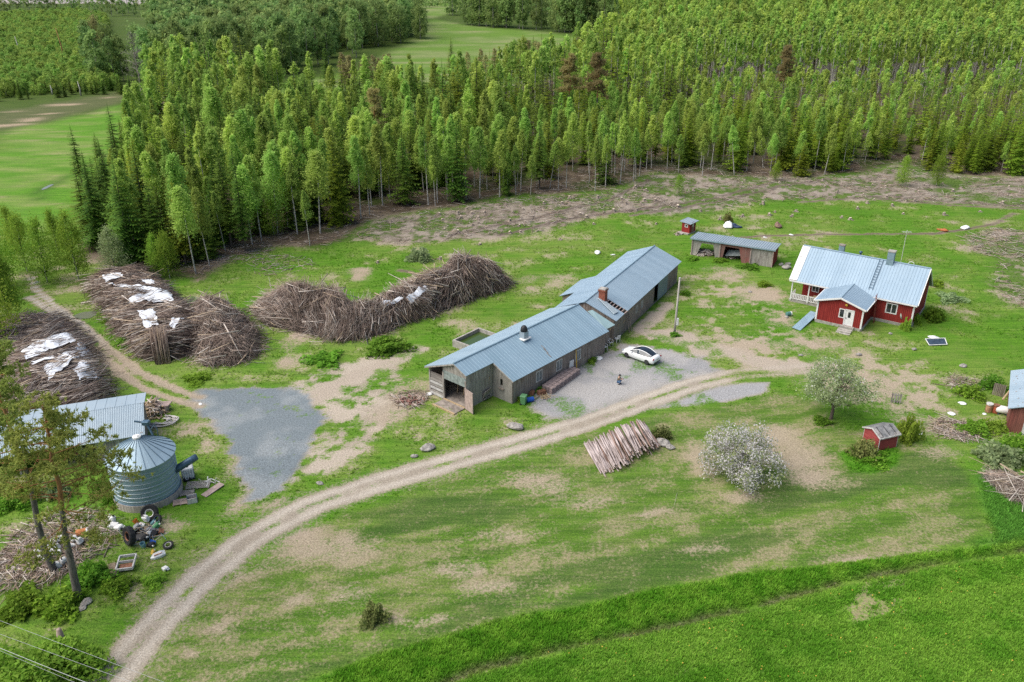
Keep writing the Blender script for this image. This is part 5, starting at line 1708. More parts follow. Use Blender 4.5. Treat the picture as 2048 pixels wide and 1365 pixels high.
def sticks_np(P, ang, dz, ln, rad, rng):
    """three-sided tapered sticks; returns V, T, and a flag marking the cut ends"""
    n = len(P)
    d = np.stack([np.cos(ang), np.sin(ang), dz], 1); d = unit(d)
    a = unit(np.cross(d, np.array([0, 0, 1.]) + 1e-3)); b = np.cross(d, a)
    L = ln[:, None] / 2; bow = rng.normal(size=(n, 3)) * ln[:, None] * .012
    V = np.zeros((n, 9, 3))
    for k in range(3):
        c, s_ = math.cos(2.0944 * k), math.sin(2.0944 * k)
        o = a * c + b * s_
        V[:, k] = P - d * L + o * rad[:, None]; V[:, 3 + k] = P + bow + o * rad[:, None] * .8; V[:, 6 + k] = P + d * L + o * rad[:, None] * .45
    T = []
    for r0 in (0, 3):
        for k in range(3):
            k2 = (k + 1) % 3
            T += [(r0 + k, r0 + k2, r0 + 3 + k2), (r0 + k, r0 + 3 + k2, r0 + 3 + k)]
    T += [(2, 1, 0), (6, 7, 8)]
    T = np.array(T)
    F = (np.arange(n)[:, None, None] * 9 + T[None]).reshape(-1, 3)
    end = np.zeros(len(T), int); end[-2] = 1
    return V.reshape(-1, 3), F, np.tile(end, n)


PALETTE = [M_MOUND, M_STICK1, M_STICK2, M_STICK3, M_STICK4, M_CUT]


def brush_pile(pile, label, n, ang, spread, ln=(1.5, 4.), rad=(.02, .055), seed=1, mix=(.42, .30, .14, .14), depth=.35, tilt=.25, slope=.7, name='brush_pile'):
    n = int(n * 1.5); rad = (rad[0] * .75, rad[1] * .78); spread = spread * 1.25
    rng = np.random.default_rng(seed)
    x0, x1, y0, y1 = pile.bounds()
    nx, ny = int((x1 - x0) / .3) + 2, int((y1 - y0) / .3) + 2
    XX, YY = np.meshgrid(np.linspace(x0, x1, nx), np.linspace(y0, y1, ny))
    Z = pile.h(XX, YY)
    idx = np.arange(nx * ny).reshape(ny, nx)
    q = np.stack([idx[:-1, :-1], idx[:-1, 1:], idx[1:, 1:], idx[1:, :-1]], -1).reshape(-1, 4)
    q = q[Z.ravel()[q].max(1) > .05]
    tri = np.concatenate([q[:, [0, 1, 2]], q[:, [0, 2, 3]]])
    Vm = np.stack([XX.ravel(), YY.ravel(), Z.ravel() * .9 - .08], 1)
    # sticks on and in the surface
    P = []
    while len(P) < n:
        x = rng.uniform(x0, x1, 4000); y = rng.uniform(y0, y1, 4000); z = pile.h(x, y)
        k = z > .12; P += list(zip(x[k], y[k], z[k]))
    P = np.array(P[:n]); e = .25
    gx = (pile.h(P[:, 0] + e, P[:, 1]) - pile.h(P[:, 0] - e, P[:, 1])) / (2 * e)
    gy = (pile.h(P[:, 0], P[:, 1] + e) - pile.h(P[:, 0], P[:, 1] - e)) / (2 * e)
    A = (ang(P[:, 0], P[:, 1]) if callable(ang) else np.full(n, ang)) + rng.normal(size=n) * spread * .55 + (fbm(P[:, 0], P[:, 1], 2.4, seed + 70, 2) - .5) * spread * 5
    flip = rng.random(n) < .5; A = A + np.where(flip, math.pi, 0)
    sl = np.clip((gx * np.cos(A) + gy * np.sin(A)) * slope, -1.3, 1.3) + rng.normal(size=n) * tilt
    L = rng.uniform(*ln, n) * np.where(rng.random(n) < .10, 1.55, 1.) * np.where(rng.random(n) < .3, .6, 1.)
    r = rng.uniform(*rad, n) * np.where(rng.random(n) < .05, 2.1, 1.)
    P[:, 2] = P[:, 2] * (1 - depth * rng.random(n) ** 2) + .03 + .20 * rng.random(n) ** 4
    P[:, 2] = np.maximum(P[:, 2], .06 + np.abs(sl) * L * .2)
    # a few thick long poles thrown on top, some sticking out
    big = rng.choice(n, max(20, n // 55), replace=False)
    L[big] = rng.uniform(2.8, 6., len(big)); r[big] = rng.uniform(.045, .085, len(big)); A[big] += rng.normal(size=len(big)) * .5
    sl[big] = sl[big] * .5 + rng.normal(size=len(big)) * .18; P[big, 2] = pile.h(P[big, 0], P[big, 1]) + rng.uniform(.0, .32, len(big))
    V, F, end = sticks_np(P, A, sl, L, r, rng)
    V[:, 2] = np.maximum(V[:, 2], .02)
    cls = np.searchsorted(np.cumsum(mix), np.clip(rng.random(n) * .6 + .4 * sm(fbm(P[:, 0], P[:, 1], 1.6, seed + 90, 2), .25, .75), 0, .999)) + 1
    cls[big] = rng.choice([1, 3, 4], size=len(big), p=(.35, .35, .30))
    mi = np.repeat(cls, 14); mi = np.where(end == 1, 5, mi)
    # thin twigs fringe
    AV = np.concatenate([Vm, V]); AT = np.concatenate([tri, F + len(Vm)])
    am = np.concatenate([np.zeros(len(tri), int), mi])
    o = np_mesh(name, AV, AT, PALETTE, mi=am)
    tag(o, label, 'brush pile')
    return o


def tarp(pile, corners, label, seed=1, lift=.1, name='tarpaulin', mat=None):
    """white sheet draped on a pile between four surface points (photo places, in order round the sheet)"""
    rr = np.random.default_rng(seed)
    q = [np.array(pile.on(*c)[:2]) for c in corners]
    n, m_ = 18, 14
    V = []
    for j in range(m_ + 1):
        for i in range(n + 1):
            s_, t_ = i / n, j / m_
            p = (q[0] * (1 - s_) + q[1] * s_) * (1 - t_) + (q[3] * (1 - s_) + q[2] * s_) * t_
            ed = min(s_, 1 - s_, t_, 1 - t_)
            p = p + (vnoise(np.array([i * .7 + seed * 9]), np.array([j * .7]), seed).item() - .5) * .35 * (1 if ed < .02 else .3)
            V.append((p[0], p[1], 0))
    V = np.array(V)
    V[:, 2] = np.maximum(pile.h(V[:, 0], V[:, 1], .25), pile.h(V[:, 0], V[:, 1], .6)) + lift + .05 * (fbm(V[:, 0], V[:, 1], .8, seed, 3) - .3)
    F = np.array([[j * (n + 1) + i, j * (n + 1) + i + 1, (j + 1) * (n + 1) + i + 1, (j + 1) * (n + 1) + i] for j in range(m_) for i in range(n)])
    rn = fbm(V[:, 0] + 30, V[:, 1], 1.1, seed + 5, 3)
    F = F[rn[F].mean(1) < .90]
    o = np_mesh(name, V, F, mat or M_TARP, smooth=True)
    tag(o, label, 'tarpaulin')
    return o


def gg(px, py, w_, h_): q = G(px, py); return (q.x, q.y, w_, h_)


# A: tarped stack by the track, with the loose round heap at its near end
A1 = Pile([gg(245, 575, 4.2, 2.3), gg(290, 625, 4.4, 2.9), gg(330, 675, 4.2, 3.2), gg(338, 695, 3.8, 3.0)], 5, .7)
angA = math.atan2(*(np.array(G(400, 640)[:2]) - np.array(G(230, 655)[:2]))[::-1])
brush_pile(A1, 'long stacked brush pile with torn white tarps beside the farm track', 3000, angA, .22, (1.8, 4.4), (.025, .065), 5, (.40, .26, .18, .16), .45, .10, .25)
A2 = Pile([gg(425, 655, 4.3, 4.0), gg(445, 685, 4.5, 3.9), gg(460, 710, 3.4, 2.4)], 1.4, .95)
brush_pile(A2, 'round loose heap of tangled brown branches at the gravel pad', 3200, lambda x, y: np.arctan2(y - G(445, 690).y, x - G(445, 690).x) + .6, .9, (1.2, 3.4), (.012, .04), 6, (.52, .20, .18, .10), .3, .30, .6)
# bundle of poles propped against the front of the stack
bp = G(326, 728); rr = np.random.default_rng(9)
nb = 150
side = Vector((math.cos(angA), math.sin(angA), 0)); back = (G(322, 640) - bp).normalized()
Pq, Vs, Fs, Es, off = [], [], [], [], 0
for i in range(nb):
    s0 = side * rr.uniform(-.95, .95); b0 = bp + s0 * .9 + back * rr.uniform(-.3, .5); t0 = bp + s0 + back * rr.uniform(1.3, 2.6) + Vector((0, 0, rr.uniform(2.9, 4.3)))
    c_ = (b0 + t0) / 2; d_ = t0 - b0
    hl_ = math.hypot(d_.x, d_.y)
    V, F, E_ = sticks_np(np.array([c_]), np.array([math.atan2(d_.y, d_.x)]), np.array([d_.z / hl_]), np.array([d_.length]), np.array([rr.uniform(.03, .06)]), rr)
    Vs.append(V); Fs.append(F + off); Es.append(E_); off += len(V)
mi = np.concatenate([np.where(E_ == 1, 5, int(rr.choice([1, 1, 2, 4]))) for E_ in Es])
tag(np_mesh('pole_bundle', np.concatenate(Vs), np.concatenate(Fs), PALETTE, mi=mi), 'bundle of upright poles leaning on the front of the tarped stack', 'pole bundle')
for k, (c, lab) in enumerate([([(205, 558), (240, 552), (246, 560), (212, 568)], 'narrow white tarp strip at the far end of the track side stack'),
                              ([(215, 572), (250, 574), (325, 586), (305, 597)], 'torn white tarp across the far half of the track side stack'),
                              ([(258, 602), (345, 596), (350, 608), (262, 610)], 'slim white tarp over the middle of the track side stack'),
                              ([(275, 626), (310, 630), (318, 656), (292, 664)], 'white tarp hanging left of the pole bundle'),
                              ([(342, 638), (370, 642), (352, 662), (338, 655)], 'white tarp hanging right of the pole bundle'),
                              ([(282, 565), (308, 566), (310, 575), (290, 573)], 'small white tarp scrap at the back of the track side stack')]):
    tarp(A1, c, lab, 20 + k, .26)
# B: stack at the left edge above the machine shed
B1 = Pile([gg(52, 674, 4.5, 2.2), gg(92, 732, 4.8, 2.8), gg(114, 790, 4.9, 2.9), gg(126, 820, 4.3, 2.6)], 4, .7)
angB = math.atan2(*(np.array(G(190, 690)[:2]) - np.array(G(20, 745)[:2]))[::-1])
brush_pile(B1, 'wide stacked brush pile under white tarps behind the machine shed', 3400, angB, .28, (2.0, 5.0), (.022, .06), 8, (.46, .18, .24, .12), .35, .10, .25)
for k, (c, lab) in enumerate([([(45, 706), (145, 672), (152, 686), (55, 722)], 'long white tarp band at the far side of the machine shed stack'),
                              ([(65, 730), (105, 716), (112, 722), (70, 738)], 'thin white tarp strip in the middle of the machine shed stack'),
                              ([(85, 738), (180, 700), (195, 735), (100, 766)], 'broad white tarp over the near half of the machine shed stack'),
                              ([(152, 750), (196, 742), (200, 758), (160, 772)], 'white tarp corner nearest the machine shed roof'),
                              ([(146, 676), (162, 672), (174, 700), (164, 704)], 'white tarp scrap at the track end of the machine shed stack')]):
    tarp(B1, c, lab, 40 + k, .26)
# C and D: the two piles behind the barn
C1 = Pile([gg(555, 622, 3.4, 2.6), gg(590, 632, 4.3, 4.6), gg(650, 640, 4.4, 4.6), gg(705, 655, 4.2, 3.6), gg(745, 650, 3.2, 3.0)], 1.35, .95)
brush_pile(C1, 'middle brush pile of fine grey brown branches', 5200, lambda x, y: 2.2 - (x - G(600, 650).x) * .09, .34, (1.6, 4.2), (.010, .034), 11, (.46, .20, .24, .10), .25, .30)
D1 = Pile([gg(770, 637, 2.7, 2.9), gg(820, 622, 3.5, 3.6), gg(875, 598, 3.6, 4.3), gg(925, 578, 3.9, 5.1), gg(965, 570, 3.7, 4.0), gg(985, 566, 2.4, 2.2)], 1.9, .85)
angD = math.atan2(*(np.array(G(880, 650)[:2]) - np.array(G(845, 590)[:2]))[::-1])
brush_pile(D1, 'largest brush pile, tall ridge of cut branches with pale tops', 5200, angD, .42, (1.6, 4.0), (.018, .05), 12, (.42, .26, .18, .14), .4, .14, .3)
tarp(D1, [(812, 600), (850, 578), (858, 584), (820, 604)], 'narrow white tarp on the ridge of the largest brush pile', 60, .34)
tarp(D1, [(762, 606), (800, 598), (808, 606), (775, 612)], 'white tarp scrap at the low end of the largest brush pile', 61, .30)
# reed and twig heap at the right edge
R1 = Pile([gg(2005, 965, 1.6, .8), gg(2035, 985, 2.0, 1.3), gg(2075, 1000, 2.0, 1.2)], 1.8, .9)
brush_pile(R1, 'heap of dry reeds and twigs at the right edge of the lawn', 1400, -.6, .8, (.8, 2.0), (.008, .02), 14, (.25, .15, .30, .30), .3, .4)

# ---------------------------------------------------------------- birch logs in the lawn
M_LOG = plain('birch_log_bark', (.56, .475, .455), .8, var=.3, scale=2.6, c2=(.14, .105, .09), stretch=(1, 1, 1), detail=6)
M_LOG2 = plain('brown_log_bark', (.30, .20, .16), .85, var=.35, scale=2.0, c2=(.16, .10, .08))
lg = []
for k in range(6):
    mb = MB(); rr = random.Random(k); r0 = .085
    pts = [(rr.uniform(-.03, .03), y, rr.uniform(-.02, .02)) for y in (-.5, -.25, 0, .25, .5)]
    mb.tube(pts, [r0, r0 * .95, r0 * .88, r0 * .8, r0 * .7], 7, 0, False)
    for e, y in ((0, -.5), (4, .5)):
        o_ = len(mb.v); base = (0 if e == 0 else 4 * 7)
        mb.add(mb.v[base:base + 7], [tuple(range(7)) if y > 0 else tuple(reversed(range(7)))], 1)
    lg.append(mb)
Lb0, Lb1 = G(1168, 892), G(1296, 860); Lf0 = G(1204, 955)
axis = (Lf0 - Lb0); LL = axis.length; axis.normalize()
cross = (Lb1 - Lb0); CW = cross.length
rr = random.Random(21)
log_proto = []
NLOG = 124
for i in range(NLOG):
    s_ = (i + rr.random()) / NLOG
    lay = rr.random()
    top = .15 + 1.15 * (math.sin(min(1, s_ * 1.25) * math.pi * .5) ** 1.2) * (1 if s_ < .86 else (1 - s_) / .14 * .8 + .2)
    z = .1 + top * lay ** .6
    L = LL * (.92 if s_ < .45 else .80 - .25 * (s_ - .45)) * rr.uniform(.86, 1.05)
    mid_ = Lb0 + cross * s_ * .97 + axis * (L / 2 + rr.uniform(-.15, .25) + (1 - lay) * .25)
    mid_.z = z
    yaw = math.atan2(axis.y, axis.x) - math.pi / 2 + rr.gauss(0, .05)
    k = rr.randrange(6)
    if i < 6:
        o = lg[i].build('birch_log', [M_LOG if i != 3 else M_LOG2, M_CUT], smooth=True)
        log_proto.append(o); k = i
    else:
        o = log_proto[k].copy(); COL.objects.link(o)
    th = rr.uniform(.8, 1.25)
    o.location = mid_; o.rotation_euler = (-(.10 + .09 * (z - .3)) * (1 if s_ < .6 else .3) + rr.gauss(0, .02), rr.uniform(0, 6.28), yaw)
    o.rotation_euler = (Matrix.Rotation(yaw, 4, 'Z') @ Matrix.Rotation(-.03 - .07 * z / 1.2, 4, 'X') @ Matrix.Rotation(rr.uniform(0, 6.28), 4, 'Y')).to_euler()
    o.scale = (th, L, th)
    tag(o, 'birch log lying in the log pile between the road and blossom tree' if k != 3 else 'brown barked log lying in the birch log pile', 'log', 'logs of the birch pile' if k != 3 else 'brown logs of the birch pile')

# ---------------------------------------------------------------- stumps
M_STUMP = plain('grey_stump_bark', (.34, .28, .23), .9, var=.35, scale=6)
M_STUMPT = plain('pale_stump_top', (.60, .50, .40), .85, var=.2, scale=8)
st_proto = []
for k in range(4):
    rr = random.Random(k + 40); n = 12
    mb = MB(); rings = []
    for z, r0, fl in ((-.1, .46, .40), (.08, .32, .28), (.25, .24, .12), (.42, .22, .06)):
        rings.append([(r0 * (1 + fl * math.sin(3 * a + k) * rr.uniform(.6, 1.2) + fl * .5 * math.sin(5 * a)) * math.cos(a), r0 * (1 + fl * math.sin(3 * a + k) + fl * .5 * math.sin(5 * a)) * math.sin(a), z + (rr.uniform(-.04, .08) if z > .4 else 0)) for a in [2 * math.pi * i / n for i in range(n)]])
    mb.loft(rings, 0, False); mb.add(rings[-1], [tuple(range(n))], 1)
    for q in range(3):
        a = rr.uniform(0, 6.28); mb.tube([(.2 * math.cos(a), .2 * math.sin(a), .1), (.55 * math.cos(a + .2), .55 * math.sin(a + .2), .06), (.8 * math.cos(a + .3), .8 * math.sin(a + .3), -.06)], [.09, .06, .02], 5)
    st_proto.append((mb, []))
ST = [(1172, 436), (1187, 449), (1227, 424), (1124, 407), (1046, 420), (1025, 426), (958, 448), (1316, 396), (1355, 415), (1312, 449), (1273, 422), (943, 429), (1401, 424), (1485, 434), (1539, 432), (1584, 434), (1683, 436), (1715, 419), (1806, 429), (1811, 405), (1845, 400), (1888, 431), (1960, 424), (1526, 410), (1592, 424), (1550, 425), (1645, 361), (1826, 366), (1847, 372), (2018, 374), (1922, 378), (1734, 407), (1784, 413), (2004, 407), (1700, 440), (1355, 470), (1120, 480), (880, 520), (1500, 412), (1440, 440), (755, 526), (960, 490)]
rr = random.Random(8)
PC = np.concatenate([P_CLEAR])
while len(ST) < 92:
    x, y = rr.uniform(800, 2040), rr.uniform(365, 470)
    q = G(x, y)
    if inside(np.array([q.x]), np.array([q.y]), P_CLEAR)[0] and min(abs(x - a) + 2 * abs(y - b) for a, b in ST) > 18: ST.append((x, y))
pr_ = {}
for i, (x, y) in enumerate(ST):
    q = G(x, y); k = i % 4
    if k not in pr_:
        o = st_proto[k][0].build('stump', [M_STUMP, M_STUMPT]); pr_[k] = o
    else:
        o = pr_[k].copy(); COL.objects.link(o)
    s_ = rr.uniform(.6, 1.15)
    o.location = (q.x, q.y, hz(q.x, q.y)); o.rotation_euler = (rr.gauss(0, .1), rr.gauss(0, .1), rr.uniform(0, 6.28)); o.scale = (s_, s_, s_ * rr.uniform(.8, 1.3))
    side = 'left of the barn roof' if x < 1130 else ('behind the far barn wing' if x < 1360 else ('behind the outhouse and woodshed' if x < 1600 else 'behind the red house'))
    tag(o, 'pale cut tree stump in the felled clearing ' + side, 'stump', 'stumps in the felled clearing ' + side)

# brash: felling waste nobody could count
rng = np.random.default_rng(5)
P = []
for poly, n in ((P_CLEAR, 5200), (P_CLEAR2, 900)):
    x0, x1, y0, y1 = poly[:, 0].min(), poly[:, 0].max(), poly[:, 1].min(), poly[:, 1].max()
    x = rng.uniform(x0, x1, n * 3); y = rng.uniform(y0, y1, n * 3)
    k = inside(x, y, poly) & (fbm(x, y, 7, 1, 3) * .6 + fbm(x, y, 2, 71, 3) * .4 > .44) & (np.abs(x) < .66 * y)
    P.append(np.stack([x[k], y[k]], 1)[:n])
for (px, py, r_, n) in ((120, 1085, 4.5, 700), (60, 1130, 3.5, 500), (1350, 1 + 1000, .1, 1), (1910, 860, 2.2, 300), (1930, 770, 2.0, 120), (820, 800, 2.0, 160), (470, 505, 6, 300), (560, 530, 5, 160)):
    q = G(px, py); a = rng.uniform(0, 6.28, n); d = r_ * np.sqrt(rng.random(n)); P.append(np.stack([q.x + d * np.cos(a), q.y + d * np.sin(a)], 1))
for pl_ in (A1, A2, B1, C1, D1):
    for i in range(0, 40, 2):
        x_, y_, w_, h_ = pl_.S[i]; a = rng.uniform(0, 6.28, 26); d = w_ * rng.uniform(.85, 1.3, 26)
        xx, yy = x_ + d * np.cos(a), y_ + d * np.sin(a); k = pl_.h(xx, yy) < .25
        P.append(np.stack([xx[k], yy[k]], 1))
x = rng.uniform(-60, 110, 26000); y = rng.uniform(100, 200, 26000); k = inside(x, y, P_FOREST) & (seg_dist(x, y, pg(*FOREST_EDGE)) < 14)
P.append(np.stack([x[k], y[k]], 1)[:3600])
P = np.concatenate(P); n = len(P)
Z = height(P[:, 0], P[:, 1]) + .05 + rng.random(n) * .12
V, F, end = sticks_np(np.stack([P[:, 0], P[:, 1], Z], 1), rng.uniform(0, 6.28, n), rng.normal(size=n) * .06, rng.uniform(.5, 2.4, n) * np.where(rng.random(n) < .06, 2.2, 1), rng.uniform(.015, .05, n), rng)
o = np_mesh('brash', V, F, PALETTE, mi=np.where(end == 1, 5, np.repeat(rng.choice([1, 2, 3, 4], size=n, p=(.35, .2, .3, .15)), 14)), kind='stuff')
tag(o, 'scattered felling waste of twigs and branches', 'brash')
# ================================================================ VEHICLE, PERSON, LOOSE THINGS
def at(px, py, dz=0.):
    q = G(px, py); return Vector((q.x, q.y, hz(q.x, q.y) + dz))


# ---- white car
fw, rw = G(1253.8, 715), G(1293.6, 729.7)
hd = (fw - rw).normalized(); left = Vector((-hd.y, hd.x, 0))
cc = (fw + rw) / 2 - left * .80
car = thing('car', 'white sedan car with dark glass roof parked on the gravel yard', 'car', (cc.x, cc.y, .01), math.atan2(hd.y, hd.x))
M_CARP = plain('white_car_paint', (.80, .80, .80), .25, var=.03, spec=.6)
M_CARG = plain('tinted_car_glass', (.02, .03, .04), .05, var=.3, scale=1, spec=.9)
M_TYRE = plain('tyre_rubber', (.03, .03, .032), .85, var=.3, scale=6)
M_RIM = plain('dark_alloy', (.12, .12, .13), .4, .6, var=.2)
M_LAMPR = plain('red_lamp', (.25, .01, .012), .2, var=.1)
M_LAMPW = plain('clear_lamp', (.35, .38, .42), .1, var=.1, spec=.8)
mb = MB()
stn = [(-2.34, .62, .42, .72, .78), (-2.30, .80, .32, .82, .92), (-2.10, .89, .26, .92, 1.04), (-1.5, .925, .22, .95, 1.05), (-.5, .925, .2, .93, 1.0), (.6, .925, .2, .90, .98), (1.2, .92, .22, .86, .96), (1.7, .90, .24, .78, .88), (2.1, .84, .26, .66, .76), (2.30, .68, .32, .55, .62), (2.35, .5, .38, .5, .54)]
rings = []
for x, w_, zb, zs, zt in stn:
    rings.append([(x, -w_ * .88, zb), (x, -w_, zb + .12), (x, -w_ * 1.0, zs - .14), (x, -w_ * .93, zs), (x, -w_ * .55, zt), (x, 0, zt + .02), (x, w_ * .55, zt), (x, w_ * .93, zs), (x, w_, zs - .14), (x, w_, zb + .12), (x, w_ * .88, zb)])
mb.loft(rings, 0, True); mb.build('body', M_CARP, car, smooth=True)
gs = [(1.12, .74, .93, .58, .95), (.75, .80, .95, .62, 1.14), (.35, .82, .96, .62, 1.32), (-.05, .83, .97, .62, 1.42), (-.5, .83, .98, .61, 1.44), (-1.0, .82, 1.0, .58, 1.38), (-1.45, .79, 1.02, .55, 1.24), (-1.85, .72, 1.04, .5, 1.09)]
tp = MB(); 
n = 7
rings = []
for x, wb, zb, wr, zr_ in gs:
    rings.append([(x, wr * (2 * i / (n - 1) - 1), zr_ + .035 * (1 - (2 * i / (n - 1) - 1) ** 2)) for i in range(n)])
tp.loft(rings, 0, False, False)
for r in (tp,): r.build('glass_roof', M_CARG, car, smooth=True)
for s_ in (1, -1):
    sw = MB(); rings = [[(x, s_ * wb, zb), (x, s_ * (wb * .45 + wr * .55), zb + (zr_ - zb) * .55), (x, s_ * wr, zr_)] for x, wb, zb, wr, zr_ in gs]
    sw.loft(rings, 0, False, False); sw.build('side_window', M_CARG, car, smooth=True)
    rl = MB(); rl.tube([(x, s_ * (wr + .01), zr_ + .005) for x, wb, zb, wr, zr_ in gs], .045, 6); rl.tube([(-.25, s_ * .83, .96), (-.2, s_ * .63, 1.42)], .03, 5); rl.build('roof_rail', M_CARP, car, smooth=True)
    mi_ = MB(); mi_.cbox((.72, s_ * .99, 1.0), (.16, .2, .14), bev=.03); mi_.build('mirror', M_CARP, car)
    hl2 = MB(); hl2.cbox((2.12, s_ * .66, .68), (.34, .26, .10), rz=-s_ * .5, bev=.02); hl2.build('headlight', M_LAMPW, car)
    tl = MB(); tl.cbox((-2.23, s_ * .68, .86), (.14, .36, .14), rz=s_ * .4, bev=.02); tl.build('tail_light', M_LAMPR, car)
    hn = MB()
    for x in (.35, -.75): hn.cbox((x, s_ * .93, .80), (.2, .02, .03))
    hn.each('door_handle', M_CARP, car)
    for x in (1.4375, -1.4375):
        Mw = Matrix.Translation((x, s_ * .82, .335)) @ Matrix.Rotation(math.pi / 2, 4, 'X')
        ar = MB(); ar.lathe([(.385, -.115), (.385, .115)], 24, M=Mw, cap=True); wh_ = MB()
        wh_.lathe([(.23, -.12), (.31, -.125), (.335, -.09), (.335, .09), (.31, .125), (.23, .12)], 24, M=Mw); t_ = wh_.build('wheel', M_TYRE, car, smooth=True)
        rm = MB(); rm.lathe([(.232, -.128), (.1, -.132)], 20, M=Mw); rm.lathe([(.1, .132), (.232, .128)], 20, M=Mw)
        for k in range(5):
            a = k * 1.2566; rm.cbox((x + .12 * math.cos(a), s_ * .945, .335 + .12 * math.sin(a)), (.2, .02, .05), ry=-a)
        rm.build('rim', M_RIM, t_)
pl = MB(); pl.cbox((-2.345, 0, .72), (.02, .5, .12)); pl.build('number_plate', M_WHITE2, car)
bp_ = MB(); bp_.cbox((-2.30, 0, .42), (.08, 1.3, .14), bev=.02); bp_.build('bumper', M_BLACK, car)

# ---- crouching person
def skin(name, verts, edges, radii, mat, parent, sub=2):
    me = bpy.data.meshes.new(name); me.from_pydata(verts, edges, []); o = bpy.data.objects.new(name, me); COL.objects.link(o)
    o.modifiers.new('skin', 'SKIN'); o.modifiers['skin'].use_smooth_shade = True
    sv = me.skin_vertices[0].data
    for i, r in enumerate(radii):
        sv[i].radius = (r, r) if not hasattr(r, '__len__') else r
        sv[i].use_root = (i == 0)
    o.modifiers.new('sub', 'SUBSURF').levels = sub
    dg = bpy.context.evaluated_depsgraph_get()
    m2 = bpy.data.meshes.new_from_object(o.evaluated_get(dg))
    bpy.data.objects.remove(o)
    m2.materials.clear(); m2.materials.append(mat)
    r = bpy.data.objects.new(name, m2); COL.objects.link(r); r.parent = parent
    return r


M_SKIN = plain('skin', (.55, .33, .25), .6, var=.1)
M_JACKET = plain('olive_brown_jacket', (.20, .155, .10), .85, var=.25, scale=8)
M_JEANS = plain('blue_jeans', (.10, .20, .36), .85, var=.25, scale=8)
pq = at(1236, 768)
pe = thing('person', 'person in brown jacket, jeans and dark cap crouching on the gravel', 'person', pq, R(-25))
V = [(0, 0, .34), (.03, 0, .52), (.07, 0, .72), (.09, 0, .84), (.12, 0, .93), (.145, 0, 1.0), (.155, 0, 1.08), (.15, 0, 1.16)]
Rd = [.14, .13, .15, .12, .055, .075, .095, .075]
E_ = [(i, i + 1) for i in range(7)]
def add(p, r, par):
    V.append(p); Rd.append(r); E_.append((par, len(V) - 1)); return len(V) - 1
for s_ in (1, -1):
    a = add((.09, .17 * s_, .84), .065, 3); a = add((.22, .23 * s_, .62), .048, a); a = add((.42, .10 * s_, .70), .036, a); a = add((.47, .085 * s_, .715), .036, a)
    h_ = add((.53, .08 * s_, .72), .03, a)
    for f, (dy, l) in enumerate(((-.028, .065), (-.010, .078), (.009, .072), (.026, .055))):
        b = add((.56, .08 * s_ + dy, .72), .010, h_); add((.555 + l * .6, (.08 * s_ + dy) * .9, .70), .009, b)
    t2 = add((.50, .055 * s_, .745), .011, a); add((.54, .03 * s_, .755), .009, t2)
    k = add((.05, .11 * s_, .34), .10, 0); k = add((.36, .19 * s_, .50), .07, k); k = add((.12, .17 * s_, .12), .048, k); add((.15, .17 * s_, .05), .04, k); add((.27, .18 * s_, .035), .035, len(V) - 1)
skin('body', V, E_, Rd, M_SKIN, pe, 1)
JV = [(0, 0, .38), (.03, 0, .52), (.07, 0, .72), (.09, 0, .86)]; JR = [.165, .165, .185, .13]; JE = [(0, 1), (1, 2), (2, 3)]
for s_ in (1, -1):
    b = len(JV); JV += [(.09, .18 * s_, .84), (.22, .235 * s_, .62), (.39, .115 * s_, .69)]; JR += [.085, .066, .05]; JE += [(3, b), (b, b + 1), (b + 1, b + 2)]
skin('jacket', JV, JE, JR, M_JACKET, pe, 1)
JV = [(-.02, 0, .35)]; JR = [.17]; JE = []
for s_ in (1, -1):
    b = len(JV); JV += [(.05, .12 * s_, .34), (.36, .19 * s_, .51), (.13, .17 * s_, .12)]; JR += [.125, .092, .066]; JE += [(0, b), (b, b + 1), (b + 1, b + 2)]
skin('jeans', JV, JE, JR, M_JEANS, pe, 1)
for s_ in (1, -1):
    mb = MB(); mb.tube([(.06, .17 * s_, .05), (.15, .17 * s_, .06), (.26, .18 * s_, .045), (.31, .18 * s_, .035)], [.045, .055, .048, .03], 8); mb.build('shoe', M_BLACK, pe, smooth=True)
mb = MB(); mb.lathe([(.108, 0), (.106, .05), (.08, .10), (.02, .12)], 14, (.15, 0, 1.11)); mb.cbox((.27, 0, 1.115), (.14, .15, .015)); mb.build('cap', M_BLACK, pe, smooth=True)
mb = MB(); mb.tube([(.245, 0, 1.085), (.265, 0, 1.06), (.245, 0, 1.05)], [.01, .018, .012], 6)
for s_ in (1, -1): mb.cbox((.14, .10 * s_, 1.07), (.04, .015, .06))
mb.build('nose_and_ears', M_SKIN, pe)
mb = MB()
for s_ in (1, -1): mb.cbox((.246, .036 * s_, 1.088), (.012, .022, .012))
mb.each('eye', M_DARK, pe)
mb = MB(); mb.cbox((.246, 0, 1.02), (.012, .05, .01)); mb.build('mouth', plain('lips', (.4, .16, .14), .6), pe)
mb = MB(); mb.lathe([(.1, -.06), (.108, 0), (.1, .02)], 12, (.135, 0, 1.09)); mb.build('hair', plain('brown_hair', (.08, .05, .03), .7), pe)
mb = MB(); mb.cbox((.56, 0, .735), (.10, .17, .035), bev=.01)
tag(mb.build('remote_control', M_BLACK), 'small dark remote control held by the crouching person', 'remote')
rc_ = bpy.data.objects['remote_control']; rc_.location = pq; rc_.rotation_euler = (0, 0, R(-25))

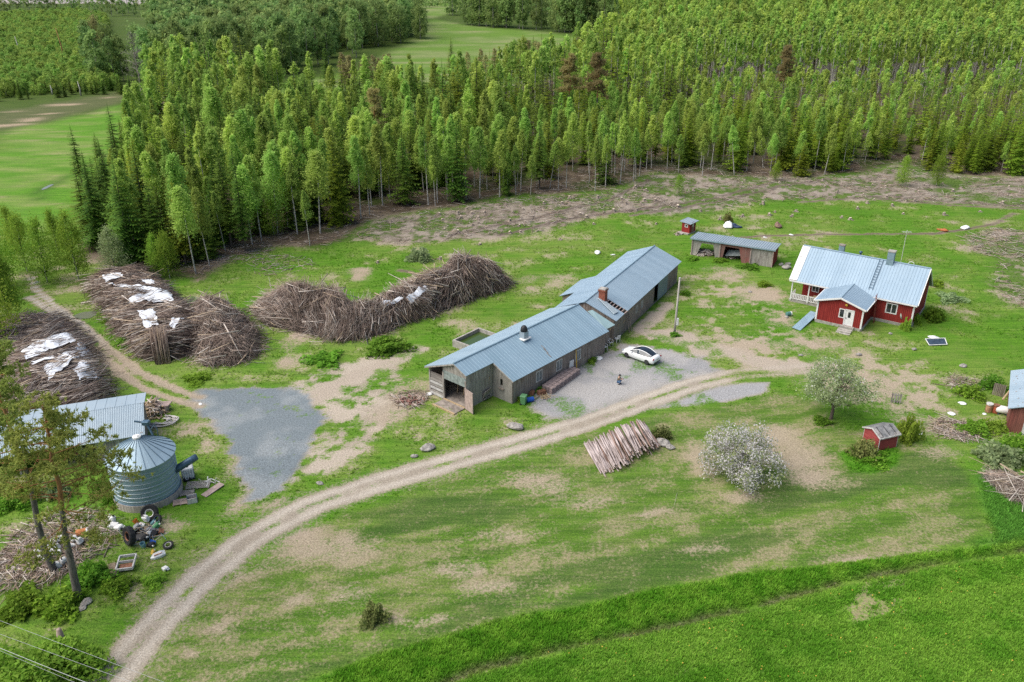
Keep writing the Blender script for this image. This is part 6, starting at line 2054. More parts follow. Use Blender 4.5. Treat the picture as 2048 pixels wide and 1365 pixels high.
# ---- three white garden chairs by the barn
def chair(px, py, rz, label, extra=None):
    t = thing('garden_chair', label, 'chair', at(px, py), rz, None, 1.15)
    mb = MB(); mb.cbox((0, 0, .43), (.46, .46, .04), bev=.015); mb.build('seat', M_WHITE, t)
    mb = MB()
    for k in range(5): mb.cbox((-.25 - .04, -.18 + .09 * k, .66), (.025, .05, .44), ry=-.15)
    mb.cbox((-.33, 0, .89), (.03, .48, .07), ry=-.15); mb.build('backrest', M_WHITE, t)
    for x, y in ((.21, .22), (.21, -.22), (-.22, .22), (-.22, -.22)):
        mb = MB(); mb.tube([(x * 1.1, y * 1.1, 0), (x, y, .43)], [.022, .03], 6); mb.build('leg', M_WHITE, t)
    for y in (.26, -.26):
        mb = MB(); mb.tube([(.22, y, .42), (.24, y, .64), (0, y, .67), (-.28, y, .66)], .028, 6); mb.build('armrest', M_WHITE, t)
    return t
chair(1208.5, 701, R(-60), 'white plastic chair nearest the barn windows')
chair(1219.5, 692, R(-50), 'white plastic chair with a dark bundle on its seat')
chair(1233.5, 685, R(120), 'white plastic chair turned round, farthest from the barn windows')
mb = MB(); q = at(1219.5, 692); mb.cbox((q.x, q.y, .53), (.34, .34, .16), rz=.3, bev=.05); tag(mb.build('dark_bundle', M_BLACK), 'dark bundle lying on the middle white chair', 'bundle')

# ---- utility pole
pb = at(1349, 666); 
po_ = thing('utility_pole', 'grey wooden pole with a white meter box beside the parked car', 'pole', pb)
top_ = G(1359.5, 557.6, 7.3) - Vector((pb.x, pb.y, 0))
mb = MB(); mb.tube([(0, 0, -.3), (.02, 0, 2), Vector((top_.x, top_.y, 7.3))], [.15, .14, .10], 10); mb.build('pole', plain('grey_pole_wood', (.42, .39, .35), .9, var=.2, scale=3, stretch=(3, 3, .4)), po_, smooth=True)
mb = MB(); mb.cbox((.24, -.05, 1.55), (.28, .25, .95), bev=.03); mb.build('meter_box', M_WHITE, po_)
mb = MB(); mb.tube([Vector((top_.x, top_.y, 7.25)), Vector((top_.x, top_.y, 7.42))], .13, 8); mb.build('pole_cap', M_WHITE2, po_)

# ---- stone blocks, bins, barrels by the barn
M_BLOCK = plain('pinkish_stone_blocks', (.36, .28, .265), .9, var=.3, scale=3, bmp=.3)
ba0, ba1 = G(1098, 783), G(1146, 748)
blk = None
axis_b = (ba1 - ba0); nb_ = 7
lab_b = ['stone block pallet nearest the green bin', 'second stone block pallet from the green bin', 'third stone block pallet from the green bin', 'middle stone block pallet of the row along the barn', 'third stone block pallet from the chairs end', 'second stone block pallet from the chairs end', 'stone block pallet at the chairs end of the row']
ang_ = FN.th
for k in range(nb_):
    c = ba0 + axis_b * (k / (nb_ - 1)); c.z = 0
    if blk is None:
        blk = thing('block_stack', lab_b[k], 'stone blocks', c, ang_, 'stone block stacks along the barn wall')
        rr = random.Random(3); mb = MB()
        for iz in range(3):
            for ix in range(3): mb.cbox((-.19 + rr.uniform(-.02, .02), -.5 + .5 * ix + rr.uniform(-.02, .02), .12 + .24 * iz), (.37, .46, .22), bev=.03); mb.cbox((.19 + rr.uniform(-.02, .02), -.5 + .5 * ix, .12 + .24 * iz), (.37, .46, .22), bev=.03)
        mb.build('blocks', M_BLOCK, blk)
        mb = MB(); mb.cbox((0, 0, .02), (.8, 1.5, .08)); mb.build('pallet', M_BROWNW, blk)
    else:
        dup(blk, c, ang_ + rr.uniform(-.08, .08), lab_b[k])
def drum(px, py, r, h, mat, label, name='drum', cat='drum', lying=None, rim=None, z=0.):
    t = thing(name, label, cat, at(px, py))
    M_ = Matrix.Identity(4)
    if lying is not None: M_ = Matrix.Translation((0, 0, r)) @ Matrix.Rotation(lying, 4, 'Z') @ Matrix.Rotation(math.pi / 2, 4, 'Y') @ Matrix.Translation((0, 0, -h / 2))
    mb = MB(); mb.lathe([(r * .96, 0), (r, .03), (r, h * .33), (r * 1.04, h * .35), (r, h * .37), (r, h * .63), (r * 1.04, h * .65), (r, h * .67), (r, h - .03), (r * .96, h), (r * .9, h - .02)], 18, M=M_); mb.build('shell', mat, t, smooth=False)
    if rim: mb = MB(); mb.lathe([(r * 1.05, h - .12), (r * 1.05, h + .01), (r * .8, h + .015)], 18, M=M_); mb.build('rim', rim, t)
    return t
M_RUST = plain('rusty_steel', (.32, .15, .09), .85, var=.4, scale=3)
M_BLUE = plain('blue_plastic', (.02, .10, .45), .45, var=.15)
bi = thing('wheelie_bin', 'green wheeled rubbish bin at the barn corner', 'bin', at(1047, 809), FN.th - 1.2)
M_GBIN = plain('green_plastic', (.13, .30, .14), .5, var=.15)
mb = MB(); mb.loft([[(-.24, -.26, .06), (.24, -.26, .06), (.24, .26, .06), (-.24, .26, .06)], [(-.31, -.34, 1.0), (.31, -.34, 1.0), (.31, .34, 1.0), (-.31, .34, 1.0)]]); mb.build('body', M_GBIN, bi, bevel=.03)
mb = MB(); mb.cbox((0, 0, 1.05), (.66, .74, .08), bev=.03); mb.build('lid', M_GBIN, bi)
for y in (.3, -.3):
    mb = MB(); mb.lathe([(.1, -.03), (.1, .03)], 12, M=Matrix.Translation((-.26, y, .1)) @ Matrix.Rotation(math.pi / 2, 4, 'X')); mb.build('wheel', M_TYRE, bi)
drum(1060, 804, .27, .8, M_BLUE, 'bright blue barrel lying beside the green bin', 'barrel', 'barrel', lying=.4)
drum(1064, 790, .26, .6, M_RUST, 'small rusty drum behind the blue barrel', lying=1.2)
mb = MB(); q = at(1083, 789); mb.cbox((0, 0, .25), (.95, .55, .5), rz=.6, bev=.04); o = tag(mb.build('rusty_box', M_RUST), 'rusty metal box between drum and stone blocks', 'box'); o.location = q
q = at(1088, 796); tag(stick_heap('timber_scraps', q.x, q.y, .9, .6, .15, 14, [M_WOODN, M_STICK4], .03, .05, (.6, 1.4), 4), 'few orange timber scraps in front of the stone blocks', 'timber')
# whitewashed door panel, yellow pole on the barn wall
u, z = FN.on_v(1140.5, 735, vw); mb = MB(); mb.cbox((0, 0, .75), (.75, .08, 1.5), ry=.05); o = tag(mb.build('white_board', M_WHITE), 'white board leaning on the barn wall beside the yellow pole', 'board'); o.location = FN.o + FN.U * u + FN.V * (vw + .15); o.rotation_euler = (0, 0, FN.th)
mb = MB(); mb.tube([(0, 0, 0), (-.2, .1, 2.9)], .06, 6); o = tag(mb.build('yellow_pole', M_YELLOW), 'yellow pole leaning upright against the barn wall', 'pole'); o.location = FN.o + FN.U * (u + .75) + FN.V * (vw + .4); o.rotation_euler = (0, 0, FN.th)
# grey plank crate leaning in the notch; white bag by the barn corner; wrap near chairs
q = at(973, 800); mb = MB()
for k in range(5): mb.cbox((-.5 + .25 * k, 0, .65), (.22, .07, 1.3), rx=.35)
mb.cbox((0, -.08, .3), (1.25, .06, .12), rx=.35); mb.cbox((0, .1, .9), (1.25, .06, .12), rx=.35); o = tag(mb.build('leaning_boards', M_GREYW), 'grey plank panel leaning in the barn wall notch', 'panel'); o.location = q; o.rotation_euler = (0, 0, FN.th + .2)


def blob(name, px, py, size, mat, label, cat, seed=1, group=None, rough_=.3, sub=3):
    rr = np.random.default_rng(seed); mb = MB(); n, m_ = 14, 8; rings = []
    ph = rr.uniform(0, 6.28, 4)
    for j in range(m_):
        t = math.pi * (j + .35) / (m_ - .3)
        rings.append([(size[0] * math.sin(t) * math.cos(a) * (1 + rough_ * (math.sin(2 * a + ph[0]) * .4 + math.sin(3 * a + t * 2 + ph[1]) * .35 + rr.uniform(-.25, .25))), size[1] * math.sin(t) * math.sin(a) * (1 + rough_ * (math.sin(2 * a + ph[2]) * .4 + rr.uniform(-.25, .25))), size[2] * (.55 - math.cos(t) * .62) * (1 + rough_ * .5 * math.sin(a + ph[3]) + rough_ * rr.uniform(-.3, .3))) for a in [2 * math.pi * i / n for i in range(n)]])
    mb.loft(rings, 0, True)
    o = mb.build(name, mat, smooth=name != 'boulder'); o.location = at(px, py, -.04); o.rotation_euler = (0, 0, rr.uniform(0, 6.28))
    return tag(o, label, cat, group)


M_ROCK = plain('granite_boulder', (.40, .37, .34), .9, var=.35, scale=2.5, bmp=.5)
for k, (px, py, s_, lab) in enumerate([(1031, 857, .85, 'large pale boulder on the grass between barn and road'), (856, 899, .7, 'pale boulder beside the road left of the barn'), (829, 914, .4, 'small dark stone near the roadside boulder'), (1326, 890, .75, 'mossy brown boulder at the end of the log pile'), (1340, 897, .5, 'smaller grey boulder at the end of the log pile'), (640, 968, .32, 'small grey stone on the road verge by the gravel pad'), (1572, 537, .8, 'large white boulder beside the woodshed'), (1576, 529, .5, 'grey boulder behind the white one by the woodshed'), (1562, 530, .45, 'low stone between woodshed and boulders'), (174, 1207, .45, 'grey stone under the leaning pine trunk'), (166, 1218, .36, 'pale stone below the pine trunk stone'), (1926, 734, .45, 'round grey stone on the slope right of the house'), (1612, 640, .4, 'stone in the grass before the veranda'), (1601, 712, .3, 'small stone on the dirt in front of the house'), (1975, 868, .3, 'small white stone among weeds near the reed heap'), (1500, 585, .3, 'small stone on the bare ground before the veranda'), (520, 640, .35, 'pale stone between the two brush piles'), (1717, 711, .4, 'pale stone on the dry ground above the leafy tree'), (1828, 700, .36, 'white stone below the dark framed panel'), (1781, 668, .3, 'white stone at the house corner bush'), (1573, 635, .34, 'stone left of the leaning metal sheets')]):
    blob('boulder', px, py, (s_, s_ * .75, s_ * .65), M_ROCK, lab, 'boulder', 70 + k, None, .28)
M_BAG = plain('white_plastic_bag', (.78, .78, .78), .5, var=.12)
for k, (px, py, s_, lab) in enumerate([(1197, 718, .55, 'crumpled white wrap on the gravel by the barn'), (858, 790, .45, 'white bag lying at the left barn corner'), (1930, 457, .9, 'large white sack on the grass behind the house'), (1195, 507, .75, 'white sheet scrap behind the far barn wing'), (1226, 511, .4, 'small white scrap behind the far barn wing'), (1925, 808, .42, 'white rag on the dirt path right of the lawn'), (1903, 829, .42, 'white rag among weeds near the dead twigs'), (1841, 868, .3, 'white bottle in the grass beside the yellow bush'), (401, 808, .26, 'white scrap on the corner of the gravel pad'), (1530, 475, .35, 'white scrap beside the woodshed roof'), (1583, 470, .4, 'pale scrap on the path behind the woodshed'), (1466, 768 - 295, .25, 'tiny white scrap behind the woodshed')]):
    blob('plastic_bag', px, py, (s_, s_ * .7, s_ * .4), M_BAG, lab, 'bag', 170 + k, None, .5)
# blue and white tarp heap behind the outhouse, orange sack, brown heap
blob('tarp_heap', 1456, 455, (1.3, .8, .7), M_BAG, 'crumpled white and blue tarpaulin heap behind the woodshed', 'tarp heap', 5, None, .6)
blob('tarp_heap', 1470, 455, (1.1, .7, .5), M_BLUE if False else plain('dark_blue_sheet', (.05, .08, .16), .6, var=.4), 'dark blue sheet heap behind the woodshed', 'tarp heap', 6, None, .6)
blob('root_plate', 1556, 455, (.9, .5, .7), plain('brown_roots', (.28, .18, .14), .9, var=.4), 'brown upturned root lump behind the woodshed', 'root lump', 7, None, .5)
blob('orange_sack', 1885, 462, (.8, .5, .35), plain('orange_cloth', (.50, .16, .06), .7, var=.3), 'orange crumpled sack on the grass behind the house', 'sack', 8, None, .6)
# metal sheets leaning at the annex
q0_, q1_ = at(1592, 660), at(1628, 632)
mb = MB(); d_ = (q1_ - q0_); ln_ = d_.length; x_ = d_.normalized(); y_ = Vector((-x_.y, x_.x, 0))
A_ = Vector((0, 0, .06)); 
roof(mb, A_ - y_ * .55, A_ + x_ * ln_ - y_ * .55 + Vector((0, 0, .45)), A_ + x_ * ln_ + y_ * .55 + Vector((0, 0, .5)), A_ + y_ * .55 + Vector((0, 0, .12)), .25, .05)
o = tag(mb.build('metal_sheet', M_ROOF_A), 'stack of blue grey roofing sheets leaning beside the red annex', 'metal sheets'); o.location = q0_
drum(1577, 632, .28, .7, plain('teal_plastic', (.10, .25, .22), .5), 'dull teal barrel lying in the grass left of the metal sheets', 'barrel', 'barrel', lying=.3, rim=M_WHITE)
# satellite dish at the house corner
sd_ = thing('satellite_dish', 'pale round dish on a stand at the right house corner', 'dish', at(1800, 650), R(-60))
mb = MB(); mb.lathe([(.48, .14), (.36, .05), (.18, .01), (.02, 0), (.02, -.03), (.36, .02), (.5, .12)], 20, M=Matrix.Translation((0, 0, 1.3)) @ Matrix.Rotation(R(70), 4, 'Y')); mb.build('dish', plain('pale_green_dish', (.42, .50, .42), .6), sd_, smooth=True)
mb = MB(); mb.tube([(-.05, 0, 0), (-.05, 0, 1.3)], .04, 8); mb.build('stand', M_STEEL, sd_)
# dark framed panel on the slope
pn = thing('framed_panel', 'white framed dark panel lying on the slope right of the house', 'panel', at(1873, 690), R(5))
mb = MB(); mb.slab((-1.1, -.3, .15), (1.1, -.3, .15), (1.2, .5, .55), (-1.2, .5, .55), .04); mb.build('pane', plain('dark_blue_pane', (.06, .09, .13), .25, var=.3), pn)
mb = MB()
for a_, b_ in (((-1.15, -.35, .14), (1.15, -.35, .14)), ((1.15, -.35, .14), (1.25, .55, .58)), ((1.25, .55, .58), (-1.25, .55, .58)), ((-1.25, .55, .58), (-1.15, -.35, .14))): mb.tube([a_, b_], .045, 6)
mb.build('frame', M_WHITE, pn)
blob('white_cushion', 1871, 679, (.8, .35, .3), M_BAG, 'white crumpled cover behind the dark framed panel', 'cover', 33, None, .5)
# antenna mast behind the house
am = thing('antenna_mast', 'thin pale antenna mast on the slope behind the house', 'antenna', at(1801, 528))
mb = MB(); mb.tube([(0, 0, 0), (0, 0, 5.4)], .045, 6); mb.build('mast', M_WHITE2, am)
mb = MB(); mb.tube([(-.7, 0, 5.1), (.7, 0, 5.1)], .025, 5)
for k in range(6): mb.tube([(-.6 + .24 * k, -.35, 5.1), (-.6 + .24 * k, .35, 5.1)], .018, 5)
mb.build('aerial', M_WHITE2, am)
# upright pallet near the leafy tree
pt = thing('pallet', 'grey pallet standing upright in the grass below the dry slope', 'pallet', at(1791, 806), R(-15))
for k in range(4):
    mb = MB(); mb.cbox((-.42 + .28 * k, 0, .55), (.16, .04, 1.1), rx=-.15); mb.build('board', M_GREYW, pt)
for z in (.15, .9):
    mb = MB(); mb.cbox((0, .06, z), (1.05, .08, .1), rx=-.15); mb.build('rail', M_GREYW, pt)
# drums and white tank by the right shed
drum(1976, 824, .33, 1.0, plain('rust_cream_drum', (.48, .27, .15), .8, var=.4), 'cream and rust drum leftmost beside the right shed', rim=M_WHITE2)
drum(1990, 826, .31, .95, plain('rusty_red_drum', (.48, .12, .06), .8, var=.35), 'rusty red drum between cream drum and white tank', rim=M_RUST)
tk = thing('tank', 'white rounded tank lying at the right shed corner', 'tank', at(2004, 829), R(-25))
mb = MB(); mb.lathe([(.05, -.72), (.3, -.68), (.4, -.55), (.4, .55), (.3, .68), (.05, .72)], 18, M=Matrix.Translation((0, 0, .55)) @ Matrix.Rotation(math.pi / 2, 4, 'Y')); mb.build('shell', M_WHITE, tk, smooth=True)
mb = MB(); mb.cbox((-.4, 0, .1), (.1, .6, .25)); mb.cbox((.4, 0, .1), (.1, .6, .25)); mb.each('foot', M_STEEL, tk)
mb = MB(); q = at(2001, 815); mb.tube([(0, 0, .9), (1.0, .6, 1.9)], .11, 8); o = tag(mb.build('downpipe', M_YELLOW if False else M_WOODN), 'yellowish pipe slanting from the white tank to the shed eave', 'pipe'); o.location = q
blob('round_cover', 1969, 829, (.22, .22, .14), M_BAG, 'small white lid by the cream drum', 'lid', 90, None, .1)

# ---- things round the silo
ib = thing('water_tote', 'white caged water tote beside the silo duct', 'tote', at(377, 955), R(25))
mb = MB(); mb.cbox((0, 0, .68), (1.0, 1.15, 1.0), bev=.08); mb.build('tank', M_WHITE, ib, smooth=False)
mb = MB()
for z in (.2, .5, .8, 1.1, 1.2):
    for (a_, b_) in (((-.53, -.6, z), (.53, -.6, z)), ((.53, -.6, z), (.53, .6, z)), ((.53, .6, z), (-.53, .6, z)), ((-.53, .6, z), (-.53, -.6, z))): mb.tube([a_, b_], .018, 4)
for k in range(6):
    x = -.53 + k * .212
    mb.tube([(x, -.6, .1), (x, -.6, 1.22)], .016, 4); mb.tube([(x, .6, .1), (x, .6, 1.22)], .016, 4); y = -.6 + k * .24
    mb.tube([(-.53, y, .1), (-.53, y, 1.22)], .016, 4); mb.tube([(.53, y, .1), (.53, y, 1.22)], .016, 4)
mb.build('cage', M_HOOP, ib)
mb = MB()
for y in (-.5, 0, .5): mb.cbox((0, y, .06), (1.1, .14, .1))
mb.cbox((0, 0, .14), (1.1, 1.2, .04)); mb.build('pallet', M_BLACK, ib)
mb = MB(); mb.cbox((.56, 0, .7), (.02, .5, .4)); mb.build('sign_plate', M_WHITE2, ib)


def pallet(px, py, rz, label, n=6, size=(1.2, .8), mat=None, z=0., tilt=0., group=None):
    t = thing('pallet', label, 'pallet', at(px, py, z), rz, group)
    if tilt: t.rotation_euler = (tilt, 0, rz)
    for k in range(n):
        mb = MB(); mb.cbox((0, -size[1] / 2 + size[1] * (k + .5) / n, .13), (size[0], size[1] / n * .72, .025)); mb.build('board', mat or M_GREYW, t)
    for x in (-.45, 0, .45):
        mb = MB(); mb.cbox((x * size[0], 0, .06), (.1, size[1], .1)); mb.build('rail', mat or M_GREYW, t)
    return t
pallet(397, 972, R(8), 'long grey pallet of narrow slats right of the silo', 6, (2.1, 1.2))
pallet(375, 988, R(14), 'worn grey pallet behind the small crate by the silo', 5, (1.2, .8))
pallet(362, 1006, R(16), 'pinkish grey pallet nearest the tyre at the silo foot', 6, (1.3, .9), M_WOODP)
mb = MB(); mb.cbox((0, 0, .1), (.7, 2.1, .06), rz=-.55, rx=.06); o = tag(mb.build('plank_door', M_WOODP), 'pinkish door plank lying beside the grey pallet', 'plank'); o.location = at(426, 982)
q = at(385, 1003); cr = thing('crate', 'small blue grey crate beside the pinkish pallet', 'crate', q, .4)
for a_, b_ in (((-.4, 0), (.05, .7)), ((.4, 0), (.05, .7)), ((0, -.35), (.8, .05)), ((0, .35), (.8, .05))):
    mb = MB(); mb.cbox((a_[0], a_[1], .25), (b_[0], b_[1], .5)); mb.build('side', M_STEEL if a_[0] else M_WHITE2, cr)
mb = MB(); mb.cbox((0, 0, .04), (.75, .65, .05)); mb.build('bottom', M_GREYW, cr)
q = at(418, 965); tag(stick_heap('white_laths', q.x, q.y, .8, .3, .2, 8, [M_WHITE2, M_WHITE], .03, .05, (.8, 1.6), 14), 'white laths lying across the far end of the grey pallet', 'laths')


def tyre(px, py, r, w_, label, tilt, rz, rimmat, rimw=.62, z=0.):
    t = thing('tyre', label, 'tyre', at(px, py, z))
    M_ = Matrix.Translation((0, 0, r * abs(math.sin(tilt)) + w_ * .5 * abs(math.cos(tilt)))) @ Matrix.Rotation(rz, 4, 'Z') @ Matrix.Rotation(tilt, 4, 'X')
    mb = MB(); ri = r * rimw; n = 28; rings = []
    for k in range(n):
        a = 2 * math.pi * k / n; lug = 1.0 + (.035 if k % 2 else 0)
        rings.append([M_ @ Vector((rr_ * math.cos(a), rr_ * math.sin(a), zz)) for rr_, zz in ((ri, -w_ * .35), (r * .9, -w_ / 2), (r * lug, -w_ * .32), (r * lug, w_ * .32), (r * .9, w_ / 2), (ri, w_ * .35))])
    rings.append(rings[0]); mb.loft(rings, 0, False); mb.build('tread', M_TYRE, t, smooth=False)
    if rimmat:
        mb = MB(); rings = []
        for k in range(n + 1):
            a = 2 * math.pi * k / n; rings.append([M_ @ Vector((rr_ * math.cos(a), rr_ * math.sin(a), zz)) for rr_, zz in ((ri * .86, w_ * .30), (ri * 1.02, w_ * .40), (ri * 1.04, w_ * .30), (ri * .86, w_ * .2))])
        mb.loft(rings, 0, False); mb.build('rim', rimmat, t)
    return t
tyre(302, 1040, .72, .36, 'black tyre with white rim ring leaning at the silo base', 1.15, .15, M_WHITE, .48)
tyre(262, 1088, .78, .5, 'big tractor tyre with rusty rim at the junk heap', 1.35, -.75, M_RUST, .5)
tyre(316, 1046, .42, .2, 'small grey tyre behind the white rimmed tyre', 1.0, -.3, M_STEEL, .6)
tyre(375, 962, .3, .15, 'little white rimmed wheel beside the water tote', .9, .5, M_WHITE, .5)
tyre(337, 1094, .42, .18, 'pale grey wheel lying right of the junk heap', .25, 0, M_WHITE2, .6)
# junk heap: every piece its own thing
MJ = {'black': M_BLACK, 'blue': M_BLUE, 'orange': plain('orange_plastic', (.62, .20, .03), .5), 'white': M_WHITE, 'grey': plain('grey_plastic', (.25, .26, .28), .6), 'green': plain('green_can', (.08, .28, .12), .5), 'yellow': M_YELLOW, 'tan': plain('cardboard', (.42, .31, .2), .9), 'teal': plain('light_blue_plastic', (.22, .42, .48), .5), 'brown': M_RUST, 'red': plain('red_plastic', (.45, .05, .04), .5)}
def bucket(px, py, c, label, s_=1., tip=0., z=0.):
    t = thing('bucket', label, 'bucket', at(px, py, z)); rr = random.Random(px); t.rotation_euler = (tip, 0, rr.uniform(0, 6))
    mb = MB(); mb.lathe([(.13 * s_, 0), (.17 * s_, .34 * s_), (.155 * s_, .34 * s_), (.12 * s_, .03)], 14); mb.build('pail', MJ[c], t)
    mb = MB(); mb.tube([(.17 * s_ * math.cos(a), .03, .33 * s_ + .15 * s_ * math.sin(a)) for a in [math.pi * i / 8 for i in range(9)]], .008, 4); mb.build('handle', M_STEEL, t); return t
def canister(px, py, c, label, s_=1., tip=0., z=0., rz=None, group=None):
    rr = random.Random(px * 7 + py); t = thing('canister', label, 'canister', at(px, py, z), group=group); t.rotation_euler = (tip, 0, rz if rz is not None else rr.uniform(0, 6))
    mb = MB(); mb.cbox((0, 0, .24 * s_), (.36 * s_, .28 * s_, .44 * s_), bev=.05 * s_); mb.build('body', MJ[c], t)
    mb = MB(); mb.tube([(-.1 * s_, 0, .46 * s_), (-.1 * s_, 0, .54 * s_)], .05 * s_, 8); mb.build('cap', MJ['black' if c == 'white' else 'white'], t)
    mb = MB(); mb.tube([(0, 0, .46 * s_), (.04 * s_, 0, .54 * s_), (.14 * s_, 0, .53 * s_), (.16 * s_, 0, .45 * s_)], .02 * s_, 6); mb.build('handle', MJ[c], t); return t
def carton(px, py, c, label, size, rz=0., tip=0., z=0.):
    t = thing('box', label, 'box', at(px, py, z)); t.rotation_euler = (tip, 0, rz); a, b_, h_ = size
    mb = MB(); mb.cbox((0, 0, .02), (a, b_, .04)); 
    mb.cbox((-a / 2 + .015, 0, h_ / 2), (.03, b_, h_)); mb.cbox((a / 2 - .015, 0, h_ / 2), (.03, b_, h_)); mb.cbox((0, -b_ / 2 + .015, h_ / 2), (a - .06, .03, h_)); mb.cbox((0, b_ / 2 - .015, h_ / 2), (a - .06, .03, h_)); mb.build('carton', MJ[c], t)
    mb = MB(); mb.cbox((a * .5, 0, h_ + .03), (a * .5, b_, .02), ry=.5); mb.build('flap', MJ[c], t); return t
bucket(275, 1048, 'orange', 'orange bucket at the top left of the junk heap', 1.3, .5)
bucket(276, 1055, 'red', 'red bucket below the orange one on the junk heap', 1.1, 1.2)
bucket(318, 1058, 'orange', 'orange bucket at the right end of the junk heap', 1.4, 1.0)
bucket(311, 1086, 'blue', 'bright blue bucket at the lower right of the junk heap', 1.3, 1.2)
bucket(288, 1094, 'teal', 'light blue bucket at the front of the junk heap', 1.3, .2)
bucket(300, 1075, 'white', 'white bucket in the middle of the junk heap', 1.5, .8)
canister(296, 1046, 'white', 'white canister on top of the junk heap', 1.4, .4, .25)
canister(290, 1052, 'white', 'second white canister at the top of the junk heap', 1.1, 1.2)
canister(302, 1049, 'teal', 'pale blue canister right of the top canister on the heap', 1.0, .9)
canister(268, 1058, 'grey', 'grey canister above the tractor tyre', 1.2, 1.1)
canister(283, 1082, 'black', 'black canister right of the tractor tyre', 1.5, .9)
canister(296, 1090, 'black', 'black canister at the front of the heap', 1.4, 1.3)
canister(306, 1060, 'green', 'dark green canister on the right of the heap', 1.4, 1.0, .1)
carton(286, 1066, 'tan', 'open brown carton in the middle of the junk heap', (.7, .5, .4), .4, .3)
carton(295, 1064, 'grey', 'grey open box right of the brown carton', (.6, .6, .35), 1.0, -.4)
carton(303, 1069, 'black', 'black open crate on the right of the heap', (.8, .5, .35), -.3, .5)
carton(277, 1070, 'black', 'black open crate above the tractor tyre', (.7, .6, .4), .8, .6)
carton(314, 1066, 'brown', 'rusty tray at the right edge of the heap', (.8, .45, .2), .2, .2)
carton(291, 1078, 'green', 'green tray in the lower middle of the heap', (.6, .4, .2), 1.2, .5)
tag(blob('dark_sack', 290, 1072, (.9, .7, .32), M_BLACK, 'black plastic sacks under the junk heap', 'sack', 71, None, .5), 'black plastic sacks under the junk heap', 'sack')
tag(blob('dark_sack', 303, 1062, (.7, .6, .35), MJ['grey'], 'grey plastic sack at the upper right of the junk heap', 'sack', 72, None, .5), 'grey plastic sack at the upper right of the junk heap', 'sack')
q = at(292, 1070); tag(stick_heap('scrap_laths', q.x, q.y, 1.6, 1.1, .55, 26, [M_WOODN, M_STICK3, M_WHITE2, M_STEEL], .015, .03, (.6, 1.8), 15), 'tangle of laths and pipes on the junk heap', 'laths')
# white canisters left
CN = [(88, 1105), (95, 1098), (103, 1092), (110, 1096), (118, 1100), (100, 1104), (108, 1106), (92, 1114), (86, 1120), (112, 1088), (122, 1078), (119, 1083), (94, 1124), (120, 1134), (127, 1128), (124, 1108), (146, 1082), (158, 1085), (163, 1091), (150, 1092)]
for k, (px, py) in enumerate(CN):
    z_ = .0 if k % 3 else .18
    canister(px, py, 'white', 'white canister dumped round the pine trunks' if k < 13 or k in (15,) else ('white canister in the pair left of the nearest pine trunk' if k < 15 else 'white canister in the small group right of the pine trunk'), 1.25, random.Random(k).uniform(0, 1.5), z_, group='white canisters dumped by the pines' if k < 13 or k == 15 else ('canister pair by the pine trunk' if k < 15 else 'canisters right of the pine'))
canister(224, 1048, 'white', 'upright white canister left of the junk heap', 1.6, .2)
canister(231, 1056, 'white', 'white canister lying in front of the upright one', 1.6, 1.3)
canister(238, 1053, 'white', 'white canister lying nearest the junk heap', 1.6, 1.4, .05)
canister(327, 1136, 'white', 'lone white canister at the road edge below the junk', 1.2, 1.4)
drum(166, 1072, .34, .9, plain('orange_drum', (.58, .22, .08), .7, var=.3), 'orange drum with a white end lying among the branches', lying=.35, rim=M_WHITE)
# old window frame box, sled, yellow jug
fb_ = thing('wooden_frame', 'white wooden bed frame with rusty filling below the junk heap', 'frame', at(254, 1132), R(12))
for (a_, b_) in (((-.62, 0), (.1, 1.7)), ((.62, 0), (.1, 1.7)), ((0, -.85), (1.3, .1)), ((0, .85), (1.3, .1)), ((0, .1), (1.2, .07))):
    mb = MB(); mb.cbox((a_[0], a_[1], .35), (b_[0], b_[1], .22)); mb.build('rail', M_WHITE2, fb_)
mb = MB(); mb.cbox((.05, -.4, .2), (1.0, .7, .1), rx=.1); mb.build('filling', MJ['brown'], fb_)
mb = MB(); mb.cbox((-.9, -.6, .2), (.6, 1.6, .4), rz=.2, bev=.1); mb.build('mattress', plain('old_mattress', (.33, .25, .17), .9, var=.3), fb_)
sl_ = thing('sled', 'white plastic sled tipped on its side near the road', 'sled', at(316, 1115), R(35), None, .7)
mb = MB(); mb.loft([[(-.8, -.05, .1), (-.8, .05, .1), (-.8, .05, .25), (-.8, -.05, .25)], [(-.4, -.28, .02), (-.4, .28, .3), (-.4, .2, .6), (-.4, -.3, .3)], [(.4, -.3, .02), (.4, .3, .35), (.4, .2, .7), (.4, -.32, .35)], [(.85, -.2, .1), (.85, .2, .35), (.85, .15, .6), (.85, -.2, .3)]]); mb.build('hull', M_WHITE, sl_)
mb = MB(); mb.cbox((.05, -.05, .42), (.9, .05, .3), rx=.5); mb.build('stripe', MJ['orange'], sl_)
canister(305, 1110, 'yellow', 'yellow jug behind the white sled', .9, .5)
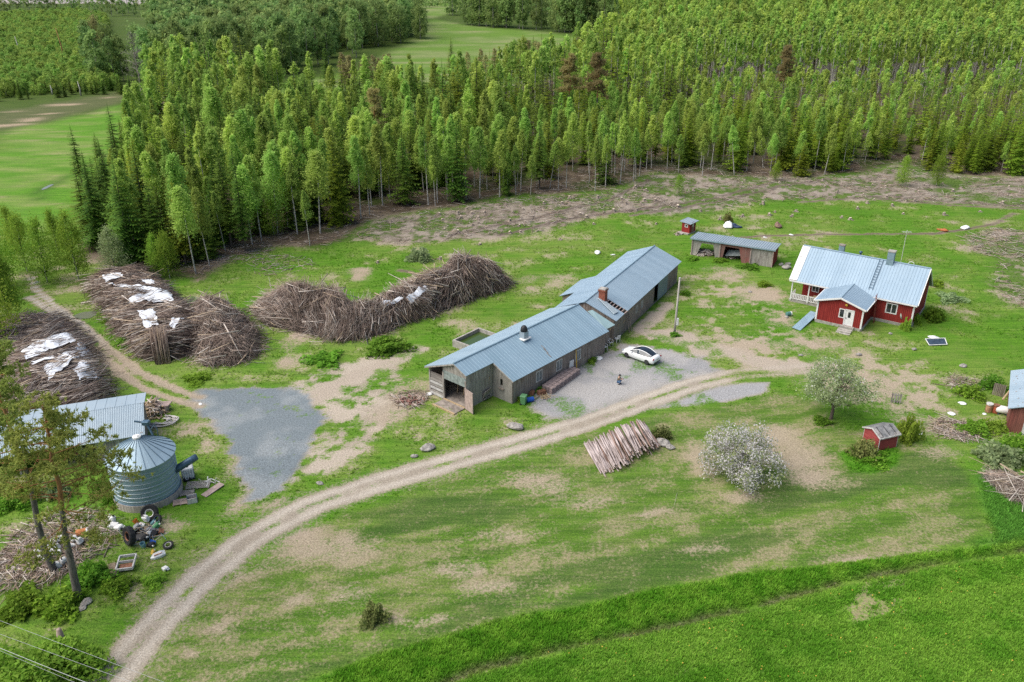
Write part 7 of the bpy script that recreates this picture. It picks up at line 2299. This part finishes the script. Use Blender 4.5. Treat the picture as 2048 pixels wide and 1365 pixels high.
# right end of the machine shed: firewood, boards, loop of hoses
q = at(306, 826); tag(stick_heap('split_wood', q.x, q.y, 1.3, 1.7, 1.5, 160, [M_STICK4, M_STICK1, M_STICK3, M_WOODN], .04, .08, (.6, 1.5), 31), 'pile of split wood at the end of the machine shed', 'firewood')
mb = MB()
for k in range(5): mb.cbox((.02 * k, -.3 + .2 * k, .75 + .01 * k), (1.7, .18, .08), rz=.03 * k)
mb.cbox((-.5, 0, .35), (.2, .9, .7)); mb.cbox((.5, 0, .35), (.2, .9, .7))
o = tag(mb.build('board_stack', M_WOODP), 'stack of pale boards beside the split wood', 'boards'); o.location = at(325, 822)
mb = MB(); rr = random.Random(4)
for k in range(9):
    r_ = .55 + .13 * k; pts = [(r_ * math.cos(a) * 1.15 + rr.uniform(-.06, .06), r_ * math.sin(a) * .75 + rr.uniform(-.06, .06), .12 + .05 * (k % 3) + .1 * math.sin(a * 2 + k)) for a in [-2.2 + 3.7 * i / 14 for i in range(15)]]
    mb.tube(pts, .055, 6)
o = tag(mb.build('hose_coil', plain('pale_hose', (.56, .52, .50), .6, var=.1), smooth=True), 'coil of thick pale hoses at the machine shed end', 'hose'); o.location = at(322, 845)
# stack of red bricks / earth at the barn front, wreck scrap
q = at(822, 802); tag(stick_heap('roof_tile_rubble', q.x, q.y, 1.6, 1.2, .35, 90, [plain('tile_red', (.30, .15, .12), .9, var=.35), M_STICK1], .05, .09, (.25, .5), 41), 'low heap of reddish tile rubble left of the barn door', 'rubble')
# old stump and post at the lower left bush, post stakes
mb = MB(); mb.tube([(0, 0, -.1), (.05, .03, .7), (.1, 0, 1.5)], [.32, .26, .16], 9); o = tag(mb.build('broken_trunk', M_STICK1, smooth=True), 'broken grey trunk standing beside the round green bush', 'trunk'); o.location = at(124, 1292)
# wires
M_WIRE = plain('aluminium_wire', (.33, .34, .35), .5, .3, var=.05)
def wire(a, b, z, label, r=.009):
    A_, B_ = G(*a, z), G(*b, z); d = (B_ - A_); A2, B2 = A_ - d * 2.2, B_ + d * 2.2
    mb = MB(); pts = []
    for i in range(25):
        t = i / 24; p = A2.lerp(B2, t); p.z = z - .5 * (1 - (2 * t - 1) ** 2) + .5; pts.append(p)
    mb.tube(pts, r, 5); tag(mb.build('power_line', M_WIRE), label, 'power line')
wire((0, 1242), (330, 1366), 8.5, 'uppermost thin wire crossing the lower left corner')
wire((0, 1269), (266, 1366), 8.5, 'second thin wire crossing the lower left corner')
wire((0, 1297), (165, 1363), 8.0, 'thicker third wire crossing the lower left corner', .016)
wire((0, 1302), (150, 1366), 7.8, 'fourth wire just under the thicker one in the lower left corner', .008)
# ================================================================ SINGLE TREES, BUSHES, FAR WOODS, GRASS
def tree_obj(name, label, cat, px, py, crown, trunk, mc, mt, scale=1., rz=0., group=None, lean=(0, 0), two=None):
    q = at(px, py) if not hasattr(px, 'x') else px
    t = thing(name, label, cat, q, rz, group, scale)
    t.rotation_euler = (lean[0], lean[1], rz)
    np_mesh('trunk', trunk[0], trunk[1], mt, t, smooth=True)
    np_mesh('crown', crown[0], crown[1], mc, t, tint=crown[2])
    return t


def branchy(H, seed, n=9, r0=.16, spread=3., fork=.25, top=.9):
    """trunk with limbs as arrays; returns V,T and limb end points"""
    rng = np.random.default_rng(seed); A = Arr(); ends = []
    V, T = tube_np([(0, 0, -.2), (.05, .02, H * fork), (rng.uniform(-.2, .2), rng.uniform(-.2, .2), H * top * .75), (0, 0, H * top)], [r0 * 1.3, r0, r0 * .5, r0 * .12], 7); A.add(V, T, (0, 0, 0))
    for i in range(n):
        z0 = H * rng.uniform(fork * .8, .7); a = 6.283 * (i + rng.random()) / n; L = spread * rng.uniform(.7, 1.1)
        d = np.array([math.cos(a), math.sin(a), 0])
        p = [np.array([0, 0, z0]), d * L * .35 + np.array([0, 0, z0 + L * .3]), d * L * .75 + np.array([0, 0, z0 + L * .42]), d * L + np.array([0, 0, z0 + L * .40])]
        V, T = tube_np(p, [r0 * .5, r0 * .33, r0 * .18, r0 * .05], 5); A.add(V, T, (0, 0, 0)); ends += p[1:]
        for s_ in (1, -1):
            b = p[2]; e = b + (d * .6 + s_ * np.array([-d[1], d[0], 0]) * .8) * L * .45 + np.array([0, 0, L * .12])
            V, T = tube_np([p[1], b * .4 + e * .4 + p[1] * .2, e], [r0 * .25, r0 * .13, r0 * .04], 4); A.add(V, T, (0, 0, 0)); ends.append(e)
    V, T, C = A.get(); return (V, T), np.array(ends)


def blossom_tree(name, label, px, py, Rx, H, zc, n, leafmats, seed, bfrac, rzs=0.):
    """leaves and blossom in clumps; crown (leaves) and blossom are parts"""
    rng = np.random.default_rng(seed)
    tr, ends = branchy(H, seed, 11, .16, Rx * .8, .2)
    q = at(px, py); t = thing(name, label, 'fruit tree', q, rzs)
    np_mesh('trunk', tr[0], tr[1], M_GBARK if bfrac > .5 else M_BARK, t, smooth=True)
    cl = []
    k = 95
    while len(cl) < k:
        d = unit(rng.normal(size=3)); r = rng.uniform(.25, 1) ** .5
        lob = 1 + .22 * math.sin(3 * math.atan2(d[1], d[0]) + seed) + .14 * math.sin(5 * math.atan2(d[1], d[0]) + 2 * seed)
        p = np.array([d[0] * Rx * r * lob, d[1] * Rx * r * lob, zc + d[2] * (H - zc) * r * (1 if d[2] > 0 else .85)])
        if p[2] > .25: cl.append(p)
    cl = np.array(cl)
    P = (cl[:, None] + rng.normal(size=(k, n // k, 3)) * np.array([.42, .42, .38]) * Rx * .24).reshape(-1, 3)
    P[:, 2] = np.maximum(P[:, 2], .12 + .3 * rng.random(len(P)))
    isb = rng.random(len(P)) < bfrac
    cv = np.repeat(rng.uniform(0, .5, k), n // k)
    for m_, sel, sz, nm in ((leafmats[0], ~isb, .17, 'crown'), (leafmats[1], isb, .135, 'blossom')):
        V, T = leaf_tris(P[sel], sz, rng)
        pl = np.clip(cv[sel] + rng.uniform(0, .5, sel.sum()), 0, 1)
        np_mesh(nm, V, T, m_, t, tint=np.repeat(np.stack([pl, rng.random(sel.sum()) ** 2 * .7, np.zeros(sel.sum())], 1), 3, 0))
    return t


M_BLOSSOM = foliage('white_blossom', (.52, .49, .51), (.78, .74, .76), (.82, .77, .78), .4)
M_APLEAF = foliage('apple_leaves', (.13, .19, .07), (.34, .43, .18), (.42, .5, .25), .45)
M_APLEAF2 = foliage('pear_leaves', (.18, .235, .10), (.36, .44, .20), (.48, .54, .32), .45)
blossom_tree('apple_tree', 'round apple tree covered in white blossom on the lawn', 1478, 952, 3.7, 5.0, 2.3, 13500, (M_APLEAF, M_BLOSSOM), 5, .64)
blossom_tree('pear_tree', 'taller pale green tree with few white blossoms below the red house', 1662, 838, 3.4, 6.4, 4.0, 9000, (M_APLEAF2, M_BLOSSOM), 9, .08)


# ---- pines: orange upper trunk, clumped needle tufts on open branches
def pine(name, label, base, H, crown0, Rm, seed, mc, nb=30, lean=(0, 0), r0=.24, tufts=9, ts=.30, group=None, flat=.0, tpb=5):
    rng = np.random.default_rng(seed)
    t = thing(name, label, 'pine', base, rng.uniform(0, 6), group); t.rotation_euler = (lean[0], lean[1], 0)
    zs = np.linspace(-.2, H * .97, 9); wob = rng.normal(size=(9, 2)) * .12; wob[0] = 0
    pts = [(wob[i, 0], wob[i, 1], z) for i, z in enumerate(zs)]
    rad = [r0 * 1.15 * (1 - .82 * max(0, z) / H) for z in zs]
    k = 4
    V, T = tube_np(pts[:k + 1], rad[:k + 1], 8); np_mesh('trunk', V, T, M_PBARK_LO, t, smooth=True)
    A = Arr(); V, T = tube_np(pts[k:], rad[k:], 8); A.add(V, T, (0, 0, 0))
    TP = []
    for i in range(nb):
        q = (i + rng.random()) / nb; z0 = H * (crown0 + (1 - crown0) * q * .97)
        x0 = np.interp(z0, zs, [p[0] for p in pts]); y0 = np.interp(z0, zs, [p[1] for p in pts])
        L = Rm * (1 - .75 * q ** 1.5) * rng.uniform(.55, 1.1); a = rng.uniform(0, 6.283); d = np.array([math.cos(a), math.sin(a), 0]); sd_ = np.array([-d[1], d[0], 0])
        b0 = np.array([x0, y0, z0]); up = rng.uniform(-.05, .35)
        P = [b0, b0 + d * L * .4 + np.array([0, 0, L * up * .3]), b0 + d * L * .75 + np.array([0, 0, L * up * .6]), b0 + d * L + np.array([0, 0, L * up])]
        V, T = tube_np(P, [.055, .038, .022, .008], 4); A.add(V, T, (0, 0, 0))
        for j in range(tpb):
            s_ = rng.uniform(.35, 1.0); base_ = P[0] + (P[3] - P[0]) * s_
            e = base_ + (sd_ * rng.uniform(-1, 1) * .9 + d * rng.uniform(0, .5)) * L * .32 + np.array([0, 0, rng.uniform(-.05, .4)])
            V, T = tube_np([base_, e], [.02, .008], 3); A.add(V, T, (0, 0, 0))
            TP.append((e, rng.uniform(.2, 1)))
        TP.append((P[3], .8))
    V, T, _ = A.get(); np_mesh('upper_trunk', V, T, M_PBARK_HI, t, smooth=True)
    Vs, Cs = [], []
    for e, br in TP:
        m_ = tufts
        c = e + rng.normal(size=(m_, 3)) * np.array([.34, .34, .2]) * ts * 2.2
        for cc_ in c:
            nn = 9
            dd = unit(rng.normal(size=(nn, 3)) + np.array([0, 0, .5])); pr = unit(np.cross(dd, rng.normal(size=(nn, 3))))
            l = ts * rng.uniform(.6, 1.1, nn)[:, None]
            Vs.append(np.stack([cc_ + pr * l * .17, cc_ - pr * l * .17, cc_ + dd * l], 1).reshape(-1, 3))
            b_ = np.clip(br * .6 + rng.uniform(-.1, .35, nn), 0, 1)
            Cs.append(np.repeat(np.stack([b_, rng.random(nn) ** 2 * .6, np.zeros(nn)], 1), 3, 0))
    V = np.concatenate(Vs); np_mesh('crown', V, np.arange(len(V)).reshape(-1, 3), mc, t, tint=np.concatenate(Cs))
    return t


pine('pine_tree', 'nearest tall pine with leaning trunk in front of the silo', at(157, 1196), 17.0, .36, 5.4, 4, M_PINE, 44, (0, .06), .27, 8, .32)
pine('pine_tree', 'second pine further left, its crown over the machine shed roof', at(108, 1140), 19.5, .36, 5.2, 8, M_PINE, 42, (0, -.03), .25, 8, .32)
for px, py, H, lab, s_ in ((1137, 262, 19, 'left of the two tall brownish pines rising above the forest', 1), (1192, 276, 20.5, 'right of the two tall brownish pines rising above the forest', 2), (757, 338, 17, 'brown pine standing alone among the spruces left of centre', 3), (1560, 228, 18.5, 'slim tall pine above the birches behind the red house', 4)):
    pine('pine_tree', lab, at(px, py), H, .5 if s_ != 3 else .25, 3.3 if s_ != 4 else 2.4, 30 + s_, M_PINEBROWN, 38, (0, 0), .2, 6, .5)

# ---- broad trees beside the track and single trees
FAR = [broad_crown(300 + i, 18, (4.0, 3.4, 4.6, 3.0, 3.7)[i], 1, (.12, .18, .1, .2, .15)[i], .62) for i in range(5)]
FARLO = [broad_crown(320 + i, 18, (4.0, 3.4, 4.6, 3.0, 3.7)[i], 2, .12, .62) for i in range(5)]
FART = [trunk_arr(18, .2, .4, 60 + i)[0] for i in range(5)]
YNG = [birch_crown(340 + i, 10, (3.5, 2.9, 3.9)[i], 0, .18, .36, 1.25) for i in range(3)]
YT = [trunk_arr(10, .10, .4, 80 + i)[0] for i in range(3)]
protos = {}


def put(key, crown, trunk, mc, mt, name, label, cat, p, s_, rz, group=None, lean=None, sxy=1.):
    if key not in protos:
        t = thing(name, label, cat, p, rz, group)
        np_mesh('trunk', trunk[0], trunk[1], mt, t, smooth=True); np_mesh('crown', crown[0], crown[1], mc, t, tint=crown[2]); protos[key] = t
    else:
        t = dup(protos[key], p, rz, label, group)
        if group is None and 'group' in t: del t['group']
    t.name = name
    t.scale = (s_ * sxy, s_ * sxy, s_)
    t.rotation_euler = (lean[0] if lean else 0, lean[1] if lean else 0, rz)
    return t


rr = random.Random(12)
for k, (px, py, H, lab) in enumerate([(-12, 705, 12.5, 'big leafy tree at the left edge above the tarped stack'), (20, 640, 10, 'leafy tree left of the farm track bend'), (55, 545, 9, 'leafy tree where the farm track leaves the trees'), (95, 565, 9.5, 'thin white trunked tree on the track verge'), (158, 560, 10, 'leaning pale trunked tree beside the stacked brush'), (-25, 600, 11, 'dense leafy tree at the left edge beside the meadow'), (30, 500, 7, 'young leafy tree at the end of the meadow'), (120, 520, 8, 'light green tree before the first spruces'), (-30, 660, 13, 'tall leafy tree cut by the left edge above the stack'), (8, 570, 10, 'rounded light tree near the left edge by the meadow end'), (318, 556, 6.5, 'small birch behind the stacked brush'), (340, 558, 7, 'young birch behind the round branch heap'), (1805, 372, 6, 'small pale tree alone at the edge of the clearing'), (1872, 372, 7, 'thin leaning tree beside the yellowish spruces'), (1357, 392, 4, 'short broken birch with leafy twigs at the clearing edge')]):
    put(('y', k % 3), YNG[k % 3], YT[k % 3], M_YOUNG if k != 12 else M_GREYBUSH, M_WBARK, 'young_tree', lab, 'tree', at(px, py), H / 10, rr.uniform(0, 6), None, (rr.gauss(0, .02), rr.gauss(0, .03)), .78)
put(('grey', 0), YNG[1], YT[1], M_GREYBUSH, M_GBARK, 'willow_tree', 'grey green willow in front of the spruces by the track', 'tree', at(234, 556), .75, 1.)
for k, (px, py, H, lab) in enumerate([(548, 470, 6, 'light green young tree just before the dark spruces'), (1550, 362, 4, 'bushy green spruce shrub alone at the clearing edge')]):
    put(('y', k), YNG[k], YT[k], M_YOUNG, M_WBARK, 'young_tree', lab, 'tree', at(px, py), H / 10, rr.uniform(0, 6))
# free-standing spruces
for k, (px, py, H, lab) in enumerate([(165, 372, 12, 'lone spruce on the meadow edge at the far left'), (318, 175, 20, 'tall narrow dark spruce among the far broadleaf trees'), (205, 352, 9, 'small spruce beside the lone meadow spruce'), (903, 140, 12, 'dark spruce top against the far meadow'), (1045, 140, 13, 'dark spruce standing before the far meadow right of centre'), (655, 165, 13, 'dark spruce before the far meadow left of centre')]):
    o = SPRUCE.place(3 if k < 3 else 1, at(px, py).x, at(px, py).y, 0, H / 12, rr.uniform(0, 6), lab, None, None, 1.1 if k != 1 else .75)
    if 'group' in o: del o['group']

# ---- far broadleaf trees, upper left
rng = np.random.default_rng(99)
far_list = []
for k in range(64):
    s_ = k / 63
    px = 300 + 540 * s_ + rng.uniform(-14, 14); py = np.interp(px, [300, 420, 560, 700, 840], [188, 180, 156, 120, 84]) - rng.uniform(0, 42) * (1 - .5 * s_)
    far_list.append((px, py, rng.uniform(15, 21)))
for k, (px, py, H) in enumerate(far_list):
    i = int(rng.integers(5)); q = G(px, py)
    side = 'left of the meadow gap' if px < 560 else 'ending at the bright meadow'
    put(('f', i), FAR[i], FART[i], M_FARLEAF, M_GBARK, 'broadleaf_tree', 'tall round broadleaf tree in the far row ' + side, 'tree', (q.x, q.y, 0), H / 18, rng.uniform(0, 6), 'far broadleaf trees ' + side, None, rng.uniform(.8, 1.05))
for k in range(16):
    px = 172 + 160 * rng.random(); py = rng.uniform(140, 186); i = int(rng.integers(5)); q = G(px, py)
    put(('f', i), FAR[i], FART[i], M_FARLEAF, M_GBARK, 'broadleaf_tree', 'broadleaf tree between the young birch thicket and the far tree row', 'tree', (q.x, q.y, 0), rng.uniform(.7, 1.05), rng.uniform(0, 6), 'broadleaf trees beside the young birch thicket', None, rng.uniform(.75, 1.))
for k in range(66):
    px = 932 + 320 * rng.random(); e = np.interp(px, [932, 1100, 1250], [52, 64, 74]); py = e - (0 if k < 34 else 1) * rng.uniform(2, 55) - rng.uniform(0, 4)
    i = int(rng.integers(5)); q = G(px, py)
    put(('f', i), FAR[i], FART[i], M_FARLEAF, M_GBARK, 'broadleaf_tree', 'dark broadleaf tree of the far wood beyond the bright meadow', 'tree', (q.x, q.y, 0), rng.uniform(17, 23) / 18, rng.uniform(0, 6), 'trees of the far wood beyond the meadow', None, rng.uniform(.75, 1.))
# one aspen, one grey bare tree, dead snags
ASP = birch_crown(360, 18, 4.2, 0, .3, .5, 1.0, 0.15); ASPT = trunk_arr(18, .2, .5, 91)[0]
put('asp', ASP, ASPT, M_BARE, M_WBARK, 'aspen', 'yellowish half bare aspen at the far left edge of the trees', 'aspen', at(206, 148), 1.12, 0)
BARE = birch_crown(361, 18, 4.0, 0, .25, .45, 1.0, .72)
M_GREYTW = foliage('grey_twigs', (.16, .14, .12), (.30, .28, .24), None, .2)
put('bar', BARE, branchy(18, 7, 14, .2, 3.6, .3)[0], M_GREYTW, M_GBARK, 'bare_tree', 'grey bare tree left of the tall narrow spruce', 'tree', at(284, 190), 1.05, 1.)
for k, (px, py, h_, lab) in enumerate([(40, 112, 8, 'white dead trunk among the young birches at far left'), (162, 192, 4.5, 'short white dead snag at the meadow edge'), (105, 190, 3, 'broken pale snag at the meadow edge far left'), (130, 130, 14, 'slim pine stem above the young birches')]):
    mb = MB(); mb.tube([(0, 0, -.1), (.1, 0, h_ * .5), (-.05 * h_, 0, h_)], [.3, .22, .08], 7); o = tag(mb.build('dead_trunk', M_WBARK if k < 3 else M_PBARK_HI, smooth=True), lab, 'dead trunk'); o.location = at(px, py)
# budding aspens on the back edge of the forest
ABC = [birch_crown(370 + i, 12, 1.9, 1, .35, .42, 1., .35) for i in range(3)]; ABT = [trunk_arr(12, .1, .3, 95 + i)[0] for i in range(3)]
for k in range(34):
    left_ = k < 14
    px = rng.uniform(685, 812) if left_ else rng.uniform(925, 1170); py = (192 if left_ else np.interp(px, [925, 1170], [175, 138])) + rng.uniform(-12, 12)
    i = int(rng.integers(3)); q = G(px, py)
    put(('ab', i), ABC[i], ABT[i], M_BARE, M_WBARK, 'aspen', 'pale budding aspen on the back edge of the forest ' + ('left of centre' if left_ else 'before the bright meadow'), 'aspen', (q.x, q.y, 0), rng.uniform(.85, 1.15), rng.uniform(0, 6), 'budding aspens ' + ('left of centre' if left_ else 'before the meadow'))


def merged(items, crowns, trunks, H0, mc, mt, name, label, cat):
    A = Arr(); mi = []
    for (x, y, s_, i) in items:
        rz = rng.uniform(0, 6.28); c, s = math.cos(rz), math.sin(rz); tv = rng.random()
        for part, m_ in ((crowns[i], 1), (trunks[i], 0)):
            V = part[0]; W = np.stack([V[:, 0] * c - V[:, 1] * s, V[:, 0] * s + V[:, 1] * c, V[:, 2]], 1) * s_ + np.array([x, y, 0])
            if m_: cc_ = part[2].copy(); cc_[:, 2] = tv
            else: cc_ = np.zeros(3)
            A.add(W, part[1], cc_); mi.append(np.full(len(part[1]), m_))
    V, T, C = A.get()
    o = np_mesh(name, V, T, [mt, mc], tint=C, mi=np.concatenate(mi), kind='stuff'); tag(o, label, cat); return o


it = []
Pq = scatter(pg((-60, 40), (150, 30), (215, 40), (225, 130), (235, 180), (0, 196), (-80, 200)), lambda y: 3.4, rng=rng)
for x, y in Pq: it.append((x, y, rng.uniform(.32, .55), int(rng.integers(3))))
YLO = [broad_crown(380 + i, 10, 3.4, 2, .0, .55) for i in range(3)]
merged(it, YLO, YT, 10, M_THICK, M_WBARK, 'birch_thicket', 'thicket of bright young birches at the far left', 'thicket')
it = []
Pq = scatter(pg((300, 60), (560, 40), (760, 25), (840, 40), (835, 70), (600, 115), (420, 150), (330, 160)), lambda y: 7.5, rng=rng)
for x, y in Pq: it.append((x, y, rng.uniform(.85, 1.1), int(rng.integers(5))))
for px in np.arange(900, 1260, 9):
    for py in (5, 15, 28): q = G(px + rng.uniform(-5, 5), py + rng.uniform(-4, 4)); it.append((q.x, q.y, rng.uniform(.9, 1.2), int(rng.integers(5))))
for px in np.arange(-40, 330, 11):
    q = G(px, 22 + rng.uniform(-8, 12)); it.append((q.x, q.y, rng.uniform(.55, .95), int(rng.integers(5))))
for px in np.arange(480, 690, 13):
    q = G(px, 16 + rng.uniform(-3, 6)); it.append((q.x, q.y, rng.uniform(.5, .8), int(rng.integers(5))))
merged(it, FARLO, FART, 18, M_FARLEAF, M_GBARK, 'broadleaf_wood', 'broadleaf wood filling the land behind the far tree rows', 'wood')
it = []
for px in np.arange(842, 935, 4):
    q = G(px, np.interp(px, [842, 935], [17, 4]) + rng.uniform(-2, 2)); it.append((q.x, q.y, rng.uniform(.22, .34), int(rng.integers(5))))
merged(it, FARLO, FART, 18, M_FARLEAF, M_GBARK, 'hedge', 'low hedge line across the far meadow', 'hedge')
for k in range(22):
    px = -5 + 265 * k / 21 + rng.uniform(-4, 4); py = 198 - 14 * k / 21 + rng.uniform(-8, 6); q = G(px, py)
    SPRUCE.place(int(rng.integers(7)), q.x, q.y, 0, rng.uniform(.3, .5), rng.uniform(0, 6), 'small spruce in the row along the far meadow edge', 'small spruces along the far meadow edge', None, 1.2)

# ---- bushes
BK = [bush_arr(400 + i, 1, 1, 1500, .17) for i in range(4)]
def bush(px, py, Rx, Hh, mat, label, k=0, n=None):
    V, T, C = BK[k % 4] if n is None else bush_arr(450 + k, 1, 1, n, .085, .72)
    o = np_mesh('bush', V * np.array([Rx, Rx, Hh]), T, mat, tint=C); o.location = at(px, py, -.05); o.rotation_euler = (0, 0, k * 1.3)
    return tag(o, label, 'bush')
for k, a in enumerate([(840, 520, 1.9, 1.7, M_GREYBUSH, 'grey green willow bush on the grass behind the brush piles'), (775, 700, 2.6, 1.3, M_BUSH, 'low nettle bush in front of the largest brush pile'), (650, 722, 2.2, .8, M_BUSH, 'low weeds below the middle brush pile'), (1868, 640, 1.3, 1.6, M_BUSH, 'leafy bush behind the right house corner'), (1812, 660, .7, 1.5, M_YOUNG, 'yellow green bush in front of the dish'), (1830, 648, .7, 1.3, M_BUSH, 'narrow bush at the right house corner'), (1816, 880, 1.1, 2.5, M_YOUNG, 'tall yellow green bush behind the red hut'), (1728, 912, 1.25, 1.7, M_DRYBUSH, 'twiggy olive bush in front of the red hut'), (1324, 874, 1.0, 1.1, M_DRYBUSH, 'small olive bush behind the log pile'), (748, 1240, 1.0, 1.3, M_DRYBUSH, 'lone dry bush on the lawn at the bottom'), (60, 1385, 3.6, 2.6, M_YOUNG, 'big round light green bush in the bottom left corner'), (118, 1345, 2.2, 1.6, M_BUSH, 'darker bush beside the big round one'), (205, 985, 1.2, 1.5, M_BUSH, 'bush at the left foot of the silo'), (228, 1005, .9, 1.1, M_BUSH, 'small bush against the silo base'), (185, 1160, 1.6, 1.1, M_BUSH, 'bush between the white frame and the pine trunk'), (235, 1180, 1.2, .8, M_BUSH, 'low bush below the white frame'), (120, 1215, 1.8, 1.1, M_BUSH, 'bush left of the near pine trunk'), (50, 1215, 1.9, 1.2, M_BUSH, 'bush at the left edge below the branches'), (310, 1165, .9, .6, M_YOUNG, 'low bright bush by the road below the sled'), (1995, 925, 2.1, 1.7, M_GREYBUSH, 'grey green bush above the reed heap'), (2040, 905, 1.8, 1.6, M_BUSH, 'green bush at the right edge above the reed heap'), (1950, 862, 1.6, .9, M_BUSH, 'low weeds left of the right shed door'), (1990, 860, 1.2, 1.0, M_YOUNG, 'yellowish bush at the right shed wall'), (1940, 790, 1.5, 1.0, M_BUSH, 'weed clump behind the rusty drums'), (1985, 775, 1.4, 1.2, M_BUSH, 'bush beside the right shed eave'), (1528, 572, 1.0, .7, M_BUSH, 'weed clump between barn and veranda'), (1500, 535, 1.6, .5, M_BUSH, 'weeds along the woodshed front'), (1440, 522, 1.2, .5, M_BUSH, 'weeds before the open woodshed bay'), (1385, 520, 1.0, .5, M_BUSH, 'weeds at the left woodshed corner'), (1370, 590, .8, .7, M_BUSH, 'weeds at the far barn corner'), (1350, 672, .7, .45, M_BUSH, 'weeds round the pole foot'), (1017, 790, .7, .7, M_BUSH, 'nettles in the barn wall notch'), (1038, 800, .8, .6, M_BUSH, 'nettles behind the green bin'), (1085, 780, .9, .4, M_BUSH, 'weeds between barn and stone blocks'), (1180, 722, .9, .5, M_BUSH, 'weeds along the barn wall by the chairs'), (1645, 845, 1.0, .5, M_BUSH, 'weeds under the pale green tree'), (1455, 445, .8, 1.6, M_DRYBUSH, 'yellowish shrub behind the outhouse'), (1745, 920, 1.6, .6, M_BUSH, 'bright nettles round the hut bush'), (1900, 600, 1.8, .9, M_GREYBUSH, 'grey green shrubs on the slope behind the house'), (1870, 570, 1.3, .7, M_BUSH, 'small shrub on the slope behind the house ridge'), (260, 690, 1.6, .9, M_BUSH, 'bright bush between track and stacked brush'), (232, 640, 1.5, .8, M_BUSH, 'bright bush beside the puddle'), (395, 760, 1.5, .6, M_BUSH, 'weeds below the stacked brush'), (110, 990, 1.4, 1.4, M_GREYBUSH, 'grey leafy bush behind the pine trunks'), (30, 1010, 1.6, 1.2, M_BUSH, 'bush at the left edge by the machine shed'), (390, 610, 1.0, 1.0, M_GREYBUSH, 'small grey bush behind the branch heap')]):
    bush(*a, k=k, n=6500 if k == 10 else None)

# ---- grass: short tufts over everything green
rng = np.random.default_rng(2024)
def grass(name, n, region, lab, hmin, hmax, wid, tallmin, per=4):
    x0, x1, y0, y1 = region
    X = rng.uniform(x0, x1, n); Y = y0 + (y1 - y0) * rng.random(n) ** 1.25
    ok = np.abs(X) < .64 * Y + 14
    for fr, ins_ in ((FN, (-.3, LN, -4.4, 4.6)), (FF, (-1, LF, -4.2, 4.2)), (FH, (-1, LH, -4.2, 9.)), (FW, (0, Lw, -4.6, .0)), (FM, (-24, .2, -6, .2))):
        dx, dy = X - fr.o.x, Y - fr.o.y; u = dx * fr.U.x + dy * fr.U.y; v = dx * fr.V.x + dy * fr.V.y
        ok &= ~((u > ins_[0]) & (u < ins_[1]) & (v > ins_[2]) & (v < ins_[3]))
    ok &= np.hypot(X - sx, Y - sy) > 3
    X, Y = X[ok], Y[ok]
    veg, soil, bare, tall = ground_fields(X, Y)
    k = (rng.random(len(X)) < tall * sm(-bare, -.62, -.25)) & (tall > tallmin)
    X, Y, veg, tall = X[k], Y[k], veg[k], tall[k]
    n = len(X); Z = height(X, Y)
    h_ = rng.uniform(hmin, hmax, n) * (.45 + .75 * tall)
    V = np.zeros((n, per, 3, 3)); C = np.zeros((n, per, 3, 3))
    for j in range(per):
        a = rng.uniform(0, 6.28, n); d = rng.uniform(0, .16, n); l = rng.uniform(.25, .8, n) * h_
        bx_, by_ = X + d * np.cos(a * 3), Y + d * np.sin(a * 3); w_ = wid * rng.uniform(.7, 1.3, n)
        V[:, j, 0] = np.stack([bx_ - np.sin(a) * w_, by_ + np.cos(a) * w_, Z - .02], 1); V[:, j, 1] = np.stack([bx_ + np.sin(a) * w_, by_ - np.cos(a) * w_, Z - .02], 1)
        V[:, j, 2] = np.stack([bx_ + np.cos(a) * l, by_ + np.sin(a) * l, Z + h_ * rng.uniform(.7, 1.1, n)], 1)
        b_ = rng.uniform(.75, 1.35, n)[:, None]
        C[:, j, 0] = veg * b_ * 1.3; C[:, j, 1] = veg * b_ * 1.3; C[:, j, 2] = np.clip(veg * b_ * np.array([2.3, 2.2, 1.9]), 0, 1)
    V = V.reshape(-1, 3)
    o = np_mesh(name, V, np.arange(len(V)).reshape(-1, 3), M_GRASS, tint=C.reshape(-1, 3), kind='stuff'); tag(o, lab, 'grass')
    return n


M_GRASS, tg, bgm = _new('grass_blades')
_at = tg.nodes.new('ShaderNodeAttribute'); _at.attribute_name = 'tint'
tg.links.new(_at.outputs['Color'], bgm.inputs['Base Color']); bgm.inputs['Roughness'].default_value = .8; bgm.inputs['Specular IOR Level'].default_value = .1
_tr = tg.nodes.new('ShaderNodeBsdfTranslucent'); tg.links.new(_at.outputs['Color'], _tr.inputs[0]); _mx = tg.nodes.new('ShaderNodeMixShader'); _mx.inputs[0].default_value = .5
tg.links.new(bgm.outputs[0], _mx.inputs[1]); tg.links.new(_tr.outputs[0], _mx.inputs[2]); tg.links.new(_mx.outputs[0], tg.nodes['Material Output'].inputs[0])
n1_ = grass('meadow_grass', 210000, (-75, 95, 40, 185), 'uneven tufts of green meadow grass around the farm', .12, .34, .045, .12)
n2_ = grass('lush_weeds', 190000, (-12, 66, 38, 66), 'lush weeds and young crop along the lower edge', .10, .24, .045, .5)
print('grass', n1_, n2_)
# dandelions in the crop
q = rng.uniform(0, 1, (340, 2)); X = 2 + q[:, 0] * 46; Y = 42 + q[:, 1] * 16
k = inside(X, Y, P_CROP); X, Y = X[k], Y[k]; Z = height(X, Y) + .34
V, T = leaf_tris(np.stack([X, Y, Z], 1), .10, rng, 1.)
tag(np_mesh('dandelions', V, T, M_YELLOW, kind='stuff'), 'tiny yellow dandelions dotting the crop field', 'flowers')
